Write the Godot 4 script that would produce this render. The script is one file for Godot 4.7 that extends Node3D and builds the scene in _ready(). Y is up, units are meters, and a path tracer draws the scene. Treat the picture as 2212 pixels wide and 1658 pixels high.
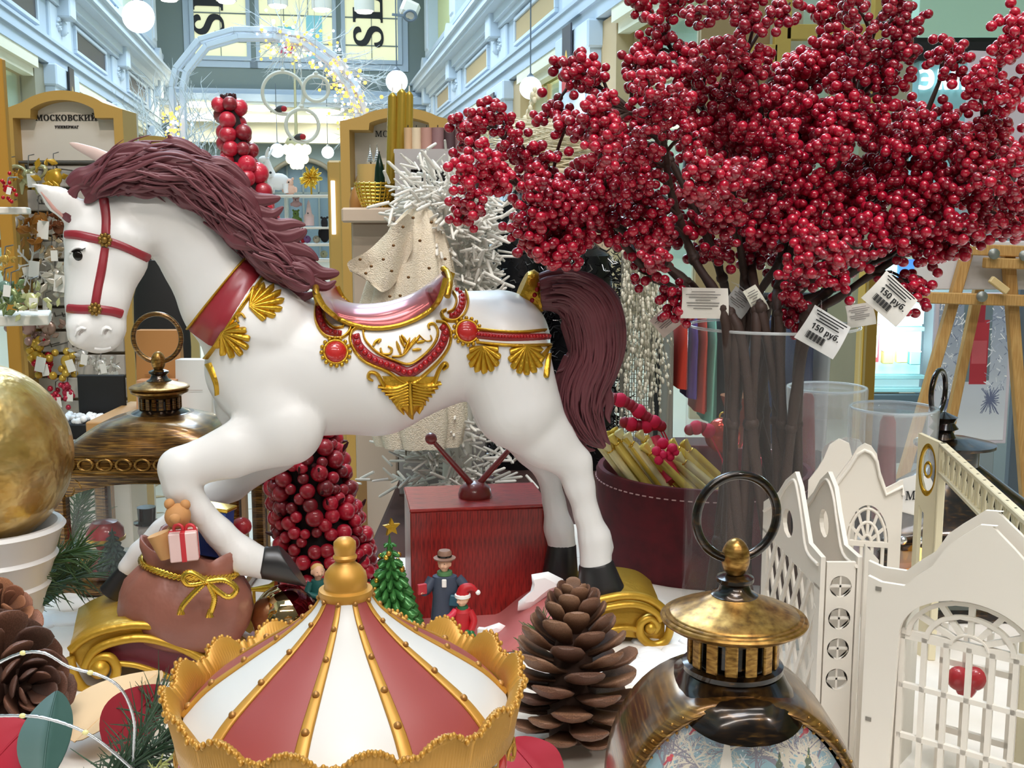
extends Node3D
# A gallery shop counter at Christmas: a white carousel horse among lanterns, berries and ornaments.
# World: y up, metres, the camera stands over the origin and looks along -z. The gallery runs at an angle to it.
const F:=2400.0
const PITCH:=0.14442      # camera looks 8.3 degrees down
const CAM_Y:=1.35
const TABLE:=1.0
const TABLE2:=0.95
const YAW:=0.1819         # gallery axis,turned to the left
const HD:=0.90            # distance of the horse's middle plane

const ORD:=["first","second","third","fourth","fifth","sixth","seventh","eighth","ninth","tenth","eleventh","twelfth","thirteenth","fourteenth","fifteenth","sixteenth","seventeenth","eighteenth","nineteenth","twentieth","twenty-first","twenty-second","twenty-third","twenty-fourth","twenty-fifth","last"]

var M:={}
var rng:=RandomNumberGenerator.new()
var taken:={}

func _ready():
	rng.seed=7
	# camera
	var cam=Camera3D.new()
	cam.name="camera"
	cam.position=Vector3(0,CAM_Y,0)
	cam.rotation.x=-PITCH
	cam.fov=rad_to_deg(2.0*atan(829.0/F))
	cam.near=0.02
	cam.far=200.0
	add_child(cam)
	cam.current=true
	# sky and exposure
	var we=WorldEnvironment.new()
	we.name="environment"
	var env=Environment.new()
	env.background_mode=Environment.BG_COLOR
	env.background_color=Color(0.35,0.42,0.5)
	env.background_energy_multiplier=0.3
	env.ambient_light_source=Environment.AMBIENT_SOURCE_DISABLED
	env.tonemap_mode=Environment.TONE_MAPPER_LINEAR
	env.tonemap_exposure=1.1
	env.sdfgi_enabled=true
	env.ssao_enabled=true
	env.ssil_enabled=true
	we.environment=env
	add_child(we)
	# the large lights: luminous ceiling of the gallery, track lamps over the counter
	ceiling_light(Vector3(-0.2,10.6,3.6),Vector2(3.0,3.0),Color(0.95,0.97,1.0),42.0)
	ceiling_light(Vector3(-0.4,10.6,-9.5),Vector2(4.0,9.0),Color(0.78,0.9,1.0),115.0)
	ceiling_light(Vector3(-0.4,10.6,-27.0),Vector2(4.0,16.0),Color(0.82,0.91,1.0),170.0)
	led_bar(Vector3(0.1,3.1,-0.55),1.6,Color(1.0,0.97,0.94),0.7,"front")
	led_bar(Vector3(0.1,3.0,0.35),1.6,Color(1.0,0.97,0.94),1.2,"middle")
	led_bar(Vector3(0.1,2.8,1.25),1.6,Color(1.0,0.97,0.94),1.5,"rear")
	track_lamp(Vector3(1.3,2.7,0.9),Vector3(0.35,1.1,-0.6),Color(1.0,0.97,0.94),0.65,"over the white house panels")
	track_lamp(Vector3(-0.3,3.2,-1.2),Vector3(-0.1,1.2,-2.6),Color(1.0,0.97,0.94),0.7,"over the frame box and tapers")
	track_lamp(Vector3(-1.3,3.2,-2.0),Vector3(-1.9,1.3,-4.2),Color(1.0,0.94,0.87),2.0,"before the left sign unit")
	make_materials()
	build_gallery()
	build_gallery_things()
	build_right_shop()
	build_stall()
	build_tables()
	build_mid_things()
	build_horse()
	build_horse_base()
	build_carousel()
	build_lanterns()
	build_vase_and_berries()
	build_houses()
	build_counter_things()
	build_greenery()

# ------------------------------------------------------------------ places
func at(px: float,py: float,d: float) -> Vector3:      # the point at depth d (world -z) seen at a pixel
	var x:=(px-1106.0)/F
	var y:=(829.0-py)/F
	var s:=sin(PITCH)
	var c:=cos(PITCH)
	var t:=d/(y*s+c)
	return Vector3(x*t,CAM_Y+(y*c-s)*t,-d)

func on_y(px: float,py: float,h: float) -> Vector3:    # the point at height h seen at a pixel
	var y:=(829.0-py)/F
	var t:=(h-CAM_Y)/(y*cos(PITCH)-sin(PITCH))
	return Vector3((px-1106.0)/F*t,h,-(y*sin(PITCH)+cos(PITCH))*t)

func ray(px: float,py: float) -> Vector3:
	return (at(px,py,1.0)-Vector3(0,CAM_Y,0)).normalized()

func gal(p: Vector3) -> Vector3:                         # world to gallery axes
	return p.rotated(Vector3.UP,-YAW)

func gw(px: float,py: float,w: float) -> Vector3:      # gallery axes: where a pixel meets the plane at distance w
	var r:=gal(ray(px,py))
	var k:=w/-r.z
	return Vector3(r.x*k,CAM_Y+r.y*k,-w)

func gu(px: float,py: float,u: float) -> Vector3:      # gallery axes: where a pixel meets the side wall u
	var r:=gal(ray(px,py))
	var k:=u/r.x
	return Vector3(u,CAM_Y+r.y*k,r.z*k)

# ------------------------------------------------------------------ nodes
func numbered(called: String) -> String:
	if not taken.has(called):
		taken[called]=0
		return called
	taken[called]+=1
	return "%s_%03d" % [called,taken[called]]

func tag(o: Node3D,label: String,category: String,group:="") -> Node3D:
	o.set_meta("label",label)
	o.set_meta("category",category)
	if group != "":
		o.set_meta("group",group)
	return o

func thing(called: String,label: String,category: String,where:=Vector3.ZERO,turn:=0.0,group:="") -> Node3D:
	var o:=Node3D.new()
	o.name=numbered(called)
	add_child(o)
	o.position=where
	o.rotation.y=turn
	tag(o,label,category,group)
	return o

func obj(called: String,b,m: Material,parent: Node=null) -> MeshInstance3D:
	var o:=MeshInstance3D.new()
	o.mesh=b.mesh() if b is B else b
	o.material_override=m
	if parent == null:
		o.name=numbered(called)
		add_child(o)
	else:
		o.name=called
		parent.add_child(o,true)
	return o

func struct(called: String,b,m: Material,turn:=0.0,parent: Node=null) -> MeshInstance3D:
	var o:=obj(called,b,m,parent)
	if parent == null:
		o.set_meta("kind","structure")
		o.rotation.y=turn
	return o

func stuff(o: Node) -> Node:
	o.set_meta("kind","stuff")
	return o

func scatter(called: String,m: Mesh,where: Array,mt: Material,parent: Node=null,cols: Array=[]) -> MultiMeshInstance3D:
	var mm:=MultiMesh.new()
	mm.transform_format=MultiMesh.TRANSFORM_3D
	mm.use_colors=cols.size() > 0
	mm.mesh=m
	mm.instance_count=where.size()
	for i in where.size():
		mm.set_instance_transform(i,where[i])
		if cols.size() > 0:
			mm.set_instance_color(i,cols[i])
	var o:=MultiMeshInstance3D.new()
	o.multimesh=mm
	o.material_override=mt
	if parent == null:
		o.name=numbered(called)
		add_child(o)
	else:
		o.name=called
		parent.add_child(o,true)
	o.set_meta("kind","stuff")
	return o

func dup(o: Node3D,label:="",group:="") -> Node3D:
	var c: Node3D=o.duplicate()
	c.name=numbered(String(o.name).rstrip("0123456789").trim_suffix("_"))
	add_child(c)
	if label != "":
		c.set_meta("label",label)
	if group != "":
		c.set_meta("group",group)
	return c

# ------------------------------------------------------------------ lights
func ceiling_light(where: Vector3,size: Vector2,c: Color,e: float):
	var p:=where.rotated(Vector3.UP,YAW)
	var t:=thing("ceiling_light","long luminous skylight panel in the gallery ceiling, %s" % ["above the counter" if where.z > 0 else ("over the middle of the gallery" if where.z > -10 else "before the far wall")],"ceiling light",p,YAW)
	var f:=B.new()
	f.box(Vector3(0,0.06,0),Vector3(size.x+0.2,0.08,size.y+0.2))
	obj("frame",f,mat("lampframe",Color(0.85,0.87,0.9),0.6),t)
	var g:=B.new()
	g.box(Vector3(0,0,0),Vector3(size.x,0.04,size.y))
	var gm:=StandardMaterial3D.new()
	gm.albedo_color=Color.WHITE
	gm.emission_enabled=true
	gm.emission=c
	gm.emission_energy_multiplier=1.2
	obj("diffuser",g,gm,t)
	var l:=AreaLight3D.new()
	l.name="ceiling_glow"
	l.area_size=size
	l.light_color=c
	l.light_energy=e
	l.area_range=40.0
	l.shadow_enabled=true
	l.position=Vector3(0,-0.05,0)
	l.rotation.x=-PI/2
	t.add_child(l,true)

func led_bar(where: Vector3,length: float,c: Color,e: float,place: String):
	var t:=thing("led_bar","long white linear lamp hung over the counter, the %s one of three" % place,"lamp",where,0.0,"linear lamps over the counter")
	var h:=B.new()
	h.box(Vector3(0,0.035,0),Vector3(length+0.04,0.05,0.16),0.006)
	obj("housing",h,mat("lampwhite",Color(0.9,0.9,0.9),0.4),t)
	var g:=B.new()
	g.box(Vector3.ZERO,Vector3(length,0.02,0.12),0.004)
	obj("diffuser",g,glow(c,6.0),t)
	for x in [-0.6,0.6]:
		var r:=B.new()
		r.tube([Vector3(x,0.05,0),Vector3(x,7.5-where.y+3.0,0)],[0.004,0.004],6)
		obj("cable",r,mat("lampwhite"),t)
	var l:=AreaLight3D.new()
	l.name="bar_glow"
	l.area_size=Vector2(length,0.12)
	l.light_color=c
	l.light_energy=e
	l.area_range=20.0
	l.shadow_enabled=true
	l.position=Vector3(0,-0.015,0)
	l.rotation.x=-PI/2
	t.add_child(l,true)

func track_lamp(where: Vector3,aim: Vector3,c: Color,e: float,place: String):
	var t:=thing("track_lamp","","spotlight",where)
	t.set_meta("label","white cylindrical track spotlight hung "+place)
	t.set_meta("group","track spotlights above the counter")
	t.look_at_from_position(where,aim,Vector3.UP)
	var h:=B.new()
	h.lathe(v2([0.0,0.16,0.05,0.16,0.055,0.15,0.055,0.0,0.05,0.0,0.05,0.02]),24,Transform3D(Basis(Vector3.RIGHT,PI/2),Vector3.ZERO))
	obj("housing",h,mat("lampwhite",Color(0.9,0.9,0.9),0.4),t)
	var g:=B.new()
	g.lathe(v2([0.048,0.0,0.048,0.01,0.0,0.012]),24,Transform3D(Basis(Vector3.RIGHT,-PI/2),Vector3(0,0,0.0)))
	obj("lens",g,glow(c,30.0),t)
	var r:=B.new()
	r.tube([Vector3(0,0.05,0.1),Vector3(0,0.4,0.2)],[0.008,0.008],8)
	obj("stem",r,mat("lampwhite",Color(0.9,0.9,0.9),0.4),t)
	var l:=SpotLight3D.new()
	l.name="spot_glow"
	l.light_color=c
	l.light_energy=e
	l.spot_angle=52.0
	l.spot_angle_attenuation=0.8
	l.spot_range=20.0
	l.spot_attenuation=2.0
	l.light_size=0.06
	l.shadow_enabled=true
	l.position=Vector3(0,0,-0.04)
	t.add_child(l,true)

# ------------------------------------------------------------------ materials
func mat(key: String,c:=Color.WHITE,rough:=0.6,metal:=0.0) -> StandardMaterial3D:
	if not M.has(key):
		var m:=StandardMaterial3D.new()
		m.resource_name=key
		m.albedo_color=c
		m.roughness=rough
		m.metallic=metal
		M[key]=m
	return M[key]

func glow(c: Color,e: float) -> StandardMaterial3D:
	var k:="glow%s_%.1f" % [c.to_html(),e]
	if not M.has(k):
		var m:=StandardMaterial3D.new()
		m.albedo_color=c
		m.emission_enabled=true
		m.emission=c
		m.emission_energy_multiplier=e
		M[k]=m
	return M[k]

func noise_tex(freq: float,ramp: Array,seed_: int,kind:=FastNoiseLite.TYPE_SIMPLEX_SMOOTH,oct:=4,size:=256,normal:=false) -> NoiseTexture2D:
	var n:=FastNoiseLite.new()
	n.noise_type=kind
	n.frequency=freq
	n.fractal_octaves=oct
	n.seed=seed_
	var t:=NoiseTexture2D.new()
	t.width=size
	t.height=size
	t.seamless=true
	t.noise=n
	if normal:
		t.as_normal_map=true
		t.bump_strength=6.0
	elif ramp.size() > 0:
		var g:=Gradient.new()
		var offs:=PackedFloat32Array()
		var cols:=PackedColorArray()
		for r in ramp:
			offs.append(r[0])
			cols.append(r[1])
		g.offsets=offs
		g.colors=cols
		t.color_ramp=g
	return t

func textured(key: String,tex: Texture2D,scale: Vector3,rough: float,metal:=0.0,world:=false) -> StandardMaterial3D:
	var m:=mat(key,Color.WHITE,rough,metal)
	m.albedo_texture=tex
	m.uv1_triplanar=true
	m.uv1_world_triplanar=world
	m.uv1_scale=scale
	return m

func bump(m: StandardMaterial3D,freq: float,amount: float,seed_:=3):
	m.heightmap_enabled=true
	m.heightmap_texture=noise_tex(freq,[],seed_)
	m.heightmap_scale=amount
	m.heightmap_deep_parallax=false

# ------------------------------------------------------------------ mesh builder (triangles run counter-clockwise seen from outside; stored clockwise for Godot)
class B:
	var v:=PackedVector3Array()
	var u:=PackedVector2Array()
	var c:=PackedColorArray()
	var ix:=PackedInt32Array()
	var ink:=Color.WHITE
	var inked:=false

	func p(x: Vector3,t:=Vector2.ZERO) -> int:
		v.append(x)
		u.append(t)
		c.append(ink)
		return v.size()-1

	func color(k: Color):
		ink=k
		inked=true

	func tri(a: int,b: int,d: int):
		ix.append(a)
		ix.append(d)
		ix.append(b)

	func quad(a: int,b: int,d: int,e: int):
		tri(a,b,d)
		tri(a,d,e)

	func face(a: Vector3,b: Vector3,d: Vector3,e: Vector3):
		var i:=p(a,Vector2(0,1))
		p(b,Vector2(1,1))
		p(d,Vector2(1,0))
		p(e,Vector2(0,0))
		quad(i,i+1,i+2,i+3)

	func tri3(a: Vector3,b: Vector3,d: Vector3):
		var i:=p(a)
		p(b)
		p(d)
		tri(i,i+1,i+2)

	# a box with chamfered edges (bev 0 for none)
	func box(at_: Vector3,size: Vector3,bev:=0.0,bs:=Basis.IDENTITY):
		var h:=size*0.5
		bev=minf(bev,minf(h.x,minf(h.y,h.z))*0.9)
		for ax in 3:
			var a1:=(ax+1) % 3
			var a2:=(ax+2) % 3
			for s in [-1.0,1.0]:
				var q:=[]
				for k in [[-1.0,-1.0],[1.0,-1.0],[1.0,1.0],[-1.0,1.0]]:
					var w:=Vector3.ZERO
					w[ax]=s*h[ax]
					w[a1]=k[0]*(h[a1]-bev)
					w[a2]=k[1]*(h[a2]-bev)
					q.append(at_+bs*w)
				if s > 0:
					face(q[0],q[1],q[2],q[3])
				else:
					face(q[3],q[2],q[1],q[0])
		if bev <= 0.0:
			return
		for ax in 3:
			var a1:=(ax+1) % 3
			var a2:=(ax+2) % 3
			for s1 in [-1.0,1.0]:
				for s2 in [-1.0,1.0]:
					var q:=[]
					for k in 4:
						var w:=Vector3.ZERO
						w[ax]=(h[ax]-bev)*(-1.0 if k == 0 or k == 3 else 1.0)
						w[a1]=s1*(h[a1]-(bev if k >= 2 else 0.0))
						w[a2]=s2*(h[a2]-(bev if k < 2 else 0.0))
						q.append(at_+bs*w)
					if s1*s2 < 0:
						face(q[0],q[1],q[2],q[3])
					else:
						face(q[3],q[2],q[1],q[0])
		for sx in [-1.0,1.0]:
			for sy in [-1.0,1.0]:
				for sz in [-1.0,1.0]:
					var a:=at_+bs*Vector3(sx*h.x,sy*(h.y-bev),sz*(h.z-bev))
					var b:=at_+bs*Vector3(sx*(h.x-bev),sy*h.y,sz*(h.z-bev))
					var d:=at_+bs*Vector3(sx*(h.x-bev),sy*(h.y-bev),sz*h.z)
					if sx*sy*sz > 0:
						tri3(a,b,d)
					else:
						tri3(a,d,b)

	# a bar of rectangular section between two points; up is the direction of its height
	func bar(a: Vector3,b: Vector3,w: float,h: float,up:=Vector3.UP,bev:=0.0):
		var z:=(b-a).normalized()
		var x:=up.cross(z)
		x=Vector3.RIGHT if x.length() < 0.001 else x.normalized()
		box((a+b)*0.5,Vector3(w,h,a.distance_to(b)),bev,Basis(x,z.cross(x),z))

	func ring_loft(secs: Array,closed:=true,flip:=false,uvs:=Vector2(1,1)):
		var n: int=secs[0].size()
		var first:=v.size()
		var m:=n+1 if closed else n
		for i in secs.size():
			var sec=secs[i]
			for j in m:
				p(sec[j % n],Vector2(float(j)/(m-1)*uvs.x,float(i)/maxf(1,secs.size()-1)*uvs.y))
		if closed:
			seams.append([first,m,secs.size()])
		for i in secs.size()-1:
			for j in m-1:
				var a:=first+i*m+j
				if flip:
					quad(a+m,a+m+1,a+1,a)
				else:
					quad(a,a+1,a+m+1,a+m)

	var seams:=[]

	func cap(ring,flip:=false):
		var mid:=Vector3.ZERO
		for q in ring:
			mid+=q
		mid /= ring.size()
		var k:=p(mid)
		var first:=v.size()
		for q in ring:
			p(q)
		for j in ring.size():
			var a=first+j
			var b: int=first+(j+1) % ring.size()
			if flip:
				tri(k,b,a)
			else:
				tri(k,a,b)

	# a swept tube; radii one per point; flat squashes it along the frame's second axis; ripple grooves it lengthwise
	func tube(path: Array,radii: Array,sides:=8,flat:=1.0,hint:=Vector3.UP,ripple:=0.0,lobes:=7,caps:=true,twist:=0.0):
		var n:=path.size()
		var t0: Vector3=(path[1]-path[0]).normalized()
		var nx:=hint-t0*hint.dot(t0)
		if nx.length() < 0.01:
			nx=Vector3.RIGHT-t0*t0.x
		nx=nx.normalized()
		var secs:=[]
		for i in n:
			var t: Vector3
			if i == 0:
				t=t0
			elif i == n-1:
				t=(path[i]-path[i-1]).normalized()
			else:
				t=(path[i+1]-path[i-1]).normalized()
			nx=(nx-t*nx.dot(t)).normalized()
			var ny:=t.cross(nx)
			var sec:=PackedVector3Array()
			for j in sides:
				var an:=TAU*j/sides+twist*i
				var r: float=radii[i]*(1.0+ripple*cos(an*lobes))
				sec.append(path[i]+nx*cos(an)*r+ny*sin(an)*r*flat)
			secs.append(sec)
		ring_loft(secs,true,false,Vector2(1,1))
		if caps:
			if radii[0] > 0.0002:
				cap(secs[0],true)
			if radii[n-1] > 0.0002:
				cap(secs[n-1])

	# a turned profile: points (radius, height) from bottom to top outside; sharp corners stay sharp
	func lathe(profile: Array,segs:=32,xf:=Transform3D.IDENTITY,sx:=1.0,sz:=1.0,from:=0.0,to:=TAU):
		var runs:=[[profile[0]]]
		for i in range(1,profile.size()):
			runs[-1].append(profile[i])
			if i < profile.size()-1:
				var d1: Vector2=(profile[i]-profile[i-1]).normalized()
				var d2: Vector2=(profile[i+1]-profile[i]).normalized()
				if d1.dot(d2) < 0.75:
					runs.append([profile[i]])
		var whole:=to-from > TAU-0.001
		for run in runs:
			var secs:=[]
			for q in run:
				var sec:=PackedVector3Array()
				for j in (segs if whole else segs+1):
					var an:=from+(to-from)*j/segs
					sec.append(xf*Vector3(q.x*cos(an)*sx,q.y,-q.x*sin(an)*sz))
				secs.append(sec)
			ring_loft(secs,whole)

	func ball(at_: Vector3,r: Vector3,segs:=16,rings:=10,bs:=Basis.IDENTITY):
		var secs:=[]
		for i in rings+1:
			var ph:=-PI/2+PI*i/rings
			var sec:=PackedVector3Array()
			for j in segs:
				var an:=TAU*j/segs
				sec.append(at_+bs*Vector3(cos(ph)*cos(an)*r.x,sin(ph)*r.y,-cos(ph)*sin(an)*r.z))
			secs.append(sec)
		ring_loft(secs)

	func torus(at_: Vector3,big: float,small: float,bs:=Basis.IDENTITY,segs:=40,sides:=12,stretch:=Vector2.ONE):
		var secs:=[]
		for i in segs+1:
			var an:=TAU*i/segs
			var sec:=PackedVector3Array()
			for j in sides:
				var b:=TAU*j/sides
				var r:=big+small*cos(b)
				sec.append(at_+bs*Vector3(cos(an)*r*stretch.x,sin(an)*r*stretch.y,-small*sin(b)))
			secs.append(sec)
		ring_loft(secs)

	# a flat plate cut from a polygon (x, y), with holes, from z = 0 to z = thick, then moved by xf
	func plate(poly: PackedVector2Array,thick: float,xf:=Transform3D.IDENTITY,holes: Array=[]):
		var lo:=Vector2(1e9,1e9)
		var hi:=-lo
		for q in poly:
			lo=lo.min(q)
			hi=hi.max(q)
		var cuts:=[lo.x-0.001]
		for h in holes:
			var mid:=0.0
			for q in h:
				mid+=q.x
			cuts.append(mid/h.size()+0.000013)
		cuts.append(hi.x+0.001)
		cuts.sort()
		for i in cuts.size()-1:
			if cuts[i+1]-cuts[i] < 0.0001:
				continue
			var strip:=PackedVector2Array([Vector2(cuts[i],lo.y-1),Vector2(cuts[i+1],lo.y-1),Vector2(cuts[i+1],hi.y+1),Vector2(cuts[i],hi.y+1)])
			var pieces=Array(Geometry2D.intersect_polygons(poly,strip),TYPE_NIL,&"",null) if holes.size() else [poly]
			for h in holes:
				var left:=[]
				for piece in pieces:
					left.append_array(Geometry2D.clip_polygons(piece,h))
				pieces=left
			for piece in pieces:
				_slab(piece,thick,xf,cuts if holes.size() else [])

	func _slab(poly: PackedVector2Array,thick: float,xf: Transform3D,seams_: Array):
		if Geometry2D.is_polygon_clockwise(poly):
			poly.reverse()
		var idx:=Geometry2D.triangulate_polygon(poly)
		if idx.is_empty():
			return
		var f:=v.size()
		for q in poly:
			p(xf*Vector3(q.x,q.y,thick),q)
		var k:=v.size()
		for q in poly:
			p(xf*Vector3(q.x,q.y,0),q)
		var i:=0
		while i < idx.size():
			var a:=idx[i]
			var b:=idx[i+1]
			var d:=idx[i+2]
			if (poly[b]-poly[a]).cross(poly[d]-poly[a]) < 0:
				var t:=b
				b=d
				d=t
			tri(f+a,f+b,f+d)
			tri(k+a,k+d,k+b)
			i+=3
		for j in poly.size():
			var q: Vector2=poly[j]
			var w: Vector2=poly[(j+1) % poly.size()]
			var seam:=false
			for s in seams_:
				if absf(q.x-s) < 0.00002 and absf(w.x-s) < 0.00002:
					seam=true
			if not seam:
				face(xf*Vector3(q.x,q.y,0),xf*Vector3(w.x,w.y,0),xf*Vector3(w.x,w.y,thick),xf*Vector3(q.x,q.y,thick))

	func sheet(rows: Array,flip:=false,uvs:=Vector2.ONE):   # an open surface through rows of points
		ring_loft(rows,false,flip,uvs)

	func mesh() -> ArrayMesh:
		var n:=PackedVector3Array()
		n.resize(v.size())
		var i:=0
		while i < ix.size():
			var a:=ix[i]
			var b:=ix[i+1]
			var d:=ix[i+2]
			var k:=(v[d]-v[a]).cross(v[b]-v[a])
			n[a]+=k
			n[b]+=k
			n[d]+=k
			i+=3
		for s in seams:
			for r in s[2]:
				var a: int=s[0]+r*s[1]
				var b: int=a+s[1]-1
				var k:=n[a]+n[b]
				n[a]=k
				n[b]=k
		for j in n.size():
			n[j]=n[j].normalized() if n[j].length_squared() > 1e-24 else Vector3.UP
		var arr:=[]
		arr.resize(Mesh.ARRAY_MAX)
		arr[Mesh.ARRAY_VERTEX]=v
		arr[Mesh.ARRAY_NORMAL]=n
		arr[Mesh.ARRAY_TEX_UV]=u
		if inked:
			arr[Mesh.ARRAY_COLOR]=c
		arr[Mesh.ARRAY_INDEX]=ix
		var m:=ArrayMesh.new()
		if v.size() and ix.size():
			m.add_surface_from_arrays(Mesh.PRIMITIVE_TRIANGLES,arr)
		return m

# smooth curve through points
func curve(pts: Array,per:=6) -> Array:
	var out:=[]
	var n:=pts.size()
	for i in n-1:
		var a=pts[maxi(i-1,0)]
		var b=pts[i]
		var d=pts[i+1]
		var e=pts[mini(i+2,n-1)]
		for k in per:
			var t:=float(k)/per
			out.append(0.5*(2.0*b+(d-a)*t+(2.0*a-5.0*b+4.0*d-e)*t*t+(3.0*b-a-3.0*d+e)*t*t*t))
	out.append(pts[n-1])
	return out

func rnd(a: float,b: float) -> float:
	return rng.randf_range(a,b)

func rdir() -> Vector3:
	var z:=rnd(-1,1)
	var a:=rnd(0,TAU)
	var r:=sqrt(1-z*z)
	return Vector3(r*cos(a),z,r*sin(a))

func basis_to(n: Vector3,hint:=Vector3.UP) -> Basis:      # z along n
	var z:=n.normalized()
	var x:=hint.cross(z)
	x=Vector3.RIGHT if x.length() < 0.01 else x.normalized()
	return Basis(x,z.cross(x),z)

func basis_up(n: Vector3) -> Basis:                          # y along n
	var y:=n.normalized()
	var x:=y.cross(Vector3.BACK)
	x=Vector3.RIGHT if x.length() < 0.01 else x.normalized()
	return Basis(x,y,x.cross(y))

func circle2(at_: Vector2,r: float,n:=24,ry:=-1.0) -> PackedVector2Array:
	var o:=PackedVector2Array()
	for i in n:
		var a:=TAU*i/n
		o.append(at_+Vector2(cos(a)*r,sin(a)*(r if ry < 0 else ry)))
	return o

func text_mesh(s: String,size: float,depth: float,face:="Droid Serif",weight:=400) -> TextMesh:
	var t:=TextMesh.new()
	t.text=s
	var f:=SystemFont.new()
	f.font_names=PackedStringArray([face])
	f.font_weight=weight
	t.font=f
	t.font_size=64
	t.pixel_size=size/64.0
	t.depth=depth
	t.curve_step=2.0
	return t

# ------------------------------------------------------------------ the gallery (built in its own axes: x across, y up, -z along; turned by YAW)
func make_materials():
	mat("stone",Color("b4c0cc"),0.75)
	mat("stone2",Color("c6d0da"),0.7)
	mat("stonedark",Color("7e8884"),0.8)
	mat("cream",Color("e2dcc4"),0.7)
	mat("beige",Color("c2a876"),0.6)
	mat("boothgold",Color("c0994f"),0.5)
	mat("boothwhite",Color("d9d2c8"),0.6)
	mat("paperwhite",Color("ece9e4"),0.7)
	mat("ink",Color("1d1b1c"),0.6)
	mat("woodbrown",Color("6d5a4a"),0.6)
	mat("black",Color("161517"),0.6)
	mat("white",Color("efece6"),0.6)
	var gold:=mat("gold",Color("c59a2e"),0.32,0.75)
	bump(gold,0.05,0.05)
	gold.uv1_triplanar=true
	gold.uv1_scale=Vector3(20,20,20)
	mat("brightgold",Color("e8c04c"),0.22,0.9)
	mat("silver",Color("d8d8da"),0.25,0.9)
	mat("berry",Color("b4122e"),0.14).clearcoat_enabled=true
	mat("redgloss",Color("b30f22"),0.12).clearcoat_enabled=true
	mat("twig",Color("3a2a24"),0.7)
	var gl:=mat("glass",Color(1,1,1,0.06),0.03)
	gl.transparency=BaseMaterial3D.TRANSPARENCY_ALPHA
	gl.metallic_specular=0.5
	var gp:=mat("plasticclear",Color(1,1,1,0.1),0.06)
	gp.transparency=BaseMaterial3D.TRANSPARENCY_ALPHA
	gp.metallic_specular=0.3
	var sg:=mat("shopglass",Color(0.8,0.95,0.88,0.25),0.05)
	sg.transparency=BaseMaterial3D.TRANSPARENCY_ALPHA

func slab(b: B,x0: float,x1: float,y0: float,y1: float,z0: float,z1: float,bev:=0.0):
	b.box(Vector3((x0+x1)/2,(y0+y1)/2,(z0+z1)/2),Vector3(absf(x1-x0),absf(y1-y0),absf(z1-z0)),bev)

func build_gallery():
	var b:=B.new()
	slab(b,-8,9,-0.2,0,7,-43)
	var fl:=struct("floor",b,mat("floorstone",Color("bdb5a2"),0.3),YAW)
	bump(M.floorstone,0.02,0.02)
	# paving stars: dark four-pointed inlays and square slabs, built where the floor can be seen between the things on the table
	var star:=PackedVector2Array()
	for i in 8:
		var r:=0.11 if i % 2 == 0 else 0.035
		star.append(Vector2(cos(i*PI/4),sin(i*PI/4))*r)
	var sb:=B.new()
	sb.plate(star,0.002,Transform3D(Basis(Vector3.RIGHT,-PI/2),Vector3.ZERO))
	var sm:=sb.mesh()
	var tb:=B.new()
	tb.box(Vector3.ZERO,Vector3(0.31,0.004,0.31),0.003)
	var tm:=tb.mesh()
	for i in range(-8,3):
		for j in range(-22,-8):
			var at_:=Vector3(i*0.32,0.001,j*0.32)
			var o:=obj("floor_tile",tm,M.floorstone,fl)
			o.position=at_
			if true:
				var s:=obj("star_inlay",sm,mat("inlay",Color("a98d60"),0.4),fl)
				s.position=at_+Vector3(0.16,0.003,0.16)
	b=B.new()
	slab(b,-8,9,11,11.3,7,-43)
	struct("ceiling",b,mat("stone2"),YAW)
	b=B.new()
	slab(b,-8,9,0,11,6,6.3)
	struct("wall_back",b,mat("backwall",Color("6a6258"),0.8),YAW)
	gallery_side("wall_left",-1.0,4.8,[9.0,16.9,24.5,31.8,38.9],Color("3c3536"))
	gallery_side("wall_right",1.0,4.4,[5.0,18.0,25.4,32.7,39.5],Color("b79a6d"))
	end_wall()

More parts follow.
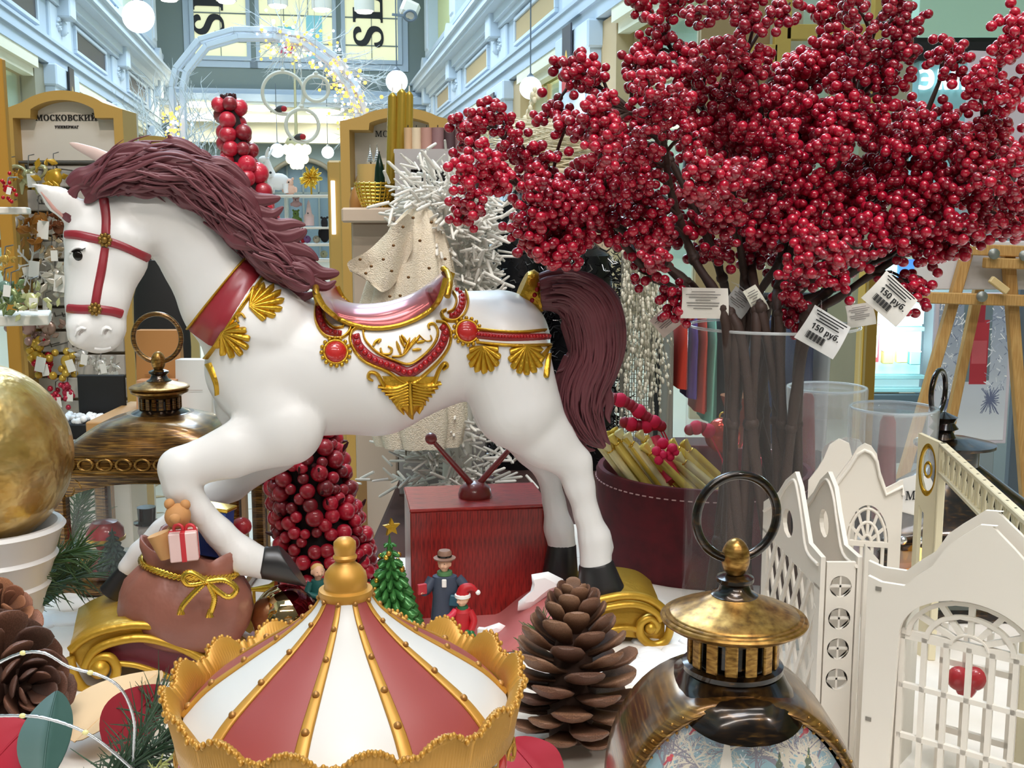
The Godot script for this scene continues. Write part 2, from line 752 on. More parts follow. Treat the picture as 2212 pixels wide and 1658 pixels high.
func gallery_side(called: String,s: float,u: float,pil: Array,panel: Color):
	# everything at |x| >= u; s is the side
	var b:=B.new()
	slab(b,s*(u+2.4),s*(u+2.7),0,4.4,6,-41.3)      # rear wall of the shops
	slab(b,s*(u+0.2),s*(u+2.7),4.4,11,6,-41.3)
	var w:=struct(called,b,mat("shopwall"+called,Color("c9cf9c") if s > 0 else Color("c8d4c4"),0.8),YAW)
	var ar:=B.new()
	slab(ar,s*u,s*(u+0.3),4.4,4.62,6,-41)
	slab(ar,s*(u-0.06),s*(u+0.3),4.62,4.8,6,-41)
	slab(ar,s*(u-0.1),s*(u+0.3),4.8,4.86,6,-41)
	obj("architrave",ar,mat("stone"),w)
	var fr:=B.new()
	slab(fr,s*(u+0.02),s*(u+0.3),4.86,5.6,6,-41)
	obj("frieze",fr,mat("stone"),w)
	var co:=B.new()
	for k in [[5.6,5.72,0.1],[5.72,5.92,0.2],[5.92,6.0,0.42],[6.0,6.2,0.5],[6.2,6.28,0.6]]:
		slab(co,s*(u-k[2]),s*(u+0.3),k[0],k[1],6,-41)
	obj("cornice",co,mat("stone2"),w)
	var up:=B.new()
	slab(up,s*(u-0.05),s*(u+0.3),6.28,6.9,6,-41)
	slab(up,s*(u-0.15),s*(u+0.3),6.9,7.05,6,-41)
	obj("parapet",up,mat("stone"),w)
	for i in pil.size():
		var z: float=-pil[i]
		var p:=B.new()
		slab(p,s*(u-0.08),s*(u+0.5),0,4.4,z+1.05,z-1.05)
		slab(p,s*(u-0.14),s*(u+0.5),3.98,4.4,z+1.12,z-1.12,0.03)
		slab(p,s*(u-0.11),s*(u+0.4),0.3,3.8,z+0.9,z+0.75)
		slab(p,s*(u-0.11),s*(u+0.4),0.3,3.8,z-0.9,z-0.75)
		slab(p,s*(u-0.05),s*(u+0.5),4.86,5.6,z+1.0,z-1.0,0.03)
		slab(p,s*(u-0.3),s*(u+0.3),5.4,6.0,z+0.3,z-0.3,0.03)
		slab(p,s*(u-0.12),s*(u+0.3),6.28,11,z+0.6,z-0.6)
		slab(p,s*(u-0.17),s*(u+0.3),7.2,9.6,z+0.35,z-0.35,0.05)
		obj("pilaster",p,mat("stone2"),w)
		# beige wooden jambs beside the shop windows
		var j:=B.new()
		slab(j,s*(u+0.1),s*(u+0.6),0,4.35,z+1.05,z+1.9)
		slab(j,s*(u+0.1),s*(u+0.6),0,4.35,z-1.05,z-1.15)
		obj("jamb",j,mat("jamb"+called,Color("8a8470") if s < 0 else Color("b49a74"),0.7),w)
		# carved cartouche on the frieze: scrolls and a boss
		var c:=B.new()
		for k in [-1.0,1.0]:
			for q in 10:
				var a: float=q*0.62
				var r: float=0.17-q*0.014
				c.ball(Vector3(s*(u-0.06),5.22+sin(a)*r,z+k*(0.28+cos(a)*r)),Vector3(0.05,0.035,0.035),6,5)
		c.ball(Vector3(s*(u-0.08),5.22,z),Vector3(0.1,0.16,0.11),10,8)
		obj("cartouche",c,mat("stone2"),w)
		# segmental pediment over the pilaster
		var pd:=PackedVector2Array([Vector2(-0.75,0)])
		for q in 13:
			pd.append(Vector2(-0.75+1.5*q/12.0,0.15+0.55*sin(PI*q/12.0)))
		pd.append(Vector2(0.75,0))
		var pb:=B.new()
		pb.plate(pd,0.4,Transform3D(Basis(Vector3.UP,PI/2),Vector3(s*(u-0.1)-0.2,6.28,z)))
		obj("pediment",pb,mat("stone2"),w)
		if i < pil.size()-1:
			var z0: float=z-1.15
			var z1: float=-pil[i+1]+1.9
			# dark frieze panel in a frame
			var n:=2 if z0-z1 > 6 else 1
			for q in n:
				var a0:=z0-0.5-(z0-z1)/n*q
				var a1:=z0+0.1-(z0-z1)/n*(q+1)
				var g:=B.new()
				slab(g,s*(u-0.01),s*(u+0.1),5.04,5.46,a0,a1,0.01)
				obj("frieze_panel",g,mat("friezepanel"+called,panel,0.4),w)
				var fm:=B.new()
				slab(fm,s*(u-0.05),s*(u+0.1),5.46,5.54,a0+0.08,a1-0.08,0.01)
				slab(fm,s*(u-0.05),s*(u+0.1),4.96,5.04,a0+0.08,a1-0.08,0.01)
				slab(fm,s*(u-0.05),s*(u+0.1),5.04,5.46,a0+0.08,a0,0.01)
				slab(fm,s*(u-0.05),s*(u+0.1),5.04,5.46,a1,a1-0.08,0.01)
				obj("panel_frame",fm,mat("stone2"),w)
			# shop window: lintel moulding, frame bars, pane
			var l:=B.new()
			slab(l,s*(u+0.02),s*(u+0.3),4.2,4.4,z0,z1)
			slab(l,s*(u+0.12),s*(u+0.3),4.05,4.2,z0,z1)
			obj("lintel",l,mat("cream"),w)
			var pane:=B.new()
			slab(pane,s*(u+0.4),s*(u+0.42),0.3,4.05,z0,z1)
			obj("pane",pane,mat("shopglass"),w)
			var bars:=B.new()
			slab(bars,s*(u+0.36),s*(u+0.46),0,0.3,z0,z1)
			slab(bars,s*(u+0.36),s*(u+0.46),3.2,3.28,z0,z1)
			for q in 4:
				var zz: float=lerp(z0,z1,q/3.0)
				slab(bars,s*(u+0.36),s*(u+0.46),0.3,4.05,zz+0.04,zz-0.04)
			obj("window_frame",bars,mat("jamb"+called),w)
			var dv:=B.new()
			slab(dv,s*(u+0.5),s*(u+2.4),0,4.4,-pil[i+1]+0.1,-pil[i+1]-0.1)
			obj("partition",dv,mat("cream"),w)
			# lit shop ceiling
			var lt:=thing("shop_light","long ceiling light inside the %s shop of the %s gallery side, counted from the counter" % [["first","second","third","fourth"][i],"left" if s < 0 else "right"],"ceiling light",Vector3(s*(u+1.5),4.2,(z0+z1)/2).rotated(Vector3.UP,YAW),YAW,"ceiling lights inside the shops")
			var lb:=B.new()
			lb.box(Vector3.ZERO,Vector3(0.5,0.06,absf(z0-z1)*0.6),0.01)
			obj("diffuser",lb,glow(Color(1.0,0.97,0.9),2.0),lt)
			var li:=OmniLight3D.new()
			li.name="shop_glow"
			li.light_energy=1.6
			li.light_color=Color(1.0,0.97,0.85)
			li.light_size=0.3
			li.omni_range=20
			li.omni_attenuation=2
			li.shadow_enabled=true
			li.position=Vector3(0,-0.3,0)
			lt.add_child(li,true)

func rect_frame(b: B,x0: float,x1: float,y0: float,y1: float,t: float,z0: float,z1: float,bev:=0.0):
	slab(b,x0-t,x1+t,y1,y1+t,z0,z1,bev)
	slab(b,x0-t,x1+t,y0-t,y0,z0,z1,bev)
	slab(b,x0-t,x0,y0,y1,z0,z1,bev)
	slab(b,x1,x1+t,y0,y1,z0,z1,bev)

func end_wall():
	var W:=41.0
	var b:=B.new()
	slab(b,-5,4.6,5.1,7.0,-W,-W-0.4)
	slab(b,-5,-3.7,7.0,11,-W,-W-0.4)
	slab(b,3.5,4.6,7.0,11,-W,-W-0.4)
	slab(b,-1.75,-1.5,7.0,11,-W+0.1,-W-0.4)
	slab(b,1.2,1.45,7.0,11,-W+0.1,-W-0.4)
	slab(b,-5,-1.45,0,5.1,-W+0.05,-W-0.4)
	slab(b,1.35,4.6,0,5.1,-W+0.05,-W-0.4)
	var wall:=struct("wall_far",b,mat("stonedark"),YAW)
	var led:=B.new()
	for k in [[5.75,5.95,0.25],[5.5,5.75,0.5],[5.35,5.5,0.35]]:
		slab(led,-5,4.6,k[0],k[1],-W+k[2],-W)
	obj("ledge",led,mat("stone"),wall)
	var por:=B.new()
	slab(por,-5,4.6,4.95,5.35,-W+0.1,-W)
	slab(por,-4,4.2,4.1,4.75,-W+0.6,-W)
	slab(por,-4.1,4.3,4.75,5.0,-W+1.1,-W)
	slab(por,-4,-3.6,0,4.1,-W+0.5,-W)
	slab(por,3.6,4.2,0,4.1,-W+0.5,-W)
	obj("portico",por,mat("cream"),wall)
	# great windows with cream blinds and black letters
	var n:=0
	for k in [[-3.6,-1.85],[-1.4,1.1],[1.55,3.4]]:
		var f:=B.new()
		rect_frame(f,k[0],k[1],7.05,11.2,0.14,-W+0.14,-W)
		rect_frame(f,k[0]-0.14,k[1]+0.14,6.9,11.2,0.22,-W+0.06,-W)
		var wn:=struct("window_%d" % (n+1),f,mat("stone"),YAW)
		var pn:=B.new()
		slab(pn,k[0],k[1],7.05,11,-W-0.02,-W-0.06)
		var pm:=glow(Color("e6e2b8"),0.55)
		obj("pane",pn,pm,wn)
		var br:=B.new()
		for yy in [7.55,8.5,9.4]:
			slab(br,k[0],k[1],yy-0.02,yy+0.02,-W+0.03,-W-0.02)
		for q in (2 if n == 1 else 1):
			var xx: float=lerp(k[0],k[1],(q+1.0)/(3.0 if n == 1 else 2.0))
			slab(br,xx-0.012,xx+0.012,7.05,11,-W+0.03,-W-0.02)
		obj("glazing_bar",br,mat("stonedark"),wn)
		if n != 1:
			var tm:=text_mesh("SLA",1.46,0.02,"Droid Serif",700)
			tm.horizontal_alignment=HORIZONTAL_ALIGNMENT_LEFT
			var o:=obj("lettering",tm,mat("ink"),wn)
			o.position=gw(452,80,W)+Vector3(0,0,0.04) if n == 0 else gw(797,105,W)+Vector3(0,0,0.04)
			o.rotation.z=PI/2
		n+=1
	var fl:=[[Color("d6406e"),-0.72,-0.25,7.2,7.45],[Color("8fd8e0"),-0.78,-0.2,7.45,8.1],[Color("9fdde6"),0.2,0.75,7.0,8.5]]
	var fb:=thing("window_banner","blurred pink and turquoise banner hung in the middle far window","banner",Vector3.ZERO,YAW)
	for k in fl:
		var q:=B.new()
		slab(q,k[1],k[2],k[3],k[4],-W+0.12,-W+0.1)
		obj("cloth",q,mat("banner"+str(k[1]),k[0],0.8),fb)
	# arched glazed door under the portico, with its moulding
	var dr:=B.new()
	var outer:=PackedVector2Array(v2([1.35,0,1.35,5.1,-1.45,5.1,-1.45,0]))
	var hole:=PackedVector2Array()
	for i in 21:
		var a:=PI*i/20.0
		hole.append(Vector2(-0.05+cos(a)*1.25,2.4+sin(a)*1.1))
	hole.append(Vector2(-1.3,-1))
	hole.append(Vector2(1.2,-1))
	dr.plate(outer,0.4,Transform3D(Basis.IDENTITY,Vector3(0,0,-W-0.35)),[hole])
	var door:=struct("door_1",dr,mat("stonedark"),YAW)
	var mo:=B.new()
	var path:=[]
	for i in 25:
		var a:=PI*i/24.0
		path.append(Vector3(-0.05+cos(a)*1.3,2.4+sin(a)*1.15,-W+0.08))
	path.append(Vector3(-1.35,0,-W+0.08))
	path.push_front(Vector3(1.25,0,-W+0.08))
	var rr:=[]
	for q in path:
		rr.append(0.09)
	mo.tube(path,rr,8)
	obj("moulding",mo,mat("archbrown",Color("77705f"),0.6),door)
	var gd:=B.new()
	slab(gd,-1.4,1.3,0,3.6,-W-0.3,-W-0.32)
	obj("pane",gd,mat("doorglass",Color("6f848e"),0.15),door)
	var gb:=B.new()
	for xx in [-0.6,-0.05,0.5]:
		slab(gb,xx-0.03,xx+0.03,0,3.5,-W-0.2,-W-0.3)
	slab(gb,-1.3,1.2,2.35,2.43,-W-0.2,-W-0.3)
	obj("glazing_bar",gb,mat("stonedark"),door)

func lamp_globe(p: Vector3,r: float,label: String,e: float,drop: float,up:=true):
	var t:=thing("globe_lamp",label,"lamp",p,YAW)
	var g:=B.new()
	g.ball(Vector3.ZERO,Vector3.ONE*r,24,16)
	obj("globe",g,glow(Color(0.93,0.97,1.0),1.6),t)
	var s:=B.new()
	var d:=1.0 if up else -1.0
	s.lathe([Vector2(r*0.3,0),Vector2(r*0.34,r*0.12),Vector2(r*0.2,r*0.25),Vector2(r*0.06,r*0.4),Vector2(r*0.06,drop)],12,Transform3D(Basis.from_scale(Vector3(1,d,1)) if up else Basis(Vector3.RIGHT,PI),Vector3(0,r*0.93*d,0)))
	obj("stem",s,mat("lampstem",Color("59636c"),0.5),t)
	if e > 0:
		var l:=OmniLight3D.new()
		l.name="globe_glow"
		l.light_energy=e
		l.light_color=Color(0.92,0.96,1.0)
		l.light_size=r*0.9
		l.omni_range=30
		l.omni_attenuation=2
		l.shadow_enabled=true
		t.add_child(l,true)

func gl_at(px: float,py: float,w: float) -> Vector3:
	return gw(px,py,w).rotated(Vector3.UP,YAW)

func build_gallery_things():
	lamp_globe(gl_at(299,36,18.3),0.24,"large glowing white globe lamp before the left gallery wall",3.0,2.0)
	lamp_globe(gl_at(857,176,24.0),0.23,"glowing white globe lamp hanging above the gold taper candles",3.0,6.0)
	lamp_globe(gl_at(1146,190,17.2),0.17,"glowing white globe lamp at the right shop window beside the berries",1.0,6.0)
	lamp_globe(gl_at(599,325,39.5),0.24,"left of two white globe lamps in the arched far doorway",0.5,2.0)
	lamp_globe(gl_at(708,329,39.5),0.21,"right of two white globe lamps in the arched far doorway",0.5,2.0)
	# pendant cylinders hung before the far windows
	var px:=[[365,-2],[489,2],[600,12],[695,20],[787,24]]
	for i in px.size():
		var t:=thing("pendant_lamp","small white cylinder pendant lamp hanging before the far windows","lamp",gl_at(px[i][0],px[i][1],25.4),YAW,"cylinder pendants before the far windows")
		t.set_meta("label",["white pendant lamp cut by the picture top, left of the far windows","small white cylinder lamp hanging before the left far window","small white cylinder lamp hanging left of the middle far window","small white cylinder lamp hanging right of the middle far window","small white cylinder lamp hanging before the right far window"][i])
		var c:=B.new()
		c.lathe(v2([0.0,0.34,0.2,0.34,0.22,0.32,0.22,0,0.2,0,0.2,0.05]),20)
		obj("shade",c,mat("lampshade",Color("cfc8ba"),0.7),t)
		var g:=B.new()
		g.lathe(v2([0.2,0.0,0.16,-0.06,0,-0.08]).duplicate(),20,Transform3D(Basis.IDENTITY,Vector3(0,0.02,0)))
		obj("bulb",g,glow(Color(1,0.98,0.93),3.0),t)
		var s:=B.new()
		s.tube([Vector3(0,0.3,0),Vector3(0,6,0)],[0.012,0.012],6)
		obj("cord",s,mat("lampstem"),t)
	# projector spot on its bracket
	var pr:=thing("wall_spotlight","grey spotlight with a dark ring lens hung before the right far window","spotlight",gl_at(885,20,31.0),YAW)
	var pb:=B.new()
	pb.box(Vector3.ZERO,Vector3(0.5,0.4,0.5),0.08,Basis(Vector3.FORWARD,0.4))
	obj("housing",pb,mat("lampshade"),pr)
	var pl:=B.new()
	pl.torus(Vector3(-0.02,-0.22,0.28),0.13,0.035,Basis(Vector3.RIGHT,0.3),20,8,Vector2(1.2,1))
	pl.bar(Vector3(-0.18,-0.22,0.28),Vector3(-0.5,-0.2,0.28),0.06,0.06)
	obj("lens_ring",pl,mat("lampstem"),pr)
	# downlights under the portico
	for k in [[425,226],[560,234],[700,242]]:
		var t:=thing("downlight","%s of three wide glowing downlights under the cream portico of the far wall" % ["leftmost","middle","rightmost"][[425,560,700].find(k[0])],"light",gl_at(k[0],k[1],39.9),YAW,"downlights under the far portico")
		var g:=B.new()
		g.ball(Vector3.ZERO,Vector3(0.62,0.1,0.35),20,8)
		obj("diffuser",g,glow(Color(1,0.99,0.92),2.2),t)
		var rim:=B.new()
		rim.torus(Vector3(0,0.09,0),0.5,0.05,Basis(Vector3.RIGHT,PI/2),24,6)
		obj("rim",rim,mat("cream"),t)
		var l:=OmniLight3D.new()
		l.name="down_glow"
		l.light_energy=2.0
		l.light_color=Color(1,0.96,0.85)
		l.light_size=0.2
		l.omni_range=20
		l.omni_attenuation=2
		l.shadow_enabled=true
		l.position=Vector3(0,-0.25,0.3)
		t.add_child(l,true)
	# posters on the pilasters
	var q:=thing("poster","narrow black poster with a gold figure on a left pilaster","poster",gl_pil(-1.0,4.8-0.19,24.5,3.95),YAW)
	poster(q,Color("242226"),Color("242226"),Color("b79a63"),0.24,0.5)
	q=thing("poster","narrow poster, dark above and red below, with a gold bottle, on a right pilaster","poster",gl_pil(1.0,4.4-0.19,18.0,3.95),YAW)
	poster(q,Color("3b3a42"),Color("b0182c"),Color("d2a848"),0.3,0.52)
	q=thing("poster","small dark poster with pale lettering on a farther right pilaster","poster",gl_pil(1.0,4.4-0.19,25.4,3.6),YAW)
	poster(q,Color("3d4048"),Color("3d4048"),Color("a7a7a7"),0.3,0.62)
	chandelier()
	light_arch()

func gl_pil(s: float,u: float,w: float,y: float) -> Vector3:
	return Vector3(s*u,y,-w).rotated(Vector3.UP,YAW)

func poster(t: Node3D,top: Color,low: Color,fig: Color,w: float,h: float):
	# hangs on a side wall: thin along x
	var b:=B.new()
	b.box(Vector3(0,h*0.5,0),Vector3(0.03,h,w*2),0.005)
	obj("upper_panel",b,mat("poster"+top.to_html(),top,0.5),t)
	b=B.new()
	b.box(Vector3(0,-h*0.5,0),Vector3(0.03,h,w*2),0.005)
	obj("lower_panel",b,mat("poster"+low.to_html(),low,0.5),t)
	b=B.new()
	var prof:=v2([0,-0.28,0.09,-0.28,0.1,0.0,0.04,0.15,0.035,0.32,0,0.33])
	b.lathe(prof,12,Transform3D(Basis.IDENTITY,Vector3(0,0,0)),0.35)
	obj("figure",b,mat("posterfig"+fig.to_html(),fig,0.5),t)

func chandelier():
	var t:=thing("chandelier","tiered chandelier of white scalloped shades before the arched far doorway","chandelier",gl_at(641,332,33.8),YAW)
	var g:=B.new()
	for k in [[0.30,0.12,9,0.13],[0.22,-0.14,7,0.13],[0.1,-0.32,4,0.11]]:
		for i in k[2]:
			var a: float=TAU*i/k[2]
			g.ball(Vector3(cos(a)*k[0],k[1],sin(a)*k[0]),Vector3(k[3],k[3]*1.2,k[3]),10,8)
	obj("shade",g,glow(Color(1.0,0.96,0.86),0.75),t)
	var s:=B.new()
	s.lathe(v2([0.0,-0.4,0.3,0.1,0.34,0.3,0.26,0.45,0.05,0.55,0.02,3.0]),16)
	obj("crown",s,mat("chandgold",Color("b3a77e"),0.5,0.3),t)

func light_arch():
	# white truss arch of straight segments with string lights, before the far wall
	var W:=21.0
	var pts:=[gw(372,330,W),gw(372,190,W),gw(380,150,W),gw(430,88,W),gw(505,66,W),gw(590,66,W),gw(660,80,W),gw(725,125,W),gw(772,190,W),gw(790,250,W),gw(795,330,W)]
	pts[0].y=0.0
	pts[10].y=0.0
	var t:=thing("light_arch","tall white truss arch wound with warm and blue string lights","arch",Vector3.ZERO,YAW)
	for off in [Vector3(0,0,0.15),Vector3(0,0,-0.15)]:
		for sc in [1.0,0.9]:
			var b:=B.new()
			for i in pts.size()-1:
				var mid:=Vector3(pts[5].x,pts[1].y-0.2,-W)
				var a: Vector3=mid+(pts[i]-mid)*Vector3(sc,sc if pts[i].y > 1 else 1.0,1)+off
				var e: Vector3=mid+(pts[i+1]-mid)*Vector3(sc,sc if pts[i+1].y > 1 else 1.0,1)+off
				b.bar(a,e,0.09,0.09,Vector3.BACK,0.01)
			obj("truss_rail",b,mat("archwhite",Color("d5dae2"),0.6),t)
	var st:=B.new()
	for i in pts.size():
		var mid:=Vector3(pts[5].x,pts[1].y-0.2,-W)
		var e: Vector3=mid+(pts[i]-mid)*Vector3(0.9,0.9 if pts[i].y > 1 else 1.0,1)
		st.bar(pts[i]+Vector3(0,0,0.15),e+Vector3(0,0,0.15),0.04,0.04,Vector3.BACK)
		st.bar(pts[i]+Vector3(0,0,-0.15),pts[i]+Vector3(0,0,0.15),0.04,0.04)
	obj("strut",st,mat("archwhite"),t)
	# frosted branches tied over it
	var r0:=RandomNumberGenerator.new()
	r0.seed=11
	var fb:=B.new()
	for k in 230:
		var seg:=r0.randf()
		var base: Vector3
		if k < 110:
			base=gw(r0.randf_range(275,470),r0.randf_range(230,420),W+r0.randf_range(-1,1))
		else:
			var i:=5+int(seg*4.99)
			base=pts[i].lerp(pts[i+1],r0.randf()) if pts[i+1].y > 2.0 else pts[i]
		var d:=Vector3(r0.randf_range(-1,0.6),r0.randf_range(-0.1,1.3),r0.randf_range(-0.6,0.6)).normalized()
		if k >= 110:
			d=Vector3(r0.randf_range(-1,1),r0.randf_range(-1.0,0.4),r0.randf_range(-0.5,0.5)).normalized()
		var p:=base
		var path:=[p]
		for q in 4:
			d=(d+Vector3(r0.randf_range(-0.4,0.4),r0.randf_range(-0.2,0.3),r0.randf_range(-0.3,0.3))).normalized()
			p+=d*r0.randf_range(0.12,0.3)
			path.append(p)
		fb.tube(path,[0.011,0.01,0.008,0.006,0.002],4)
		for q in [1,2,3]:
			var tw:=(d+Vector3(r0.randf_range(-1,1),r0.randf_range(-0.3,1),r0.randf_range(-1,1))).normalized()*0.3
			fb.tube([path[q],path[q]+tw],[0.006,0.002],3)
	stuff(obj("frosted_branches",fb,mat("frost",Color("cfd3d4"),0.8),t))
	var where:=[]
	var cols:=[]
	for k in 330:
		var p: Vector3
		if k < 45:
			p=gw(r0.randfn(378,16),r0.randfn(268,20),W-0.4)
		else:
			var s:=r0.randf()
			var i:=5+int(s*4.0)
			p=pts[i].lerp(pts[mini(i+1,9)],r0.randf())+Vector3(r0.randfn(-0.1,0.16),r0.randfn(-0.12,0.2),r0.randf_range(-0.2,0.35))
		where.append(Transform3D(Basis.from_scale(Vector3.ONE*r0.randf_range(0.018,0.036)),p))
		cols.append(r0.randf())
	var sp:=B.new()
	sp.ball(Vector3.ZERO,Vector3.ONE,6,4)
	var me:=sp.mesh()
	var warm:=[]
	var cool:=[]
	for k in where.size():
		(warm if cols[k] < 0.66 else cool).append(where[k])
	scatter("string_light_bulbs",me,warm,glow(Color(1.0,0.75,0.3),2.2),t)
	scatter("string_light_bulbs",me,cool,glow(Color(0.75,0.85,1.0),2.2),t)

func build_tables():
	var c:=textured("clothwhite",noise_tex(0.02,[[0.0,Color("e4ddd2")],[1.0,Color("f2ede6")]],4),Vector3(2,2,2),0.85)
	var b:=B.new()
	b.box(Vector3(0.05,TABLE-0.02,-0.64),Vector3(2.1,0.04,1.0),0.006)
	b.box(Vector3(0.05,TABLE*0.5-0.02,-0.64),Vector3(2.0,TABLE-0.04,0.9),0.0)
	b.box(Vector3(0.56,TABLE-0.02,-1.2),Vector3(1.08,0.04,0.13),0.0)
	var t:=thing("display_table","white cloth covered display table under the horse, carousel and lanterns","table",Vector3.ZERO)
	obj("tabletop",b,c,t)
	b=B.new()
	b.box(Vector3(0.15,TABLE2-0.02,-1.67),Vector3(0.66,0.04,0.78),0.006)
	b.box(Vector3(0.15,TABLE2*0.5-0.02,-1.67),Vector3(0.62,TABLE2-0.04,0.72),0.0)
	var t2:=thing("display_table","dark covered display table behind the first, under the velvet basket and black tinsel","table",Vector3.ZERO)
	obj("tabletop",b,mat("clothdark",Color("4a302b"),0.85),t2)
# ------------------------------------------------------------------ the second table: cloth, tinsel, frame box, candles, bead curtain
func build_mid_things():
	plush_cloth()
	white_twigs()
	black_tinsel()
	bead_curtain()
	frame_box()
	taper_candles()

func rods(n: int,place: Callable) -> Array:
	var o:=[]
	for i in n:
		o.append((place as Callable).call(i))
	return o

func plush_cloth():
	# cream plush with gold flecks: a pleated cape over a cone, one corner flung out to the left
	var d:=1.42
	var m:=textured("plush",noise_tex(0.06,[[0.0,Color("e2d2b6")],[1.0,Color("f4e8d4")]],81),Vector3(12,12,12),0.9)
	m.rim_enabled=true
	m.rim=0.5
	bump(m,0.15,0.15,82)
	var top:=at(905,452,d)
	var foot:=at(880,668,d)
	var t:=thing("plush_cape","cream plush pleated cape with gold flecks behind the saddle","textile",Vector3(foot.x,TABLE2,foot.z))
	var secs:=[]
	for k in [[905,448,16],[904,456,26],[900,490,52],[896,540,72],[890,600,88],[884,660,100],[884,760,112],[900,900,104],[905,960,88]]:
		var c:=at(k[0],k[1],d)-t.position
		var sec:=PackedVector3Array()
		for j in 96:
			var a:=TAU*j/96.0
			var r: float=k[2]*d/F*(1.0+0.24*pow(absf(sin(a*5.0+0.4)),0.7)-0.14)
			sec.append(c+Vector3(cos(a)*r,0,-sin(a)*r*0.7))
		secs.append(sec)
	secs.reverse()
	var b:=B.new()
	b.ring_loft(secs)
	b.cap(secs[secs.size()-1])
	obj("cape",b,m,t)
	b=B.new()
	var rows:=[]
	var L:=[[[880,462],[838,500],[796,540],[756,562],[750,572]],[[892,470],[856,514],[820,556],[776,582],[756,586]],[[892,500],[866,546],[838,592],[806,612],[786,600]],[[890,540],[866,590],[846,620],[826,630],[812,622]]]
	for i in 4:
		var row:=PackedVector3Array()
		for q in curve(L[i].map(func(x): return Vector2(x[0],x[1])),5):
			row.append(at(q.x,q.y,d-0.045-0.012*sin(q.x*0.06+i))-t.position)
		rows.append(row)
	b.sheet(rows)
	var back:=[]
	for row in rows:
		var o:=PackedVector3Array()
		for v in row:
			o.append(v-Vector3(0,0,0.012))
		back.append(o)
	b.sheet(back,true)
	b.sheet([back[0],rows[0]])
	b.sheet([rows[3],back[3]])
	obj("flung_corner",b,m,t)
	b=B.new()
	for k in [[778,560],[790,590],[802,575],[828,560],[846,585],[850,530],[868,490],[890,470],[905,520],[930,480],[880,600],[905,640],[842,640],[925,580],[862,640],[940,620],[960,560]]:
		b.ball(at(k[0],k[1],d-0.075)-t.position+Vector3(0,0,-0.014 if k[0] > 850 else 0.0),Vector3(0.0022,0.0018,0.001),6,4)
	obj("gold_flecks",b,mat("fleck",Color("7d5a35"),0.35,0.6),t)
	# feet of the golden stand under it
	b=B.new()
	b.tube([at(794,640,d)-t.position,at(806,610,d)-t.position],[0.007,0.007],10)
	obj("stand_leg",b,mat("gold"),t)

func white_twigs():
	var r:=RandomNumberGenerator.new()
	r.seed=17
	var rb:=B.new()
	rb.tube([Vector3(0,0,0),Vector3(0,0.5,0),Vector3(0,0.94,0),Vector3(0,1.0,0)],[0.07,0.075,0.065,0.02],7)
	var rm:=rb.mesh()
	var wm:=mat("twigwhite",Color("e8e3da"),0.65)
	var t:=thing("white_twig_tree","bushy white frosted plastic twig tree behind the plush cape","twig tree",at(960,700,1.5)*Vector3(1,0,1)+Vector3(0,TABLE2,0))
	var xs:=[]
	for i in 1500:
		var px: float
		var py: float
		var dd:=1.5+r.randf_range(-0.09,0.09)
		var u:=r.randf()
		if u < 0.45:
			px=r.randfn(962,45)
			py=r.randfn(440,42)
		elif u < 0.75:
			px=r.randfn(1010,30)
			py=r.randf_range(470,660)
		else:
			px=r.randfn(975,62)
			py=r.randf_range(880,1050)
		var c:=at(px,py,dd)
		var mid:=at(960 if py < 540 else 990,clampf(py,430,1050),1.5)
		var v:=(c-mid).normalized()*0.9+rdir_(r)*0.7
		var l:=r.randf_range(0.018,0.034)
		xs.append(Transform3D(basis_up(v).scaled(Vector3.ONE*l),c-t.position))
	scatter("twigs",rm,xs,wm,t)
	var b:=B.new()
	var path:=[]
	for k in [[985,1110],[990,900],[995,700],[985,560],[962,440]]:
		path.append(at(k[0],k[1],1.5)-t.position)
	b.tube(path,[0.02,0.02,0.018,0.014,0.008],10)
	for i in 40:
		var p: Vector3=path[1].lerp(path[4],r.randf())
		b.tube([p,p+Vector3(r.randf_range(-0.05,0.05),0.03,r.randf_range(-0.05,0.05))],[0.003,0.002],5)
	obj("stem",b,wm,t)

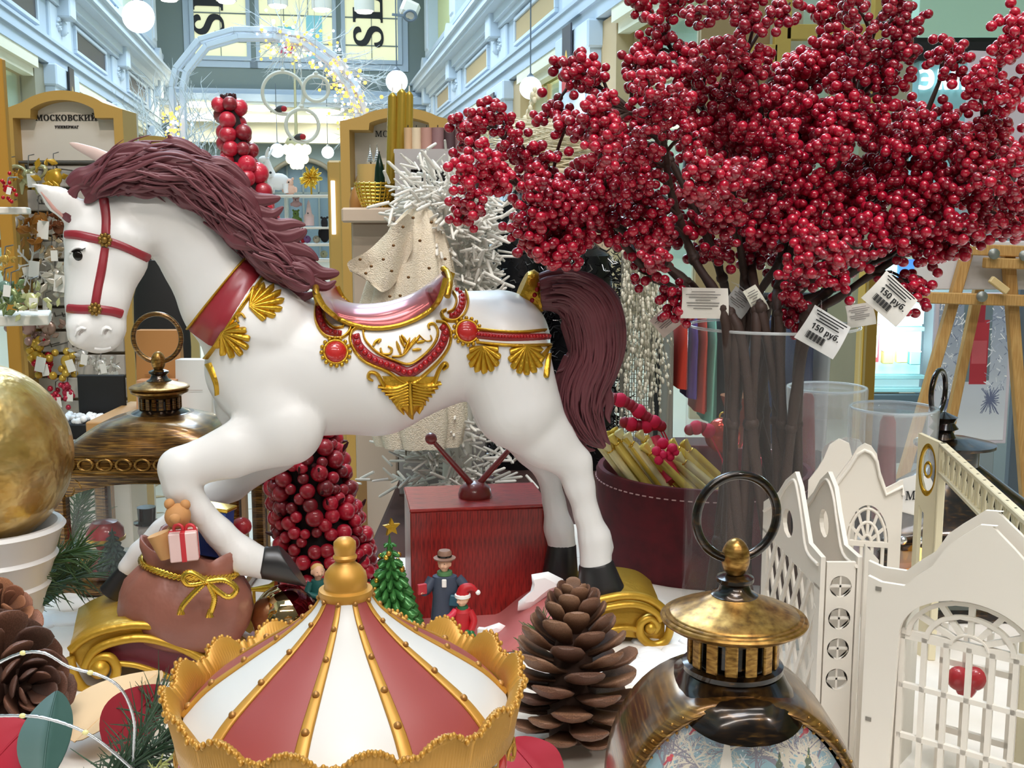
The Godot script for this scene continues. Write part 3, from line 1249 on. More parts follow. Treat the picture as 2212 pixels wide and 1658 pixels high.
func black_tinsel():
	var r:=RandomNumberGenerator.new()
	r.seed=19
	var bm:=mat("tinselblack",Color("141417"),0.35)
	bm.metallic=0.3
	var t:=thing("black_tinsel_tree","black tinsel column flecked with silver behind the horse's croup","tinsel tree",at(1190,700,1.82)*Vector3(1,0,1)+Vector3(0,TABLE2,0))
	var b:=B.new()
	var d:=1.82
	var k:=d/F*1.02
	for c in [[1120,400,62],[1255,500,72]]:
		var y1:=at(c[0],c[1],d).y-TABLE2
		var x:=at(c[0],700,d).x-t.position.x
		b.lathe([Vector2(0,0),Vector2(c[2]*k,0),Vector2(c[2]*k*1.05,y1*0.5),Vector2(c[2]*k*0.85,y1*0.9),Vector2(0,y1)],24,Transform3D(Basis.IDENTITY,Vector3(x,0,0)))
	obj("core",b,bm,t)
	var sb:=B.new()
	sb.tube([Vector3.ZERO,Vector3(0.3,0.5,0),Vector3(0,1,0)],[0.05,0.07,0.02],4,0.3)
	var sm:=sb.mesh()
	var xs:=[]
	var ys:=[]
	for i in 2600:
		var w:=r.randf() < 0.5
		var a:=r.randf()*TAU
		var rr: float=(62 if w else 72)*k*r.randf_range(0.95,1.22)
		var top:=at(1120,392,d).y if w else at(1255,492,d).y
		var y:=r.randf_range(TABLE2+0.01,top)
		var x:=at(1120 if w else 1255,700,d).x
		var p:=Vector3(x+cos(a)*rr,y,t.position.z+sin(a)*rr)-t.position
		var v:=Vector3(cos(a),0.2,sin(a))+rdir_(r)*0.8
		(ys if i % 5 == 0 else xs).append(Transform3D(basis_up(v).scaled(Vector3.ONE*r.randf_range(0.012,0.03)*(0.75 if i % 5 == 0 else 1.0)),p))
	scatter("black_strands",sm,xs,bm,t)
	scatter("silver_flecks",sm,ys,mat("silver"),t)

func bead_curtain():
	var r:=RandomNumberGenerator.new()
	r.seed=23
	var d:=1.62
	var t:=thing("bead_garland","hanging garland of silvery bead strings between the black tinsel and the vase","garland",at(1380,500,d))
	var wires:=B.new()
	var xs:=[]
	for i in 64:
		var x0:=r.randf_range(1345,1420)
		var end:=r.randf_range(780,930)
		var y0:=r.randf_range(470,520)
		if i > 54:
			end=r.randf_range(700,880)
		var sway:=r.randf_range(-20,60 if i > 48 else 24)
		var pts:=[]
		var dz:=r.randf_range(-0.05,0.03)
		for j in 8:
			var u:=j/7.0
			pts.append(at(x0+sway*u*u+7*sin(u*6.0+i),lerpf(y0,end,u),d+dz)-t.position)
		wires.tube(pts,filled(8,0.0006),3)
		for j in 22:
			var u:=r.randf()*6.999
			var p: Vector3=pts[int(u)].lerp(pts[int(u)+1],u-int(u))
			xs.append(Transform3D(Basis.from_scale(Vector3(0.0019,0.0034,0.0019)*r.randf_range(0.7,1.3)),p))
	stuff(obj("wires",wires,mat("wiresilver",Color("c6c0ac"),0.35,0.6),t))
	var bb:=B.new()
	bb.ball(Vector3.ZERO,Vector3.ONE,8,6)
	scatter("beads",bb.mesh(),xs,mat("pearl",Color("e6dfca"),0.2),t)
	# the grey mesh stand it hangs from
	var m:=thing("mesh_stand","grey wire mesh stand behind the silver bead garland","stand",at(1375,700,d+0.05)*Vector3(1,0,1)+Vector3(0,TABLE2,0))
	var x0:=at(1346,600,d+0.05).x-m.position.x
	var x1:=at(1412,600,d+0.05).x-m.position.x
	var h:=at(1380,470,d+0.05).y-TABLE2
	var b:=B.new()
	for i in 13:
		var x:=lerpf(x0,x1,i/12.0)
		b.bar(Vector3(x,0,0),Vector3(x,h,0),0.0012,0.0012,Vector3.BACK)
	for i in 60:
		b.bar(Vector3(x0,h*i/59.0,0),Vector3(x1,h*i/59.0,0),0.0010,0.0010)
	stuff(obj("mesh_wires",b,mat("meshgrey",Color("8d8a80"),0.5),m))
	b=B.new()
	for x in [x0,x1]:
		b.bar(Vector3(x,0,0),Vector3(x,h,0),0.006,0.006,Vector3.BACK,0.001)
	b.bar(Vector3(x0,h,0),Vector3(x1,h,0),0.006,0.006,Vector3.UP,0.001)
	obj("frame",b,mat("meshgrey"),m)
	# white dried grass and a budded twig above it
	var g:=thing("dried_grass","heap of bleached dried grass behind the berries","dried grass",at(1210,330,1.9))
	b=B.new()
	for i in 420:
		var p:=at(r.randf_range(1120,1330),r.randf_range(270,368),1.9+r.randf_range(-0.08,0.08))-g.position
		var v:=Vector3(r.randf_range(0.6,1),r.randf_range(-0.25,0.25),r.randf_range(-0.3,0.3)).normalized()*r.randf_range(0.03,0.08)
		b.tube([p-v,p+Vector3(0,0.004,0),p+v],[0.0009,0.0011,0.0005],4)
	stuff(obj("blades",b,mat("straw",Color("e6dcc0"),0.7),g))
	var bx:=thing("straw_tray","low pale tray that holds the bleached grass","tray",at(1215,385,1.9))
	b=B.new()
	b.box(Vector3(0,0,0),Vector3(0.19,0.025,0.2),0.004)
	obj("tray",b,mat("beigebox",Color("cbb79a"),0.6),bx)
	b=B.new()
	b.box(Vector3(0,-0.012-(bx.position.y-TABLE2)/2,0),Vector3(0.15,bx.position.y-TABLE2-0.024,0.16),0.004)
	obj("plinth",b,mat("beigebox"),bx)
	var tw:=thing("budded_twig","pale twig with white buds rising behind the left berries","twig",at(1118,300,1.88))
	b=B.new()
	var line:=curve(v2([1118,330,1126,280,1142,236,1162,194]),5)
	var p3:=line.map(func(q): return at(q.x,q.y,1.88)-tw.position)
	b.tube(p3,filled(p3.size(),0.0018),6)
	obj("stem",b,mat("straw"),tw)
	b=B.new()
	for i in 22:
		var p: Vector3=p3[r.randi() % p3.size()]
		b.ball(p+rdir_(r)*0.006,Vector3(0.004,0.0055,0.004),8,6)
	stuff(obj("buds",b,mat("budcream",Color("ebe4c8"),0.6),tw))

func frame_box():
	var d:=1.62
	var t:=thing("frame_box","light grey wooden frame box with a wire grid window, behind the white twigs","box",at(940,700,d)*Vector3(1,0,1)+Vector3(0,TABLE2,0))
	var a:=at(853,322,d)-t.position
	var e:=at(1045,324,d)-t.position
	var y1:=a.y
	var b:=B.new()
	var outer:=PackedVector2Array([Vector2(a.x,0),Vector2(e.x,0),Vector2(e.x,y1),Vector2(a.x,y1)])
	var i0:=at(888,366,d)-t.position
	var i1:=at(1012,480,d)-t.position
	var hole:=PackedVector2Array([Vector2(i0.x,i1.y),Vector2(i1.x,i1.y),Vector2(i1.x,i0.y),Vector2(i0.x,i0.y)])
	b.plate(outer,0.012,Transform3D(Basis.IDENTITY,Vector3(0,0,-0.006)),[hole])
	obj("front_frame",b,mat("greybox",Color("b3acab"),0.55),t)
	b=B.new()
	b.box(Vector3((a.x+e.x)/2,y1-0.003,-0.06),Vector3(e.x-a.x+0.004,0.006,0.12),0.001)
	obj("top",b,mat("greyboxtop",Color("d5d0cd"),0.5),t)
	b=B.new()
	b.box(Vector3((a.x+e.x)/2,y1/2,-0.112),Vector3(e.x-a.x-0.004,y1-0.008,0.006),0)
	b.box(Vector3(a.x+0.003,y1/2,-0.06),Vector3(0.006,y1-0.01,0.1),0)
	b.box(Vector3(e.x-0.003,y1/2,-0.06),Vector3(0.006,y1-0.01,0.1),0)
	obj("case",b,mat("greyinside",Color("8b8788"),0.6),t)
	for i in 14:
		b=B.new()
		var x:=lerpf(i0.x,i1.x,(i+0.5)/14.0)
		b.bar(Vector3(x,i1.y,-0.004),Vector3(x,i0.y,-0.004),0.0013,0.0013,Vector3.BACK)
		obj("grid_wire",b,mat("meshdark",Color("4b4748"),0.5),t)
	for i in 10:
		b=B.new()
		var y:=lerpf(i1.y,i0.y,(i+0.5)/10.0)
		b.bar(Vector3(i0.x,y,-0.005),Vector3(i1.x,y,-0.005),0.0013,0.0013)
		obj("grid_wire",b,mat("meshdark"),t)

func taper_candles():
	var d:=1.72
	# tray with the basket and candles
	var tr:=thing("display_tray","low beige card tray under the gold wire basket","tray",at(812,465,d))
	var b:=B.new()
	var a:=at(752,470,d)-tr.position
	var e:=at(866,470,d)-tr.position
	b.box(Vector3((a.x+e.x)/2,0,0),Vector3(e.x-a.x,0.022,0.14),0.003)
	obj("tray",b,mat("beigecard",Color("cdb7a2"),0.6),tr)
	b=B.new()
	b.box(Vector3((a.x+e.x)/2,-0.011-(tr.position.y-TABLE2-0.011)/2,-0.02),Vector3((e.x-a.x)*0.8,tr.position.y-TABLE2-0.011,0.09),0.003)
	obj("plinth",b,mat("beigecard"),tr)
	var y0:=tr.position.y+0.0115
	var k:=d/F*1.0
	var gm:=mat("candlegold",Color("c5a544"),0.25,0.6)
	for q in [[848,200,10.5,"leftmost of three tall gold taper candles in front of the right shop sign"],[868,192,11.5,"middle and thickest of three tall gold taper candles"],[884,197,9.5,"rightmost of three tall gold taper candles, leaning slightly"]]:
		var top:=at(q[0],q[1],d-0.02)
		var t:=thing("taper_candle",q[3],"candle",Vector3(at(q[0]-4,470,d-0.02).x,y0,-d+0.02),0.0,"tall gold taper candles")
		b=B.new()
		var v:=top-t.position
		b.tube([Vector3.ZERO,v*0.5,v*0.965,v*0.99,v],[q[2]*k,q[2]*k,q[2]*k*0.9,q[2]*k*0.5,q[2]*k*0.2],16)
		obj("wax",b,gm,t)
		b=B.new()
		b.tube([v,v+Vector3(0,0.008,0)],[0.0012,0.0008],6)
		obj("wick",b,mat("white"),t)
	# gold wire basket, woven
	var wb:=thing("wire_basket","small round gold wire basket before the right shop sign","basket",Vector3(at(818,440,d).x,y0,-d+0.045))
	var R:=42.0*k
	var H: float=at(818,396,d).y-y0
	for i in 22:
		var an:=TAU*i/22.0
		b=B.new()
		var v:=Vector3(cos(an),0,sin(an))
		b.tube([v*R*0.62,v*R*0.85+Vector3(0,H*0.5,0),v*R+Vector3(0,H,0)],[0.0012,0.0012,0.0012],5)
		obj("stake",b,mat("brightgold"),wb)
	for i in 7:
		b=B.new()
		var u:=(i+0.5)/7.0
		b.torus(Vector3(0,H*u,0),R*lerpf(0.63,1.0,u),0.0016,Basis(Vector3.RIGHT,PI/2),32,5)
		obj("weave_ring",b,mat("brightgold"),wb)
	b=B.new()
	b.lathe([Vector2(0,0.001),Vector2(R*0.6,0.001),Vector2(R*0.62,0.003),Vector2(0,0.003)],24)
	obj("bottom",b,mat("gold"),wb)
	var it:=[["glass_bottle","dark green pointed bottle in the gold wire basket","bottle",826,336,13.0,Color("12281d"),0.15],["wood_candle","gold birch-bark pillar candle behind the wire basket","candle",800,352,30.0,Color("c9a765"),0.5],["cone_candle","copper and yellow cone candle left of the wire basket","candle",768,400,15.0,Color("a9773f"),0.4]]
	for q in it:
		var t:=thing(q[0],q[1],q[2],Vector3(at(q[3],440,d+(0.03 if q[0] == "wood_candle" else -0.01)).x,y0,-d-(0.045 if q[0] == "wood_candle" else -0.04 if q[0] == "glass_bottle" else 0.0)))
		var h: float=at(q[3],q[4],d).y-y0
		b=B.new()
		var rr: float=q[5]*k
		if q[0] == "wood_candle":
			b.lathe([Vector2(0,0),Vector2(rr,0),Vector2(rr,h),Vector2(rr*0.8,h),Vector2(0,h-0.003)],20)
		else:
			b.lathe([Vector2(0,0),Vector2(rr,0),Vector2(rr,h*0.3),Vector2(rr*0.7,h*0.75),Vector2(rr*0.15,h),Vector2(0,h)],20)
		obj("body",b,mat(q[0],q[6],q[7]),t)
		b=B.new()
		b.tube([Vector3(0,h-0.001,0),Vector3(0,h+0.004,0)],[0.001,0.001],5)
		obj("tip",b,mat("ink"),t)
	mini_metal(at(800,352,d+0.045) ,"small silver bottle-brush tree on the birch candle, left",803,314,d+0.045)
	mini_metal(at(815,352,d+0.045),"small silver bottle-brush tree on the birch candle, right",819,312,d+0.045)
	# row of bark candles on the grey box
	var cols:=[Color("c7a37c"),Color("d8c4a6"),Color("b3877a"),Color("8d6a6b"),Color("4c3539"),Color("7a5a5c")]
	var xx:=[882,900,922,946,972,992]
	var ww:=[9,11,13,14,12,10]
	var ybox: float=at(940,322,1.62).y
	for i in 6:
		var p:=at(xx[i],322,1.68)
		var t:=thing("bark_candle",["caramel","cream","rose","mauve","dark plum","dusky"][i]+" bark pillar candle in the row on the grey frame box","candle",Vector3(p.x,ybox,-1.68),0.0,"bark pillar candles on the grey box")
		var h:=at(xx[i],276,1.68).y-ybox
		b=B.new()
		b.lathe([Vector2(0,0),Vector2(ww[i]*k*0.95,0),Vector2(ww[i]*k*0.95,h),Vector2(ww[i]*k*0.7,h),Vector2(0,h-0.002)],14)
		obj("wax",b,mat("bark%d" % i,cols[i],0.6),t)
		b=B.new()
		b.tube([Vector3(0,h-0.002,0),Vector3(0,h+0.004,0)],[0.0008,0.0008],5)
		obj("wick",b,mat("ink"),t)
	mini_metal(at(985,278,1.68),"tall silver bottle-brush tree on the dark bark candle",985,238,1.68)

func mini_metal(p: Vector3,label: String,px: float,py: float,d: float):
	var h:=at(px,py,d).y-p.y
	var t:=thing("silver_tree",label,"ornament",p)
	var b:=B.new()
	for i in 8:
		var u:=i/8.0
		b.lathe([Vector2(h*0.22*(1-u),h*(u*0.9+0.06)),Vector2(h*0.1*(1-u),h*(u*0.9+0.16))],10)
	b.lathe([Vector2(h*0.12,0),Vector2(h*0.03,h*0.03),Vector2(h*0.02,h),Vector2(0,h*1.05)],10)
	obj("tree",b,mat("silver"),t)

# ------------------------------------------------------------------ display units with arched sign boards, and their wares
func sign_unit(t: Node3D,d: float,xl: float,xr: float,xs0: float,xs1: float,ytop: float,yshoulder: float,ybot: float,txt_px: Array,deep: float,shelves: Array):
	# outline of the front frame in pixels at depth d: outer posts at xl, xr; the arch springs at xs0, xs1
	var P:=func(px,py):
		var q:=at(px,py,d)
		return Vector2(q.x-t.position.x,q.y)
	var out:=PackedVector2Array()
	var inn:=PackedVector2Array()
	var th: float=absf(P.call(xl+20,300).x-P.call(xl,300).x)
	var a: Vector2=P.call(xl,yshoulder)
	var e: Vector2=P.call(xr,yshoulder)
	var s0: Vector2=P.call(xs0,yshoulder)
	var s1: Vector2=P.call(xs1,yshoulder)
	var top: float=P.call(xs0,ytop).y
	out.append(Vector2(a.x,0))
	out.append(a)
	for i in 17:
		var u:=i/16.0
		var x:=lerpf(s0.x,s1.x,u)
		out.append(Vector2(x,s0.y+(top-s0.y)*pow(sin(PI*lerpf(0.06,0.94,u)),0.62)))
	out.append(e)
	out.append(Vector2(e.x,0))
	inn.append(Vector2(a.x+th,0.06))
	inn.append(Vector2(a.x+th,a.y-th*0.9))
	inn.append(Vector2(s0.x+th*0.9,a.y-th*0.9))
	for i in 17:
		var u:=i/16.0
		var x:=lerpf(s0.x+th,s1.x-th,u)
		inn.append(Vector2(x,s0.y-th*0.5+(top-s0.y-th*0.5)*pow(sin(PI*lerpf(0.06,0.94,u)),0.62)))
	inn.append(Vector2(s1.x-th*0.9,e.y-th*0.9))
	inn.append(Vector2(e.x-th,e.y-th*0.9))
	inn.append(Vector2(e.x-th,0.06))
	var b:=B.new()
	b.plate(out,deep,Transform3D(Basis.IDENTITY,Vector3(0,0,-deep)),[inn])
	obj("frame",b,mat("boothgold"),t)
	b=B.new()
	b.plate(out,0.02,Transform3D(Basis.IDENTITY,Vector3(0,0,-deep-0.02)))
	obj("back_board",b,mat("boothwhite"),t)
	# sign board
	var ysb: float=P.call(xl,ybot).y
	var sb:=PackedVector2Array(inn)
	for i in sb.size():
		sb[i].y=maxf(sb[i].y,ysb)
	b=B.new()
	b.plate(sb,0.012,Transform3D(Basis.IDENTITY,Vector3(0,0,-deep*0.5)))
	obj("sign_board",b,mat("boothwhite"),t)
	for k in txt_px:
		var w: float=absf(P.call(k[2],k[3]).x-P.call(k[1],k[3]).x)
		var tm:=text_mesh(k[0],w/k[4],0.004,k[5],k[6])
		var o:=obj("lettering",tm,mat("ink"),t)
		var c: Vector2=P.call((k[1]+k[2])/2.0,k[3])
		o.position=Vector3(c.x,c.y,-deep*0.5+0.0145)
	for y in shelves:
		b=B.new()
		var q: Vector2=P.call(xl,y)
		b.box(Vector3((a.x+e.x)/2,q.y-0.005,-deep*0.5),Vector3(e.x-a.x-th*2,0.008,deep-0.02),0.001)
		obj("shelf",b,mat("glassshelf",Color("cfe0dc"),0.15),t)

func build_stall():
	var d:=4.4
	var t:=thing("sign_unit","left display unit with arched gold frame and cream sign, hung with ornaments","display unit",Vector3(at(130,600,d).x,0,-d))
	sign_unit(t,d,6,264,46,222,195,236,344,[["МОСКОВСКИЙ",67,190,251,6.9,"Droid Serif",700],["УНИВЕРМАГ",102,157,271,6.9,"Droid Serif",700]],0.16,[])
	# slat wall inside it: horizontal boards with grooves
	var y0:=at(130,920,d).y
	var y1:=at(130,352,d).y
	var x0:=at(28,600,d).x-t.position.x
	var x1:=at(244,600,d).x-t.position.x
	for i in 11:
		var b:=B.new()
		var ya:=lerpf(y0,y1,i/11.0)
		var yb:=lerpf(y0,y1,(i+1)/11.0)
		b.box(Vector3((x0+x1)/2,(ya+yb)/2,-0.10),Vector3(x1-x0,yb-ya-0.012,0.02),0.004)
		obj("slat",b,mat("slatgrey",Color("c4bfb8"),0.6),t)
	var rail:=B.new()
	rail.tube([Vector3(x0,y1+0.005,-0.03),Vector3(x1,y1+0.005,-0.03)],[0.006,0.006],8)
	obj("rail",rail,mat("railgrey",Color("6f6d6a"),0.4,0.6),t)
	ornaments(d)
	# near post of the unit at the left edge and white shelves
	var n:=thing("shelf_post","ochre shelf post behind the white shelves at the left edge","post",Vector3(at(24,600,3.9).x,0,-3.9))
	var b:=B.new()
	b.box(Vector3(0,0.95,0),Vector3(0.045,1.9,0.03),0.003)
	obj("post",b,mat("ochre",Color("b98732"),0.5),n)
	b=B.new()
	b.box(Vector3(0,0.02,0),Vector3(0.12,0.04,0.12),0.004)
	obj("foot",b,mat("ochre"),n)
	for k in [[62,455,"upper white shelf end at the left edge",14.0],[108,686,"lower white shelf with frosted greenery at the left edge",22.0]]:
		var e:=at(k[0],k[1],3.3)
		var s:=thing("wall_shelf",k[2],"shelf",Vector3(e.x,e.y,-3.3),0.35)
		b=B.new()
		b.box(Vector3(-0.25,0,-0.02),Vector3(0.5,k[3]/F*3.3,0.2),0.003)
		obj("board",b,mat("shelfwhite",Color("e9e4dc"),0.5),s)
		b=B.new()
		b.bar(Vector3(-0.3,-0.015,-0.1),Vector3(-0.3,-0.12,-0.12),0.01,0.02)
		b.bar(Vector3(-0.3,-1.0*e.y+0.02,-0.12),Vector3(-0.3,-0.1,-0.12),0.02,0.02,Vector3.BACK)
		obj("bracket",b,mat("railgrey"),s)
	# black tray of crystals
	var bt:=thing("black_tray","black tray with white crystal stones under the hung ornaments","tray",Vector3(at(195,915,3.6).x,at(195,925,3.6).y,-3.6))
	b=B.new()
	b.box(Vector3(0,0,0),Vector3(0.20,0.05,0.12),0.004)
	b.box(Vector3(0.02,0.09,-0.065),Vector3(0.16,0.16,0.01),0.004)
	obj("tray",b,mat("black"),bt)
	b=B.new()
	b.box(Vector3(0,-0.025-(bt.position.y-0.025)/2,0),Vector3(0.3,bt.position.y-0.025,0.16),0.004)
	obj("cabinet",b,mat("boothwhite"),bt)
	var r:=RandomNumberGenerator.new()
	r.seed=31
	b=B.new()
	for i in 40:
		b.ball(Vector3(r.randf_range(-0.09,0.09),0.028+r.randf()*0.012,r.randf_range(-0.05,0.05)),Vector3(0.012,0.01,0.011)*r.randf_range(0.6,1.5),5,4,Basis(rdir_(r),r.randf()*3))
	stuff(obj("crystals",b,mat("snow"),bt))
	behind_neck()
	# right unit
	d=4.2
	t=thing("sign_unit","right display unit with arched gold frame and sign, behind the gold tapers","display unit",Vector3(at(860,600,d).x,0,-d))
	sign_unit(t,d,734,990,778,946,232,262,392,[["МОСКОВСКИЙ",804,928,283,6.9,"Droid Serif",400]],0.3,[404,482,528,592])
	var sh:=[[790,526,Color("7fc2ab"),"green glass tree ornament on the right unit's shelf",0.09],[815,528,Color("b9cfd6"),"clear glass ornament on the right unit's shelf",0.06],[765,590,Color("c2d3d3"),"pale glass figure on the right unit's lower shelf",0.05],[774,404,Color("bda070"),"gold ornament on the right unit's upper shelf",0.05]]
	for k in sh:
		var p:=at(k[0],k[1],d+0.12)
		var o:=thing("glass_ornament",k[3],"ornament",p)
		b=B.new()
		b.lathe([Vector2(0,0),Vector2(k[4]*0.4,0),Vector2(k[4]*0.3,k[4]*0.3),Vector2(k[4]*0.12,k[4]*0.8),Vector2(0,k[4])],14)
		obj("body",b,mat("orn"+k[2].to_html(),k[2],0.15),o)
		b=B.new()
		b.ball(Vector3(0,k[4]*1.03,0),Vector3.ONE*k[4]*0.08,8,6)
		obj("tip",b,mat("brightgold"),o)
	# narrow unit behind it and arched unit behind the mane
	t=thing("sign_unit","narrow gold edged unit with a lit edge, left of the right sign unit","display unit",Vector3(at(725,600,5.6).x,0,-5.6))
	b=B.new()
	var w0:=at(712,600,5.6).x-t.position.x
	var w1:=at(742,600,5.6).x-t.position.x
	var h:=at(725,346,5.6).y
	b.box(Vector3((w0+w1)/2,h/2,-0.1),Vector3(w1-w0,h,0.2),0.01)
	obj("side",b,mat("boothgold"),t)
	b=B.new()
	b.box(Vector3(w0+0.028,h*0.86,0.006),Vector3(0.02,h*0.16,0.012),0.002)
	obj("edge_light",b,glow(Color(1,0.97,0.88),1.2),t)
	t=thing("sign_unit","low arched gold unit half hidden behind the mane","display unit",Vector3(at(330,600,6.5).x,0,-6.5))
	sign_unit(t,6.5,262,392,270,384,293,312,360,[],0.2,[])
	toy_shelf()

func ornament(d: float,px: float,py: float,s: float,kind: String,col: Color,label: String,seed_: int):
	var r:=RandomNumberGenerator.new()
	r.seed=seed_
	var k:=d/F
	var t:=thing("hung_ornament",label,"ornament",at(px,py,d-0.03))
	var m:=mat("orn"+col.to_html(),col,0.25,0.35)
	var b:=B.new()
	if kind == "bow":
		for q in [[-0.5,0.25],[0.5,0.25]]:
			b.torus(Vector3(q[0],q[1],0)*s*k,0.4*s*k,0.12*s*k,Basis(Vector3.BACK,q[0]*0.8),14,6,Vector2(1.1,0.7))
		b.ball(Vector3(0,0.2*s*k,0.02),Vector3.ONE*0.16*s*k,8,6)
		for q in [-1.0,1.0]:
			b.tube([Vector3(0,0.1,0)*s*k,Vector3(q*0.35,-0.4,0.05)*s*k,Vector3(q*0.4,-0.9,0)*s*k],[0.12*s*k,0.16*s*k,0.05*s*k],6,0.3)
	elif kind == "flake":
		for i in 6:
			var a:=i*PI/3+0.2
			var v:=Vector3(cos(a),sin(a),0)*s*k
			b.bar(Vector3.ZERO,v,0.07*s*k,0.07*s*k,Vector3.BACK)
			for e in [0.45,0.7]:
				for q in [-0.8,0.8]:
					b.bar(v*e,v*e+Vector3(cos(a+q),sin(a+q),0)*s*k*0.3,0.05*s*k,0.05*s*k,Vector3.BACK)
	elif kind == "berries":
		for i in 16:
			b.ball(Vector3(r.randfn(0,0.4),r.randfn(0,0.5),r.randfn(0,0.2))*s*k,Vector3.ONE*s*k*0.2,8,6)
	elif kind == "balls":
		for i in 11:
			b.ball(Vector3(r.randfn(0,0.42),r.randfn(-0.1,0.5),r.randfn(0,0.25))*s*k,Vector3.ONE*s*k*0.22,10,8)
	else:
		for i in 26:
			var v:=Vector3(r.randfn(0,0.5),r.randfn(0,0.4),r.randfn(0,0.3))*s*k
			var w:=rdir_(r)
			b.tube([v,v+w*s*k*0.22,v+w*s*k*0.5],[s*k*0.03,s*k*0.16,s*k*0.01],6,0.25)
	if kind != "flake":
		b.ball(Vector3.ZERO,Vector3(0.5,0.5,0.22)*s*k*0.8,10,8)
	obj("ornament",b,m,t)
	b=B.new()
	b.tube([Vector3(0,s*k*0.4,0),Vector3(0,s*k*1.1,-0.01),Vector3(0,s*k*1.2,-0.06)],[0.002,0.002,0.002],4)
	obj("hanger",b,mat("railgrey"),t)
	if r.randf() < 0.6:
		b=B.new()
		b.box(Vector3(s*k*0.35,-s*k*0.2,s*k*0.5),Vector3(s*k*0.45,s*k*0.7,0.001),0,Basis(Vector3.BACK,r.randf_range(-0.3,0.3)))
		obj("tag",b,mat("paperwhite"),t)

func ornaments(d: float):
	var gold:=Color("c59a2f")
	var sil:=Color("c9c6c2")
	var cop:=Color("9a5a35")
	var L:=[[20,380,26,"leaf",Color("c38b2b"),"amber leaf ornament at the left end of the top row"],[62,382,30,"bow",Color("b9b489"),"pale gold bow hung in the top row, left of the gold one"],[116,384,34,"leaf",gold,"gold leafy ornament hung in the top row above the near ear"],[16,408,16,"berries",Color("b5121c"),"small red berry ornament at the far left, above the upper shelf"],
		[24,480,30,"leaf",sil,"silver leaf ornament under the upper white shelf"],[84,485,40,"leaf",Color("a36a2c"),"copper leafy ornament in the second row"],[128,492,26,"leaf",Color("7d4a30"),"dark copper ornament beside the horse's forehead"],[66,570,36,"flake",Color("e2e0dd"),"white snowflake ornament in the third row"],[120,600,38,"leaf",Color("d6cfc2"),"ivory leafy ornament beside the horse's cheek"],
		[112,545,24,"leaf",Color("bda98a"),"beige ornament above the ivory one"],[60,705,34,"balls",Color("a9867e"),"dusky pink ball ornament under the lower shelf"],[105,708,30,"leaf",Color("9c8174"),"mauve leafy ornament beside the muzzle"],[80,775,34,"berries",Color("c9a03a"),"gold bell ornament in the bottom row"],[92,790,26,"berries",Color("b01228"),"red berry spray in the bottom row"],
		[146,780,28,"balls",Color("d0ad4a"),"shiny gold ball cluster in the bottom row"],[176,768,24,"leaf",sil,"silver ornament right of the gold ball cluster"],[218,788,22,"leaf",Color("dcd8d2"),"white ornament with tags at the right of the bottom row"],[120,860,24,"berries",Color("c03048"),"pink-red berry twig above the black tray"],[146,848,22,"berries",Color("c23a55"),"second pink berry twig above the black tray"],[70,850,20,"berries",Color("8d1024"),"dark red berry twig beside the gold globe"],
		[10,620,26,"leaf",Color("8aa79c"),"pale teal ornament at the left edge, third row"],[24,640,34,"leaf",Color("7b8a5a"),"frosted green sprig on the lower white shelf"],[66,648,30,"leaf",Color("cfcf9a"),"pale yellow bow sprig at the end of the lower shelf"],[10,560,18,"leaf",Color("c8a350"),"gold ring ornament at the left edge"]]
	for i in L.size():
		ornament(3.2 if i in [20,21,22,23,3] else d-0.06,L[i][0],L[i][1],L[i][2]*1.35,L[i][3],L[i][4],L[i][5],100+i)
	# empty hooks and card hangers between them
	var r:=RandomNumberGenerator.new()
	r.seed=3
	var b:=B.new()
	for i in 46:
		var p:=at(r.randf_range(36,238),[366,440,520,600,680,745][i % 6],d)
		b.tube([p+Vector3(0,0,-0.09),p+Vector3(0,0,0.06),p+Vector3(0,0.015,0.07)],[0.003,0.003,0.003],5)
	var h:=thing("display_hooks","rows of grey display hooks on the slat wall","hooks",Vector3.ZERO)
	stuff(obj("hooks",b,mat("railgrey"),h))
	var cd:=[[92,545],[104,612],[58,590],[100,660],[106,690],[212,826],[232,818],[250,816],[196,842],[46,640]]
	for i in cd.size():
		var t:=thing("hang_card","small white card on the slat wall, %s" % ["on the gold leaves in the second row","by the ivory leaves in the third row","left of the snowflake","right of the pink balls, higher","right of the pink balls, lower","first of the bottom right row","second of the bottom right row","third of the bottom right row","lowest, under the silver ornament","left of the ivory leaves"][i],"tag",at(cd[i][0],cd[i][1],d-0.05),0.0,"white hang cards on the slat wall")
		b=B.new()
		b.box(Vector3.ZERO,Vector3(0.028,0.05,0.002),0.0005,Basis(Vector3.BACK,r.randf_range(-0.25,0.25)))
		obj("card",b,mat("paperwhite"),t)
		b=B.new()
		b.tube([Vector3(0,0.02,0),Vector3(0,0.05,0.0),Vector3(0,0.055,-0.05)],[0.0012,0.0012,0.0012],4)
		obj("loop",b,mat("railgrey"),t)

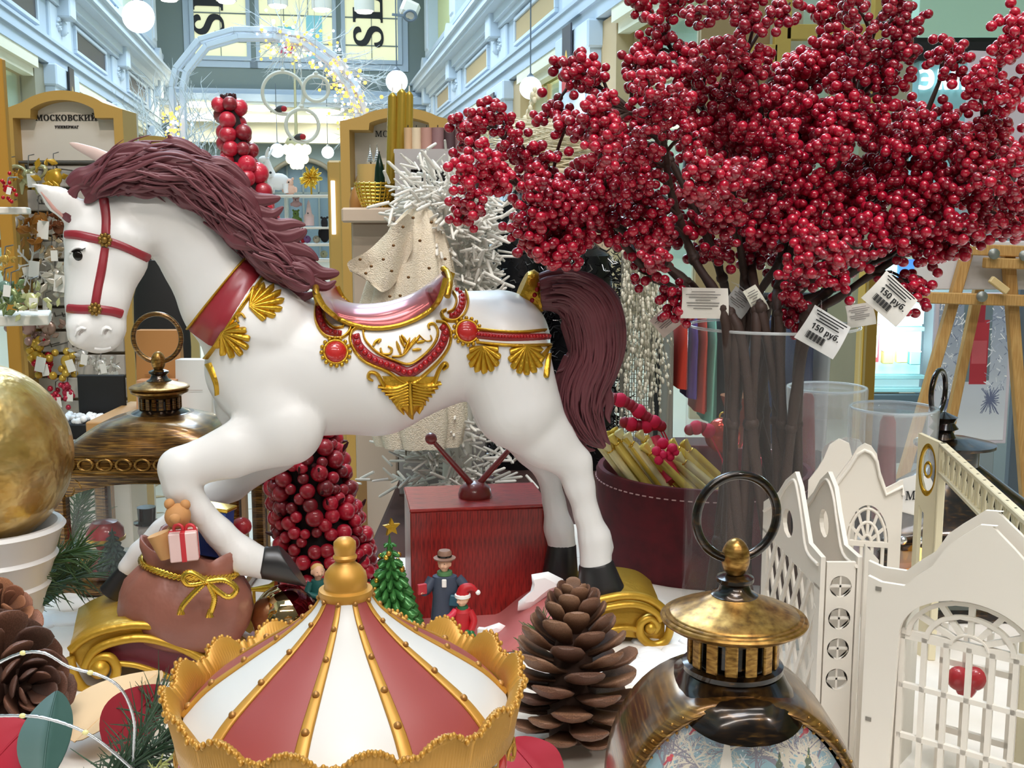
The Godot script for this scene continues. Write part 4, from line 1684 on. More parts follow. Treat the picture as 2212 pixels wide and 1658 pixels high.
func behind_neck():
	var b:=B.new()
	var t:=thing("shop_counter","low wooden table behind the horse's throat","counter",Vector3(at(350,900,3.4).x,0,-3.55))
	var yc:=at(350,905,3.4).y
	b.box(Vector3(0.03,yc-0.02,0),Vector3(0.5,0.04,0.4),0.004)
	obj("top",b,mat("counterwood",Color("b98b57"),0.5),t)
	for q in [[-0.18,-0.15],[0.24,-0.15],[-0.18,0.15],[0.24,0.15]]:
		b=B.new()
		b.box(Vector3(q[0],(yc-0.04)/2,q[1]),Vector3(0.03,yc-0.04,0.03),0.003)
		obj("leg",b,mat("cabwood",Color("8f6a45"),0.6),t)
	var L:=[["paper_bag","brown kraft paper bag under the horse's throat","bag",352,905,92,190,Color("b07a44"),3.45],["cream_box","peach card box in front of the kraft bag","box",345,905,84,90,Color("cf9a74"),3.38],["white_bag","white paper bag behind the collar's tail","bag",425,905,74,130,Color("dedcda"),3.42]]
	for k in L:
		var d: float=k[8]
		var w: float=k[5]*d/F
		var h: float=k[6]*d/F
		var o:=thing(k[0],k[1],k[2],Vector3(at(k[3],k[4],d).x,yc+0.0005,-d))
		b=B.new()
		var secs:=[]
		for q in [[1.0,0.0],[1.0,0.5],[0.98,0.95],[0.98,1.0]]:
			var hw: float=w/2*q[0]
			var hz: float=0.035*(1.0-0.3*q[1])
			secs.append(PackedVector3Array([Vector3(-hw,h*q[1],hz),Vector3(hw,h*q[1],hz),Vector3(hw,h*q[1],-hz),Vector3(-hw,h*q[1],-hz)]))
		b.ring_loft(secs)
		b.cap(secs[0],true)
		b.cap(secs[3])
		obj("body",b,mat(k[0],k[7],0.7),o)
		b=B.new()
		b.box(Vector3(0,h*0.5,0.0345),Vector3(w*0.6,h*0.004,0.001),0)
		obj("fold",b,mat("foldline",k[7].darkened(0.3),0.7),o)
	var bk:=thing("black_bag","black bag behind the horse's throat, above the kraft bag","bag",Vector3(at(345,600,3.7).x,yc+0.0,-3.7))
	b=B.new()
	var y1: float=at(345,562,3.7).y-yc
	b.lathe([Vector2(0,0),Vector2(0.088,0),Vector2(0.095,y1*0.4),Vector2(0.09,y1*0.75),Vector2(0.05,y1),Vector2(0,y1)],24,Transform3D.IDENTITY,1.0,0.4)
	obj("body",b,mat("black"),bk)
	b=B.new()
	b.torus(Vector3(0,y1+0.02,0),0.035,0.005)
	obj("handle",b,mat("black"),bk)

func toy_shelf():
	# wares on shelves far down the aisle, right of the mane
	var d:=6.2
	var t:=thing("toy_shelving","open white shelving with small toys, seen between mane and right unit","shelving",Vector3(at(650,600,d).x,0,-d))
	for y in [424,492,528,562,600]:
		var b:=B.new()
		var p:=at(650,y,d)
		b.box(Vector3(0.06,p.y,0),Vector3(0.34,0.012,0.3),0.002)
		obj("shelf",b,mat("shelfwhite",Color("e9e4dc"),0.5),t)
	for x in [-0.10,0.22]:
		var b:=B.new()
		b.box(Vector3(x,at(650,420,d).y/2,-0.14),Vector3(0.015,at(650,420,d).y,0.02),0.002)
		obj("upright",b,mat("shelfwhite"),t)
	var L:=[[590,420,40,90,"deer",Color("efeceb"),"white plush reindeer behind the top of the berry cone"],[626,424,26,40,"plush",Color("e3b9a4"),"peach plush toy under the chandelier"],[640,450,20,24,"plush",Color("c9a2a6"),"small pink plush toy on the toy shelf"],[668,490,22,58,"gnome",Color("e9cdd0"),"pale pink gnome with pointed cap on the toy shelf"],[702,526,22,60,"plush",Color("23222b"),"dark plush penguin on the toy shelf"],[640,490,20,38,"plush",Color("5f7a3c"),"green and yellow toy on the toy shelf"],[664,528,16,30,"ball",Color("9a6fb0"),"violet ornament on the middle toy shelf"],[684,528,16,28,"ball",Color("d9d3c4"),"pearl ornament on the middle toy shelf"],[700,560,16,24,"ball",Color("cfd2b2"),"pale green ornament on the lower toy shelf"],[655,528,10,22,"ball",Color("c3182c"),"bright red ball ornament at the mane's edge"],[724,560,10,22,"ball",Color("c58a2e"),"amber ball ornament beside the gold unit"],[672,560,16,22,"ball",Color("ddd8d0"),"white bowl ornament on the lower toy shelf"]]
	for k in L:
		var p:=at(k[0],k[1],d)
		var o:=thing("shelf_toy",k[6],"toy",p)
		var w: float=k[2]*d/F
		var h: float=k[3]*d/F
		var m:=mat("toy"+k[5].to_html(),k[5],0.7)
		var b:=B.new()
		match k[4]:
			"ball":
				b.ball(Vector3(0,w*0.5+0.008,0),Vector3.ONE*w*0.5,14,10)
			"gnome":
				b.lathe([Vector2(0,0.007),Vector2(w*0.5,0.007),Vector2(w*0.5,h*0.4),Vector2(w*0.3,h*0.5),Vector2(w*0.12,h*0.9),Vector2(0,h)],14)
			"deer":
				b.ball(Vector3(w*0.3,h*0.3,0),Vector3(w*0.6,h*0.2,w*0.3),12,8)
				b.tube([Vector3(w*0.0,h*0.4,0),Vector3(-w*0.2,h*0.65,0),Vector3(-w*0.3,h*0.8,0)],[w*0.25,w*0.18,w*0.16],10)
				b.ball(Vector3(-w*0.42,h*0.82,0),Vector3(w*0.3,w*0.18,w*0.17),10,8)
				for q in [-1.0,1.0]:
					b.tube([Vector3(-w*0.25,h*0.88,q*0.02),Vector3(-w*0.15,h*1.0,q*0.04),Vector3(-w*0.05,h*1.08,q*0.05)],[0.01,0.008,0.004],6)
					b.tube([Vector3(-w*0.05,h*0.25,q*0.02),Vector3(-w*0.1,0.007,q*0.02)],[0.018,0.014],8)
					b.tube([Vector3(w*0.7,h*0.25,q*0.02),Vector3(w*0.75,0.007,q*0.02)],[0.018,0.014],8)
			_:
				b.ball(Vector3(0,h*0.3+0.006,0),Vector3(w*0.5,h*0.3,w*0.4),12,8)
				b.ball(Vector3(0,h*0.72,0),Vector3(w*0.34,h*0.22,w*0.3),12,8)
				for q in [-1.0,1.0]:
					b.ball(Vector3(q*w*0.28,h*0.92,0),Vector3.ONE*w*0.12,8,6)
					b.ball(Vector3(q*w*0.5,h*0.35,0),Vector3(w*0.14,h*0.16,w*0.14),8,6)
		obj("body",b,m,o)
		b=B.new()
		b.ball(Vector3(0.0,h*(0.74 if k[4] == "plush" else 0.5),w*(0.32 if k[4] == "plush" else 0.5)),Vector3.ONE*w*0.07,6,5)
		obj("detail",b,mat("ink"),o)
	# gold starburst on its stick
	var s:=thing("starburst","gold starburst ornament on a stick before the arched far doorway","ornament",at(672,384,d))
	var b:=B.new()
	for i in 60:
		var v:=rdir_(rng)*(26.0 if i % 2 else 19.0)*d/F
		b.tube([v*0.2,v*0.8,v],[0.004,0.008,0.001],5)
	obj("rays",b,mat("brightgold"),s)
	b=B.new()
	b.tube([Vector3(0,0,0),Vector3(0,at(672,424,d).y-s.position.y+0.006,0)],[0.005,0.005],6)
	obj("stick",b,mat("gold"),s)
	# white rings with a bullfinch each, hung on threads
	var R:=[[612,201,43,"largest of three white hanging rings, with a small bullfinch at its foot",1],[683,191,26,"smallest of three white hanging rings, upper right",0],[653,271,34,"lowest of three white hanging rings, with a small red bird",1]]
	for k in R:
		var dd:=7.0
		var c:=at(k[0],k[1],dd)
		var o:=thing("hanging_ring",k[3],"decoration",c)
		var rr: float=k[2]*dd/F
		b=B.new()
		b.torus(Vector3.ZERO,rr,0.011,Basis(Vector3.UP,0.2),48,10)
		obj("ring",b,mat("ringwhite",Color("eeeadc"),0.6),o)
		b=B.new()
		b.ball(Vector3(0,rr+0.014,0),Vector3.ONE*0.014,8,6)
		b.tube([Vector3(0,rr,0),Vector3(0,rr+6.0,0)],[0.0015,0.0015],4)
		obj("thread",b,mat("ringwhite"),o)
		if k[4] == 1:
			b=B.new()
			b.ball(Vector3(-0.02,-rr+0.03,0.01),Vector3(0.034,0.02,0.018),10,8,Basis(Vector3.BACK,0.3))
			b.tube([Vector3(-0.045,-rr+0.024,0.01),Vector3(-0.08,-rr+0.012,0.01)],[0.01,0.004],6)
			obj("bird",b,mat("birdgrey",Color("4b4747"),0.7),o)
			b=B.new()
			b.ball(Vector3(0.004,-rr+0.03,0.018),Vector3(0.02,0.018,0.014),10,8)
			obj("red_breast",b,mat("birdred",Color("b5202c"),0.7),o)

# ------------------------------------------------------------------ the shop on the right behind the berries
func quad_wall(t: Node3D,called: String,d: float,x0: float,y0: float,x1: float,y1: float,m: Material,thick:=0.04,push:=0.0):
	var a:=at(x0,y1,d)
	var e:=at(x1,y0,d)
	var b:=B.new()
	b.box(Vector3((a.x+e.x)/2,(a.y+e.y)/2,-d-thick/2+push)-t.position,Vector3(absf(e.x-a.x),absf(e.y-a.y),thick),0.002)
	return obj(called,b,m,t)

func build_right_shop():
	# lit kiosk: mint panel over a black band, teal board with letters
	var d:=5.2
	var t:=thing("kiosk","lit kiosk with a mint green top panel, black band and white letters, behind the berries","kiosk",Vector3(at(2080,500,d).x,0,-d))
	quad_wall(t,"mint_panel",d,1978,-120,2330,82,mat("mint",Color("bfe6cd"),0.6),0.1,0.03)
	quad_wall(t,"black_band",d,1968,72,2330,132,mat("black"),0.1,0.01)
	quad_wall(t,"teal_board",d,1972,130,2330,420,mat("teal",Color("8fc0c6"),0.5),0.08)
	var tm:=text_mesh("ЭМЕ",0.125,0.02,"Droid Sans",700)
	var o:=obj("lettering",tm,glow(Color(0.93,0.99,1.0),1.0),t)
	o.position=at(2046,172,d-0.02)-t.position
	quad_wall(t,"lower_wall",d,1972,420,2330,1180,mat("kioskgrey",Color("8b979c"),0.6),0.08)
	# lit shelves
	quad_wall(t,"lit_niche",d-0.03,1866,560,2000,838,glow(Color(0.78,0.95,0.98),0.42),0.04)
	for k in [[560,600,Color("3f6fd0")],[600,640,Color("a9d4ec")],[655,700,Color("d8e8e4")]]:
		quad_wall(t,"lit_stripe",d-0.06,1940,k[0],1998,k[1],mat("stripe"+k[2].to_html(),k[2],0.5),0.02)
	for y in [706,810,838]:
		quad_wall(t,"niche_shelf",d-0.08,1864,y,1998,y+9,mat("shelfteal",Color("7fa8ac"),0.4),0.05)
	quad_wall(t,"plinth",d-0.1,1864,852,2004,1000,mat("plinthdark",Color("39464e"),0.5),0.05)
	quad_wall(t,"red_poster_frame",d-0.12,1868,700,1902,782,mat("posterred",Color("c03a44"),0.5),0.02)
	quad_wall(t,"red_poster",d-0.14,1872,708,1898,772,mat("paperwhite"),0.02)
	for k in [[1916,780,Color("e4cf72")],[1946,778,Color("f0d98a")],[1974,782,Color("8fd6dc")]]:
		var bx:=thing("shelf_box","small %s box on the lit kiosk shelf" % ["yellow","pale yellow","turquoise"][[1916,1946,1974].find(k[0])],"box",at(k[0],k[1],d-0.1))
		var b:=B.new()
		b.box(Vector3(0,0.02,0),Vector3(0.05,0.06,0.04),0.004)
		obj("box",b,mat("sb"+k[2].to_html(),k[2],0.5),bx)
		b=B.new()
		b.box(Vector3(0,0.051,0),Vector3(0.052,0.006,0.042),0.001)
		obj("lid",b,mat("paperwhite"),bx)
	quad_wall(t,"yellow_post",d-0.3,1846,560,1872,1200,mat("yellowpost",Color("c79a2c"),0.45),0.1)
	quad_wall(t,"yellow_post",d-0.34,1872,560,1880,1200,mat("yellowdark",Color("8d6a1c"),0.5),0.06)
	var l:=OmniLight3D.new()
	l.name="kiosk_glow"
	l.light_energy=0.45
	l.light_color=Color(0.85,0.97,1.0)
	l.light_size=0.15
	l.omni_range=10
	l.omni_attenuation=2
	l.shadow_enabled=true
	l.position=at(1940,700,d-0.25)-t.position
	t.add_child(l,true)
	# yellow wooden door frames of the shop front
	var f:=thing("door_screen","yellow wooden door frames with glass, high behind the berries","door frame",Vector3(at(1770,400,7.0).x,0,-7.0))
	var yw:=mat("yellowwood",Color("c9a44e"),0.5)
	for k in [[1668,-60,1714,300],[1872,-60,1912,420],[1700,52,1880,84],[1600,96,1680,140],[1780,180,1800,640],[1900,180,1924,700]]:
		quad_wall(f,"door_rail",7.0,k[0],k[1],k[2],k[3],yw,0.08)
	quad_wall(f,"door_panel",7.1,1500,-60,1668,700,mat("doorpanel",Color("a78a5e"),0.6),0.06)
	quad_wall(f,"pane",7.08,1714,-60,1872,640,mat("shopglass"),0.01)
	quad_wall(f,"back_wall",7.6,1480,-100,1990,1300,mat("shopback",Color("b8ad8e"),0.7),0.06)
	# white boards on stands
	var wb:=thing("white_board","big lilac-white display board above the easel at the right edge","board",Vector3(at(2180,400,3.2).x,0,-3.2))
	var brd:=B.new()
	var a:=at(2090,112,3.2)
	var poly:=PackedVector2Array()
	for q in [[2094,110],[2330,120],[2330,420],[2080,420]]:
		var p:=at(q[0],q[1],3.2)
		poly.append(Vector2(p.x-wb.position.x,p.y))
	brd.plate(poly,0.02,Transform3D(Basis.IDENTITY,Vector3(0,0,-0.01)))
	obj("board",brd,mat("lilac",Color("d3c9d2"),0.6),wb)
	brd=B.new()
	brd.box(Vector3(0.08,at(2180,420,3.2).y/2,-0.03),Vector3(0.04,at(2180,420,3.2).y,0.03),0.003)
	obj("stand",brd,mat("lampstem",Color("59636c"),0.5),wb)
	easel()
	clothes_rack()

func clothes_rack():
	# garments on a rail, seen through the vase and left of it
	var d:=3.4
	var t:=thing("clothes_rail","dark clothes rail with hanging garments, seen through the vase","clothes rail",Vector3(at(1580,700,d).x,0,-d))
	var x0:=at(1424,640,d).x-t.position.x
	var x1:=at(1780,640,d).x-t.position.x
	var y:=at(1600,640,d).y
	var b:=B.new()
	b.tube([Vector3(x0,y,0),Vector3(x1,y,0)],[0.012,0.012],10)
	for x in [x0,x1]:
		b.tube([Vector3(x,0,0),Vector3(x,y,0)],[0.012,0.012],10)
		b.tube([Vector3(x,0.012,-0.2),Vector3(x,0.012,0.2)],[0.012,0.012],8)
	obj("rail",b,mat("black"),t)
	var G:=[[1440,1000,Color("8a8378"),"grey garment at the left end of the clothes rail"],[1470,830,Color("d0402e"),"vermilion garment on the clothes rail, left of the vase"],[1492,850,Color("5b3a86"),"violet garment on the clothes rail at the vase edge"],[1512,880,Color("c24a3a"),"rust red garment seen through the vase's left side"],[1532,900,Color("7fb5a0"),"mint green garment seen through the vase"],[1560,980,Color("2b2a30"),"black garment seen through the vase"],[1590,1000,Color("37405a"),"slate blue garment in the middle of the vase"],[1648,1010,Color("1f2a48"),"navy coat seen through the vase, widest of the garments"],[1728,980,Color("26304f"),"second navy garment right of the widest coat"],[1770,960,Color("b8bab9"),"pale grey garment at the right end of the clothes rail"]]
	for i in G.size():
		var k: Array=G[i]
		var p:=at(k[0],652,d)
		var g:=thing("garment",k[3],"garment",Vector3(p.x,y,-d))
		var low: float=at(k[0],k[1],d).y-y
		var secs:=[]
		for q in [[low,0.052,0.11],[low*0.6,0.042,0.12],[-0.12,0.03,0.14],[-0.06,0.022,0.12],[-0.035,0.012,0.03]]:
			var sec:=PackedVector3Array()
			for j in 24:
				var a:=TAU*j/24.0
				var f:=1.0+0.14*cos(a*6.0+i)*clampf(-q[0]*2.0,0,1)
				sec.append(Vector3(cos(a)*q[1]*(0.42 if i < 6 or i == 9 else 0.95)*f,q[0],-sin(a)*q[2]*f))
			secs.append(sec)
		b=B.new()
		b.ring_loft(secs)
		obj("cloth",b,mat("garment%d" % i,k[2],0.85),g)
		b=B.new()
		b.tube([Vector3(0,-0.035,0),Vector3(0,0.0,0),Vector3(0.0,0.02,0.012),Vector3(0,0.024,0)],[0.002,0.002,0.002,0.002],5)
		obj("hanger_hook",b,mat("silver"),g)

func easel():
	var d:=2.5
	var t:=thing("easel","pale wooden easel holding a white canvas at the right edge","easel",Vector3(at(2120,700,d).x,0,-d))
	var wood:=textured("easelwood",noise_tex(0.02,[[0.0,Color("b38447")],[1.0,Color("d6ac6c")]],91),Vector3(40,3,40),0.5)
	var bars:=[["leg",2096,520,1958,1000,22,0.0],["leg",2176,530,2212,1010,24,0.0],["leg",2160,560,2075,960,20,-0.08],["ledge",1975,640,2300,650,24,0.03],["clamp",2090,538,2300,546,24,0.02],["clamp",2112,566,2230,570,22,0.035]]
	for k in bars:
		var a:=at(k[1],k[2],d)-t.position
		var e:=at(k[3],k[4],d)-t.position
		if k[0] == "leg":
			e=a+(e-a)*(a.y/(a.y-e.y))
		var b:=B.new()
		var w: float=k[5]*d/F
		var z:=Vector3(0,0,k[6])
		b.bar(a+z,e+z,0.024 if k[0] != "leg" else 0.022,w,Vector3.UP if k[0] != "leg" else Vector3.RIGHT,0.002)
		obj(k[0],b,wood,t)
	var b:=B.new()
	b.bar(at(2140,602,d-0.06)-t.position,at(2176,630,d-0.06)-t.position,0.012,0.016,Vector3.UP,0.002)
	obj("peg",b,mat("pegwood",Color("e0c28a"),0.5),t)
	for k in [[2146,548],[2212,552],[2120,640]]:
		b=B.new()
		b.lathe(v2([0,0,0.012,0,0.012,0.006,0.006,0.01,0,0.01]),12,Transform3D(Basis(Vector3.RIGHT,PI/2),at(k[0],k[1],d-0.055)-t.position))
		obj("wing_nut",b,mat("nutgrey",Color("8d8f88"),0.4,0.6),t)
	var cv:=thing("canvas","white canvas standing on the easel's ledge","canvas",Vector3(at(2110,600,d-0.03).x,at(2110,640,d).y+0.014,-d-0.028))
	b=B.new()
	var x0:=at(1986,600,d).x-cv.position.x
	var x1:=at(2330,600,d).x-cv.position.x
	var h: float=at(2100,560,d).y-cv.position.y
	b.box(Vector3((x0+x1)/2,h/2+0.02,0),Vector3(x1-x0,h+0.04,0.018),0.002)
	obj("face",b,mat("canvaswhite",Color("d9d6d6"),0.7),cv)
	b=B.new()
	b.box(Vector3((x0+x1)/2,h/2+0.02,-0.012),Vector3(x1-x0-0.01,h+0.03,0.006),0.001)
	obj("stretcher",b,wood,cv)
	# winter poster with a red bottle behind the easel legs
	var ps:=thing("winter_poster","winter poster with a red bottle and frosted branches behind the easel","poster",Vector3(at(2090,800,3.0).x,0,-3.0))
	b=B.new()
	var p0:=at(2014,950,3.0)-ps.position
	var p1:=at(2186,640,3.0)-ps.position
	var rows:=[PackedVector3Array([Vector3(p0.x,p0.y,0),Vector3(p1.x,p0.y,0)]),PackedVector3Array([Vector3(p0.x,p1.y,0),Vector3(p1.x,p1.y,0)])]
	b.sheet(rows)
	b.u=PackedVector2Array(v2([0,1,1,1,0,0,1,0]))
	var pm:=mat("winterposter",Color.WHITE,0.5)
	pm.albedo_texture=poster_print()
	obj("print",b,pm,ps)
	b=B.new()
	b.box(Vector3((p0.x+p1.x)/2,(p0.y+p1.y)/2,-0.008),Vector3(p1.x-p0.x+0.02,p1.y-p0.y+0.02,0.014),0.002)
	obj("board",b,mat("lilac"),ps)
	b=B.new()
	b.box(Vector3(0,p0.y/2,-0.02),Vector3(0.18,p0.y,0.03),0.003)
	obj("stand",b,mat("kioskgrey"),ps)

func poster_print() -> ImageTexture:
	var W:=320
	var H:=560
	pic=Image.create(W,H,false,Image.FORMAT_RGB8)
	var r:=RandomNumberGenerator.new()
	r.seed=12
	for j in H:
		pic.fill_rect(Rect2i(0,j,W,1),Color("8f9bb0").lerp(Color("eceef2"),float(j)/H))
	pic.fill_rect(Rect2i(110,0,130,330),Color("6f8088"))
	pic.fill_rect(Rect2i(150,90,78,250),Color("b23340"))
	pic.fill_rect(Rect2i(170,20,36,80),Color("9d2a38"))
	pic.fill_rect(Rect2i(156,170,66,90),Color("c65a62"))
	for i in 260:
		var x:=r.randf_range(0,110) if r.randf() < 0.6 else r.randf_range(235,320)
		var y:=r.randf_range(0,380)
		var c: Color=[Color("e9ecf3"),Color("b3bccd"),Color("7c86a0"),Color("ffffff")][r.randi() % 4]
		p_line(x,y,x+r.randf_range(-22,22),y+r.randf_range(-22,22),r.randf_range(0.8,2.5),c)
	for i in 70:
		var x:=60+r.randf_range(-45,45)
		p_line(60,420,x,420+r.randf_range(-50,60),1.6,Color("6a7290"))
		p_line(250,400,250+r.randf_range(-45,45),400+r.randf_range(-50,60),1.6,Color("6a7290"))
	return ImageTexture.create_from_image(pic)

# ------------------------------------------------------------------ a blended-capsule field, meshed with surface nets
class Field:
	var lo: Vector3
	var n: Vector3i
	var h: float
	var s:=PackedFloat32Array()     # sum of exp(-d/k)
	var f:=PackedFloat32Array()     # signed distance
	var k: float

	func _init(a: Vector3,b: Vector3,cell: float,blend: float):
		lo=a
		h=cell
		k=blend
		n=Vector3i(((b-a)/cell).ceil())+Vector3i.ONE
		s.resize(n.x*n.y*n.z)

	# tapered capsule; sz squashes it along z
	func bone(a: Vector3,b: Vector3,ra: float,rb: float,sz:=1.0):
		var m:=k*5.0
		var r:=maxf(ra,rb)+m
		var p0:=((a.min(b)-Vector3(r,r,r*sz)-lo)/h).floor()
		var p1:=((a.max(b)+Vector3(r,r,r*sz)-lo)/h).ceil()
		var x0:=maxi(0,int(p0.x))
		var y0:=maxi(0,int(p0.y))
		var z0:=maxi(0,int(p0.z))
		var x1:=mini(n.x-1,int(p1.x))
		var y1:=mini(n.y-1,int(p1.y))
		var z1:=mini(n.z-1,int(p1.z))
		var mid:=(a.z+b.z)*0.5
		var dx:=b.x-a.x
		var dy:=b.y-a.y
		var dz:=(b.z-a.z)/sz
		var l2:=maxf(dx*dx+dy*dy+dz*dz,1e-12)
		var dr:=rb-ra
		for zi in range(z0,z1+1):
			var pz:=(lo.z+zi*h-a.z)/sz
			for yi in range(y0,y1+1):
				var py:=lo.y+yi*h-a.y
				var o:=(zi*n.y+yi)*n.x
				for xi in range(x0,x1+1):
					var px:=lo.x+xi*h-a.x
					var t:=clampf((px*dx+py*dy+pz*dz)/l2,0.0,1.0)
					var ex:=px-dx*t
					var ey:=py-dy*t
					var ez:=pz-dz*t
					var d:=sqrt(ex*ex+ey*ey+ez*ez)-ra-dr*t
					if d < m:
						s[o+xi]+=exp(minf(-d/k,60.0))

	func finish():
		f.resize(s.size())
		for i in s.size():
			f[i]=-k*log(s[i]) if s[i] > 0.0 else k*6.0

	func carve(a: Vector3,b: Vector3,ra: float,rb: float,soft:=0.001):
		var r:=maxf(ra,rb)+0.01
		var p0:=Vector3i(((a.min(b)-Vector3.ONE*r-lo)/h).floor()).clamp(Vector3i.ZERO,n-Vector3i.ONE)
		var p1:=Vector3i(((a.max(b)+Vector3.ONE*r-lo)/h).ceil()).clamp(Vector3i.ZERO,n-Vector3i.ONE)
		var ab:=b-a
		var l2:=maxf(ab.length_squared(),1e-12)
		for zi in range(p0.z,p1.z+1):
			for yi in range(p0.y,p1.y+1):
				for xi in range(p0.x,p1.x+1):
					var q:=lo+Vector3(xi,yi,zi)*h-a
					var t:=clampf(q.dot(ab)/l2,0,1)
					var d:=-((q-ab*t).length()-lerpf(ra,rb,t))
					var o:=(zi*n.y+yi)*n.x+xi
					f[o]=soft*log(exp(f[o]/soft)+exp(d/soft)) if absf(f[o]) < 0.02 and absf(d) < 0.02 else maxf(f[o],d)

	func value(p: Vector3) -> float:
		var q:=(p-lo)/h
		var i:=Vector3i(q.floor())
		if i.x < 0 or i.y < 0 or i.z < 0 or i.x >= n.x-1 or i.y >= n.y-1 or i.z >= n.z-1:
			return k*6.0
		var w:=q-Vector3(i)
		var o:=(i.z*n.y+i.y)*n.x+i.x
		var sy:=n.x
		var sz:=n.x*n.y
		var a:=lerpf(lerpf(f[o],f[o+1],w.x),lerpf(f[o+sy],f[o+sy+1],w.x),w.y)
		var b:=lerpf(lerpf(f[o+sz],f[o+sz+1],w.x),lerpf(f[o+sz+sy],f[o+sz+sy+1],w.x),w.y)
		return lerpf(a,b,w.z)

	func grad(p: Vector3) -> Vector3:
		var e:=h*0.8
		return Vector3(value(p+Vector3(e,0,0))-value(p-Vector3(e,0,0)),value(p+Vector3(0,e,0))-value(p-Vector3(0,e,0)),value(p+Vector3(0,0,e))-value(p-Vector3(0,0,e))).normalized()

	func march(from: Vector3,dir: Vector3,far: float) -> Vector3:   # first meeting with the surface,or infinity
		var t:=0.0
		while t < far:
			if value(from+dir*t) < 0.0:
				for q in 5:
					t+=value(from+dir*t)*0.9
				return from+dir*t
			t+=h*0.5
		return Vector3.INF

	func net(b: B):
		var at_:={}
		var sx:=1
		var sy:=n.x
		var sz:=n.x*n.y
		var off:=[0,sx,sy,sx+sy,sz,sz+sx,sz+sy,sz+sx+sy]
		for zi in n.z-1:
			for yi in n.y-1:
				var row:=(zi*n.y+yi)*n.x
				for xi in n.x-1:
					var o:=row+xi
					var c0:=f[o] < 0.0
					if c0 == (f[o+1] < 0.0) and c0 == (f[o+sy] < 0.0) and c0 == (f[o+sz] < 0.0) and c0 == (f[o+sy+1] < 0.0) and c0 == (f[o+sz+1] < 0.0) and c0 == (f[o+sz+sy] < 0.0) and c0 == (f[o+sz+sy+1] < 0.0):
						continue
					var sum:=Vector3.ZERO
					var cnt:=0
					for e in 12:
						var ax:=e/4
						var q:=e % 4
						var i0: int
						if ax == 0:
							i0=q*2
						elif ax == 1:
							i0=(q & 1)+(q >> 1)*4
						else:
							i0=q
						var i1: int=i0+(1 << ax)
						var va: float=f[o+off[i0]]
						var vb: float=f[o+off[i1]]
						if (va < 0.0) != (vb < 0.0):
							var w:=va/(va-vb)
							var pp:=Vector3(i0 & 1,(i0 >> 1) & 1,i0 >> 2)
							pp[ax]+=w
							sum+=pp
							cnt+=1
					at_[o]=b.p(lo+(Vector3(xi,yi,zi)+sum/cnt)*h)
		for o in at_:
			var c0:=f[o] < 0.0
			# quads round the three edges that leave this corner
			if c0 != (f[o+sx] < 0.0):
				_q(b,at_,o,o-sy,o-sy-sz,o-sz,c0)
			if c0 != (f[o+sy] < 0.0):
				_q(b,at_,o,o-sz,o-sz-sx,o-sx,c0)
			if c0 != (f[o+sz] < 0.0):
				_q(b,at_,o,o-sx,o-sx-sy,o-sy,c0)

	func _q(b: B,at_: Dictionary,i: int,j: int,m: int,l: int,c0: bool):
		if at_.has(i) and at_.has(j) and at_.has(m) and at_.has(l):
			if c0:
				b.quad(at_[i],at_[j],at_[m],at_[l])
			else:
				b.quad(at_[l],at_[m],at_[j],at_[i])

# ------------------------------------------------------------------ the horse
var body: Field
var horse: Node3D

func hp(px: float,py: float,dz:=0.0) -> Vector3:
	return at(px,py,HD-dz-(760.0-px)*0.00007)

func hk() -> float:                                     # metres of one pixel at the horse
	return HD/F*1.01

func rib(pts: Array,wid: Array,th: float,both:=false,per:=5,round_:=4.0,f: Field=null,far_only:=false) -> B:
	# a raised strip that hugs the surface: pixels along its middle, half widths in pixels, thickness in metres
	var fl:=f if f != null else body
	var line:=curve(pts,per)
	var ww:=[]
	var wpts:=[]
	for x in wid:
		wpts.append(Vector2(x,0))
	for x in curve(wpts,per):
		ww.append(x.x)
	var b:=B.new()
	for side in ([1] if far_only else ([0,1] if both else [0])):
		var rows:=[]
		for i in line.size():
			var d: Vector2=(line[mini(i+1,line.size()-1)]-line[maxi(i-1,0)]).normalized()
			var nrm:=Vector2(-d.y,d.x)
			var row:=PackedVector3Array()
			var ok:=true
			for j in 7:
				var s:=-1.0+j/3.0
				var q: Vector2=line[i]+nrm*s*ww[i]
				var hit:=surf_hit(q,side,fl)
				if hit.x == INF:
					ok=false
					break
				var g:=fl.grad(hit)
				row.append(hit+g*th*(1.0-pow(absf(s),round_)*1.35))
			if ok:
				rows.append(row)
			elif rows.size() > 1:
				b.sheet(rows,side == 0)
				rows=[]
			else:
				rows=[]
		if rows.size() > 1:
			b.sheet(rows,side == 0)
	return b

func surf_hit(q: Vector2,side:=0,fl: Field=null) -> Vector3:
	var f:=fl if fl != null else body
	var mid:=hp(q.x,q.y)
	var r:=ray(q.x,q.y)
	if side == 0:
		return f.march(mid-r*0.11,r,0.22)
	return f.march(mid+r*0.11,-r,0.22)

func gem(name_: String,px: float,py: float,r: float,m: Material,parent: Node):
	var hit:=surf_hit(Vector2(px,py))
	if hit.x == INF:
		return
	var g:=body.grad(hit)
	var bs:=basis_to(g)
	var b:=B.new()
	b.ball(hit+g*r*0.15,Vector3(r,r,r*0.6),24,14,bs)
	obj(name_,b,m,parent)
	var s:=B.new()
	s.torus(hit+g*r*0.1,r*1.08,r*0.14,bs,28,8)
	for i in 16:
		var a:=TAU*i/16.0
		s.ball(hit+bs*Vector3(cos(a),sin(a),0)*r*1.32+g*r*0.1,Vector3.ONE*r*0.2,8,6)
	obj("gem_setting",s,mat("gold"),parent)

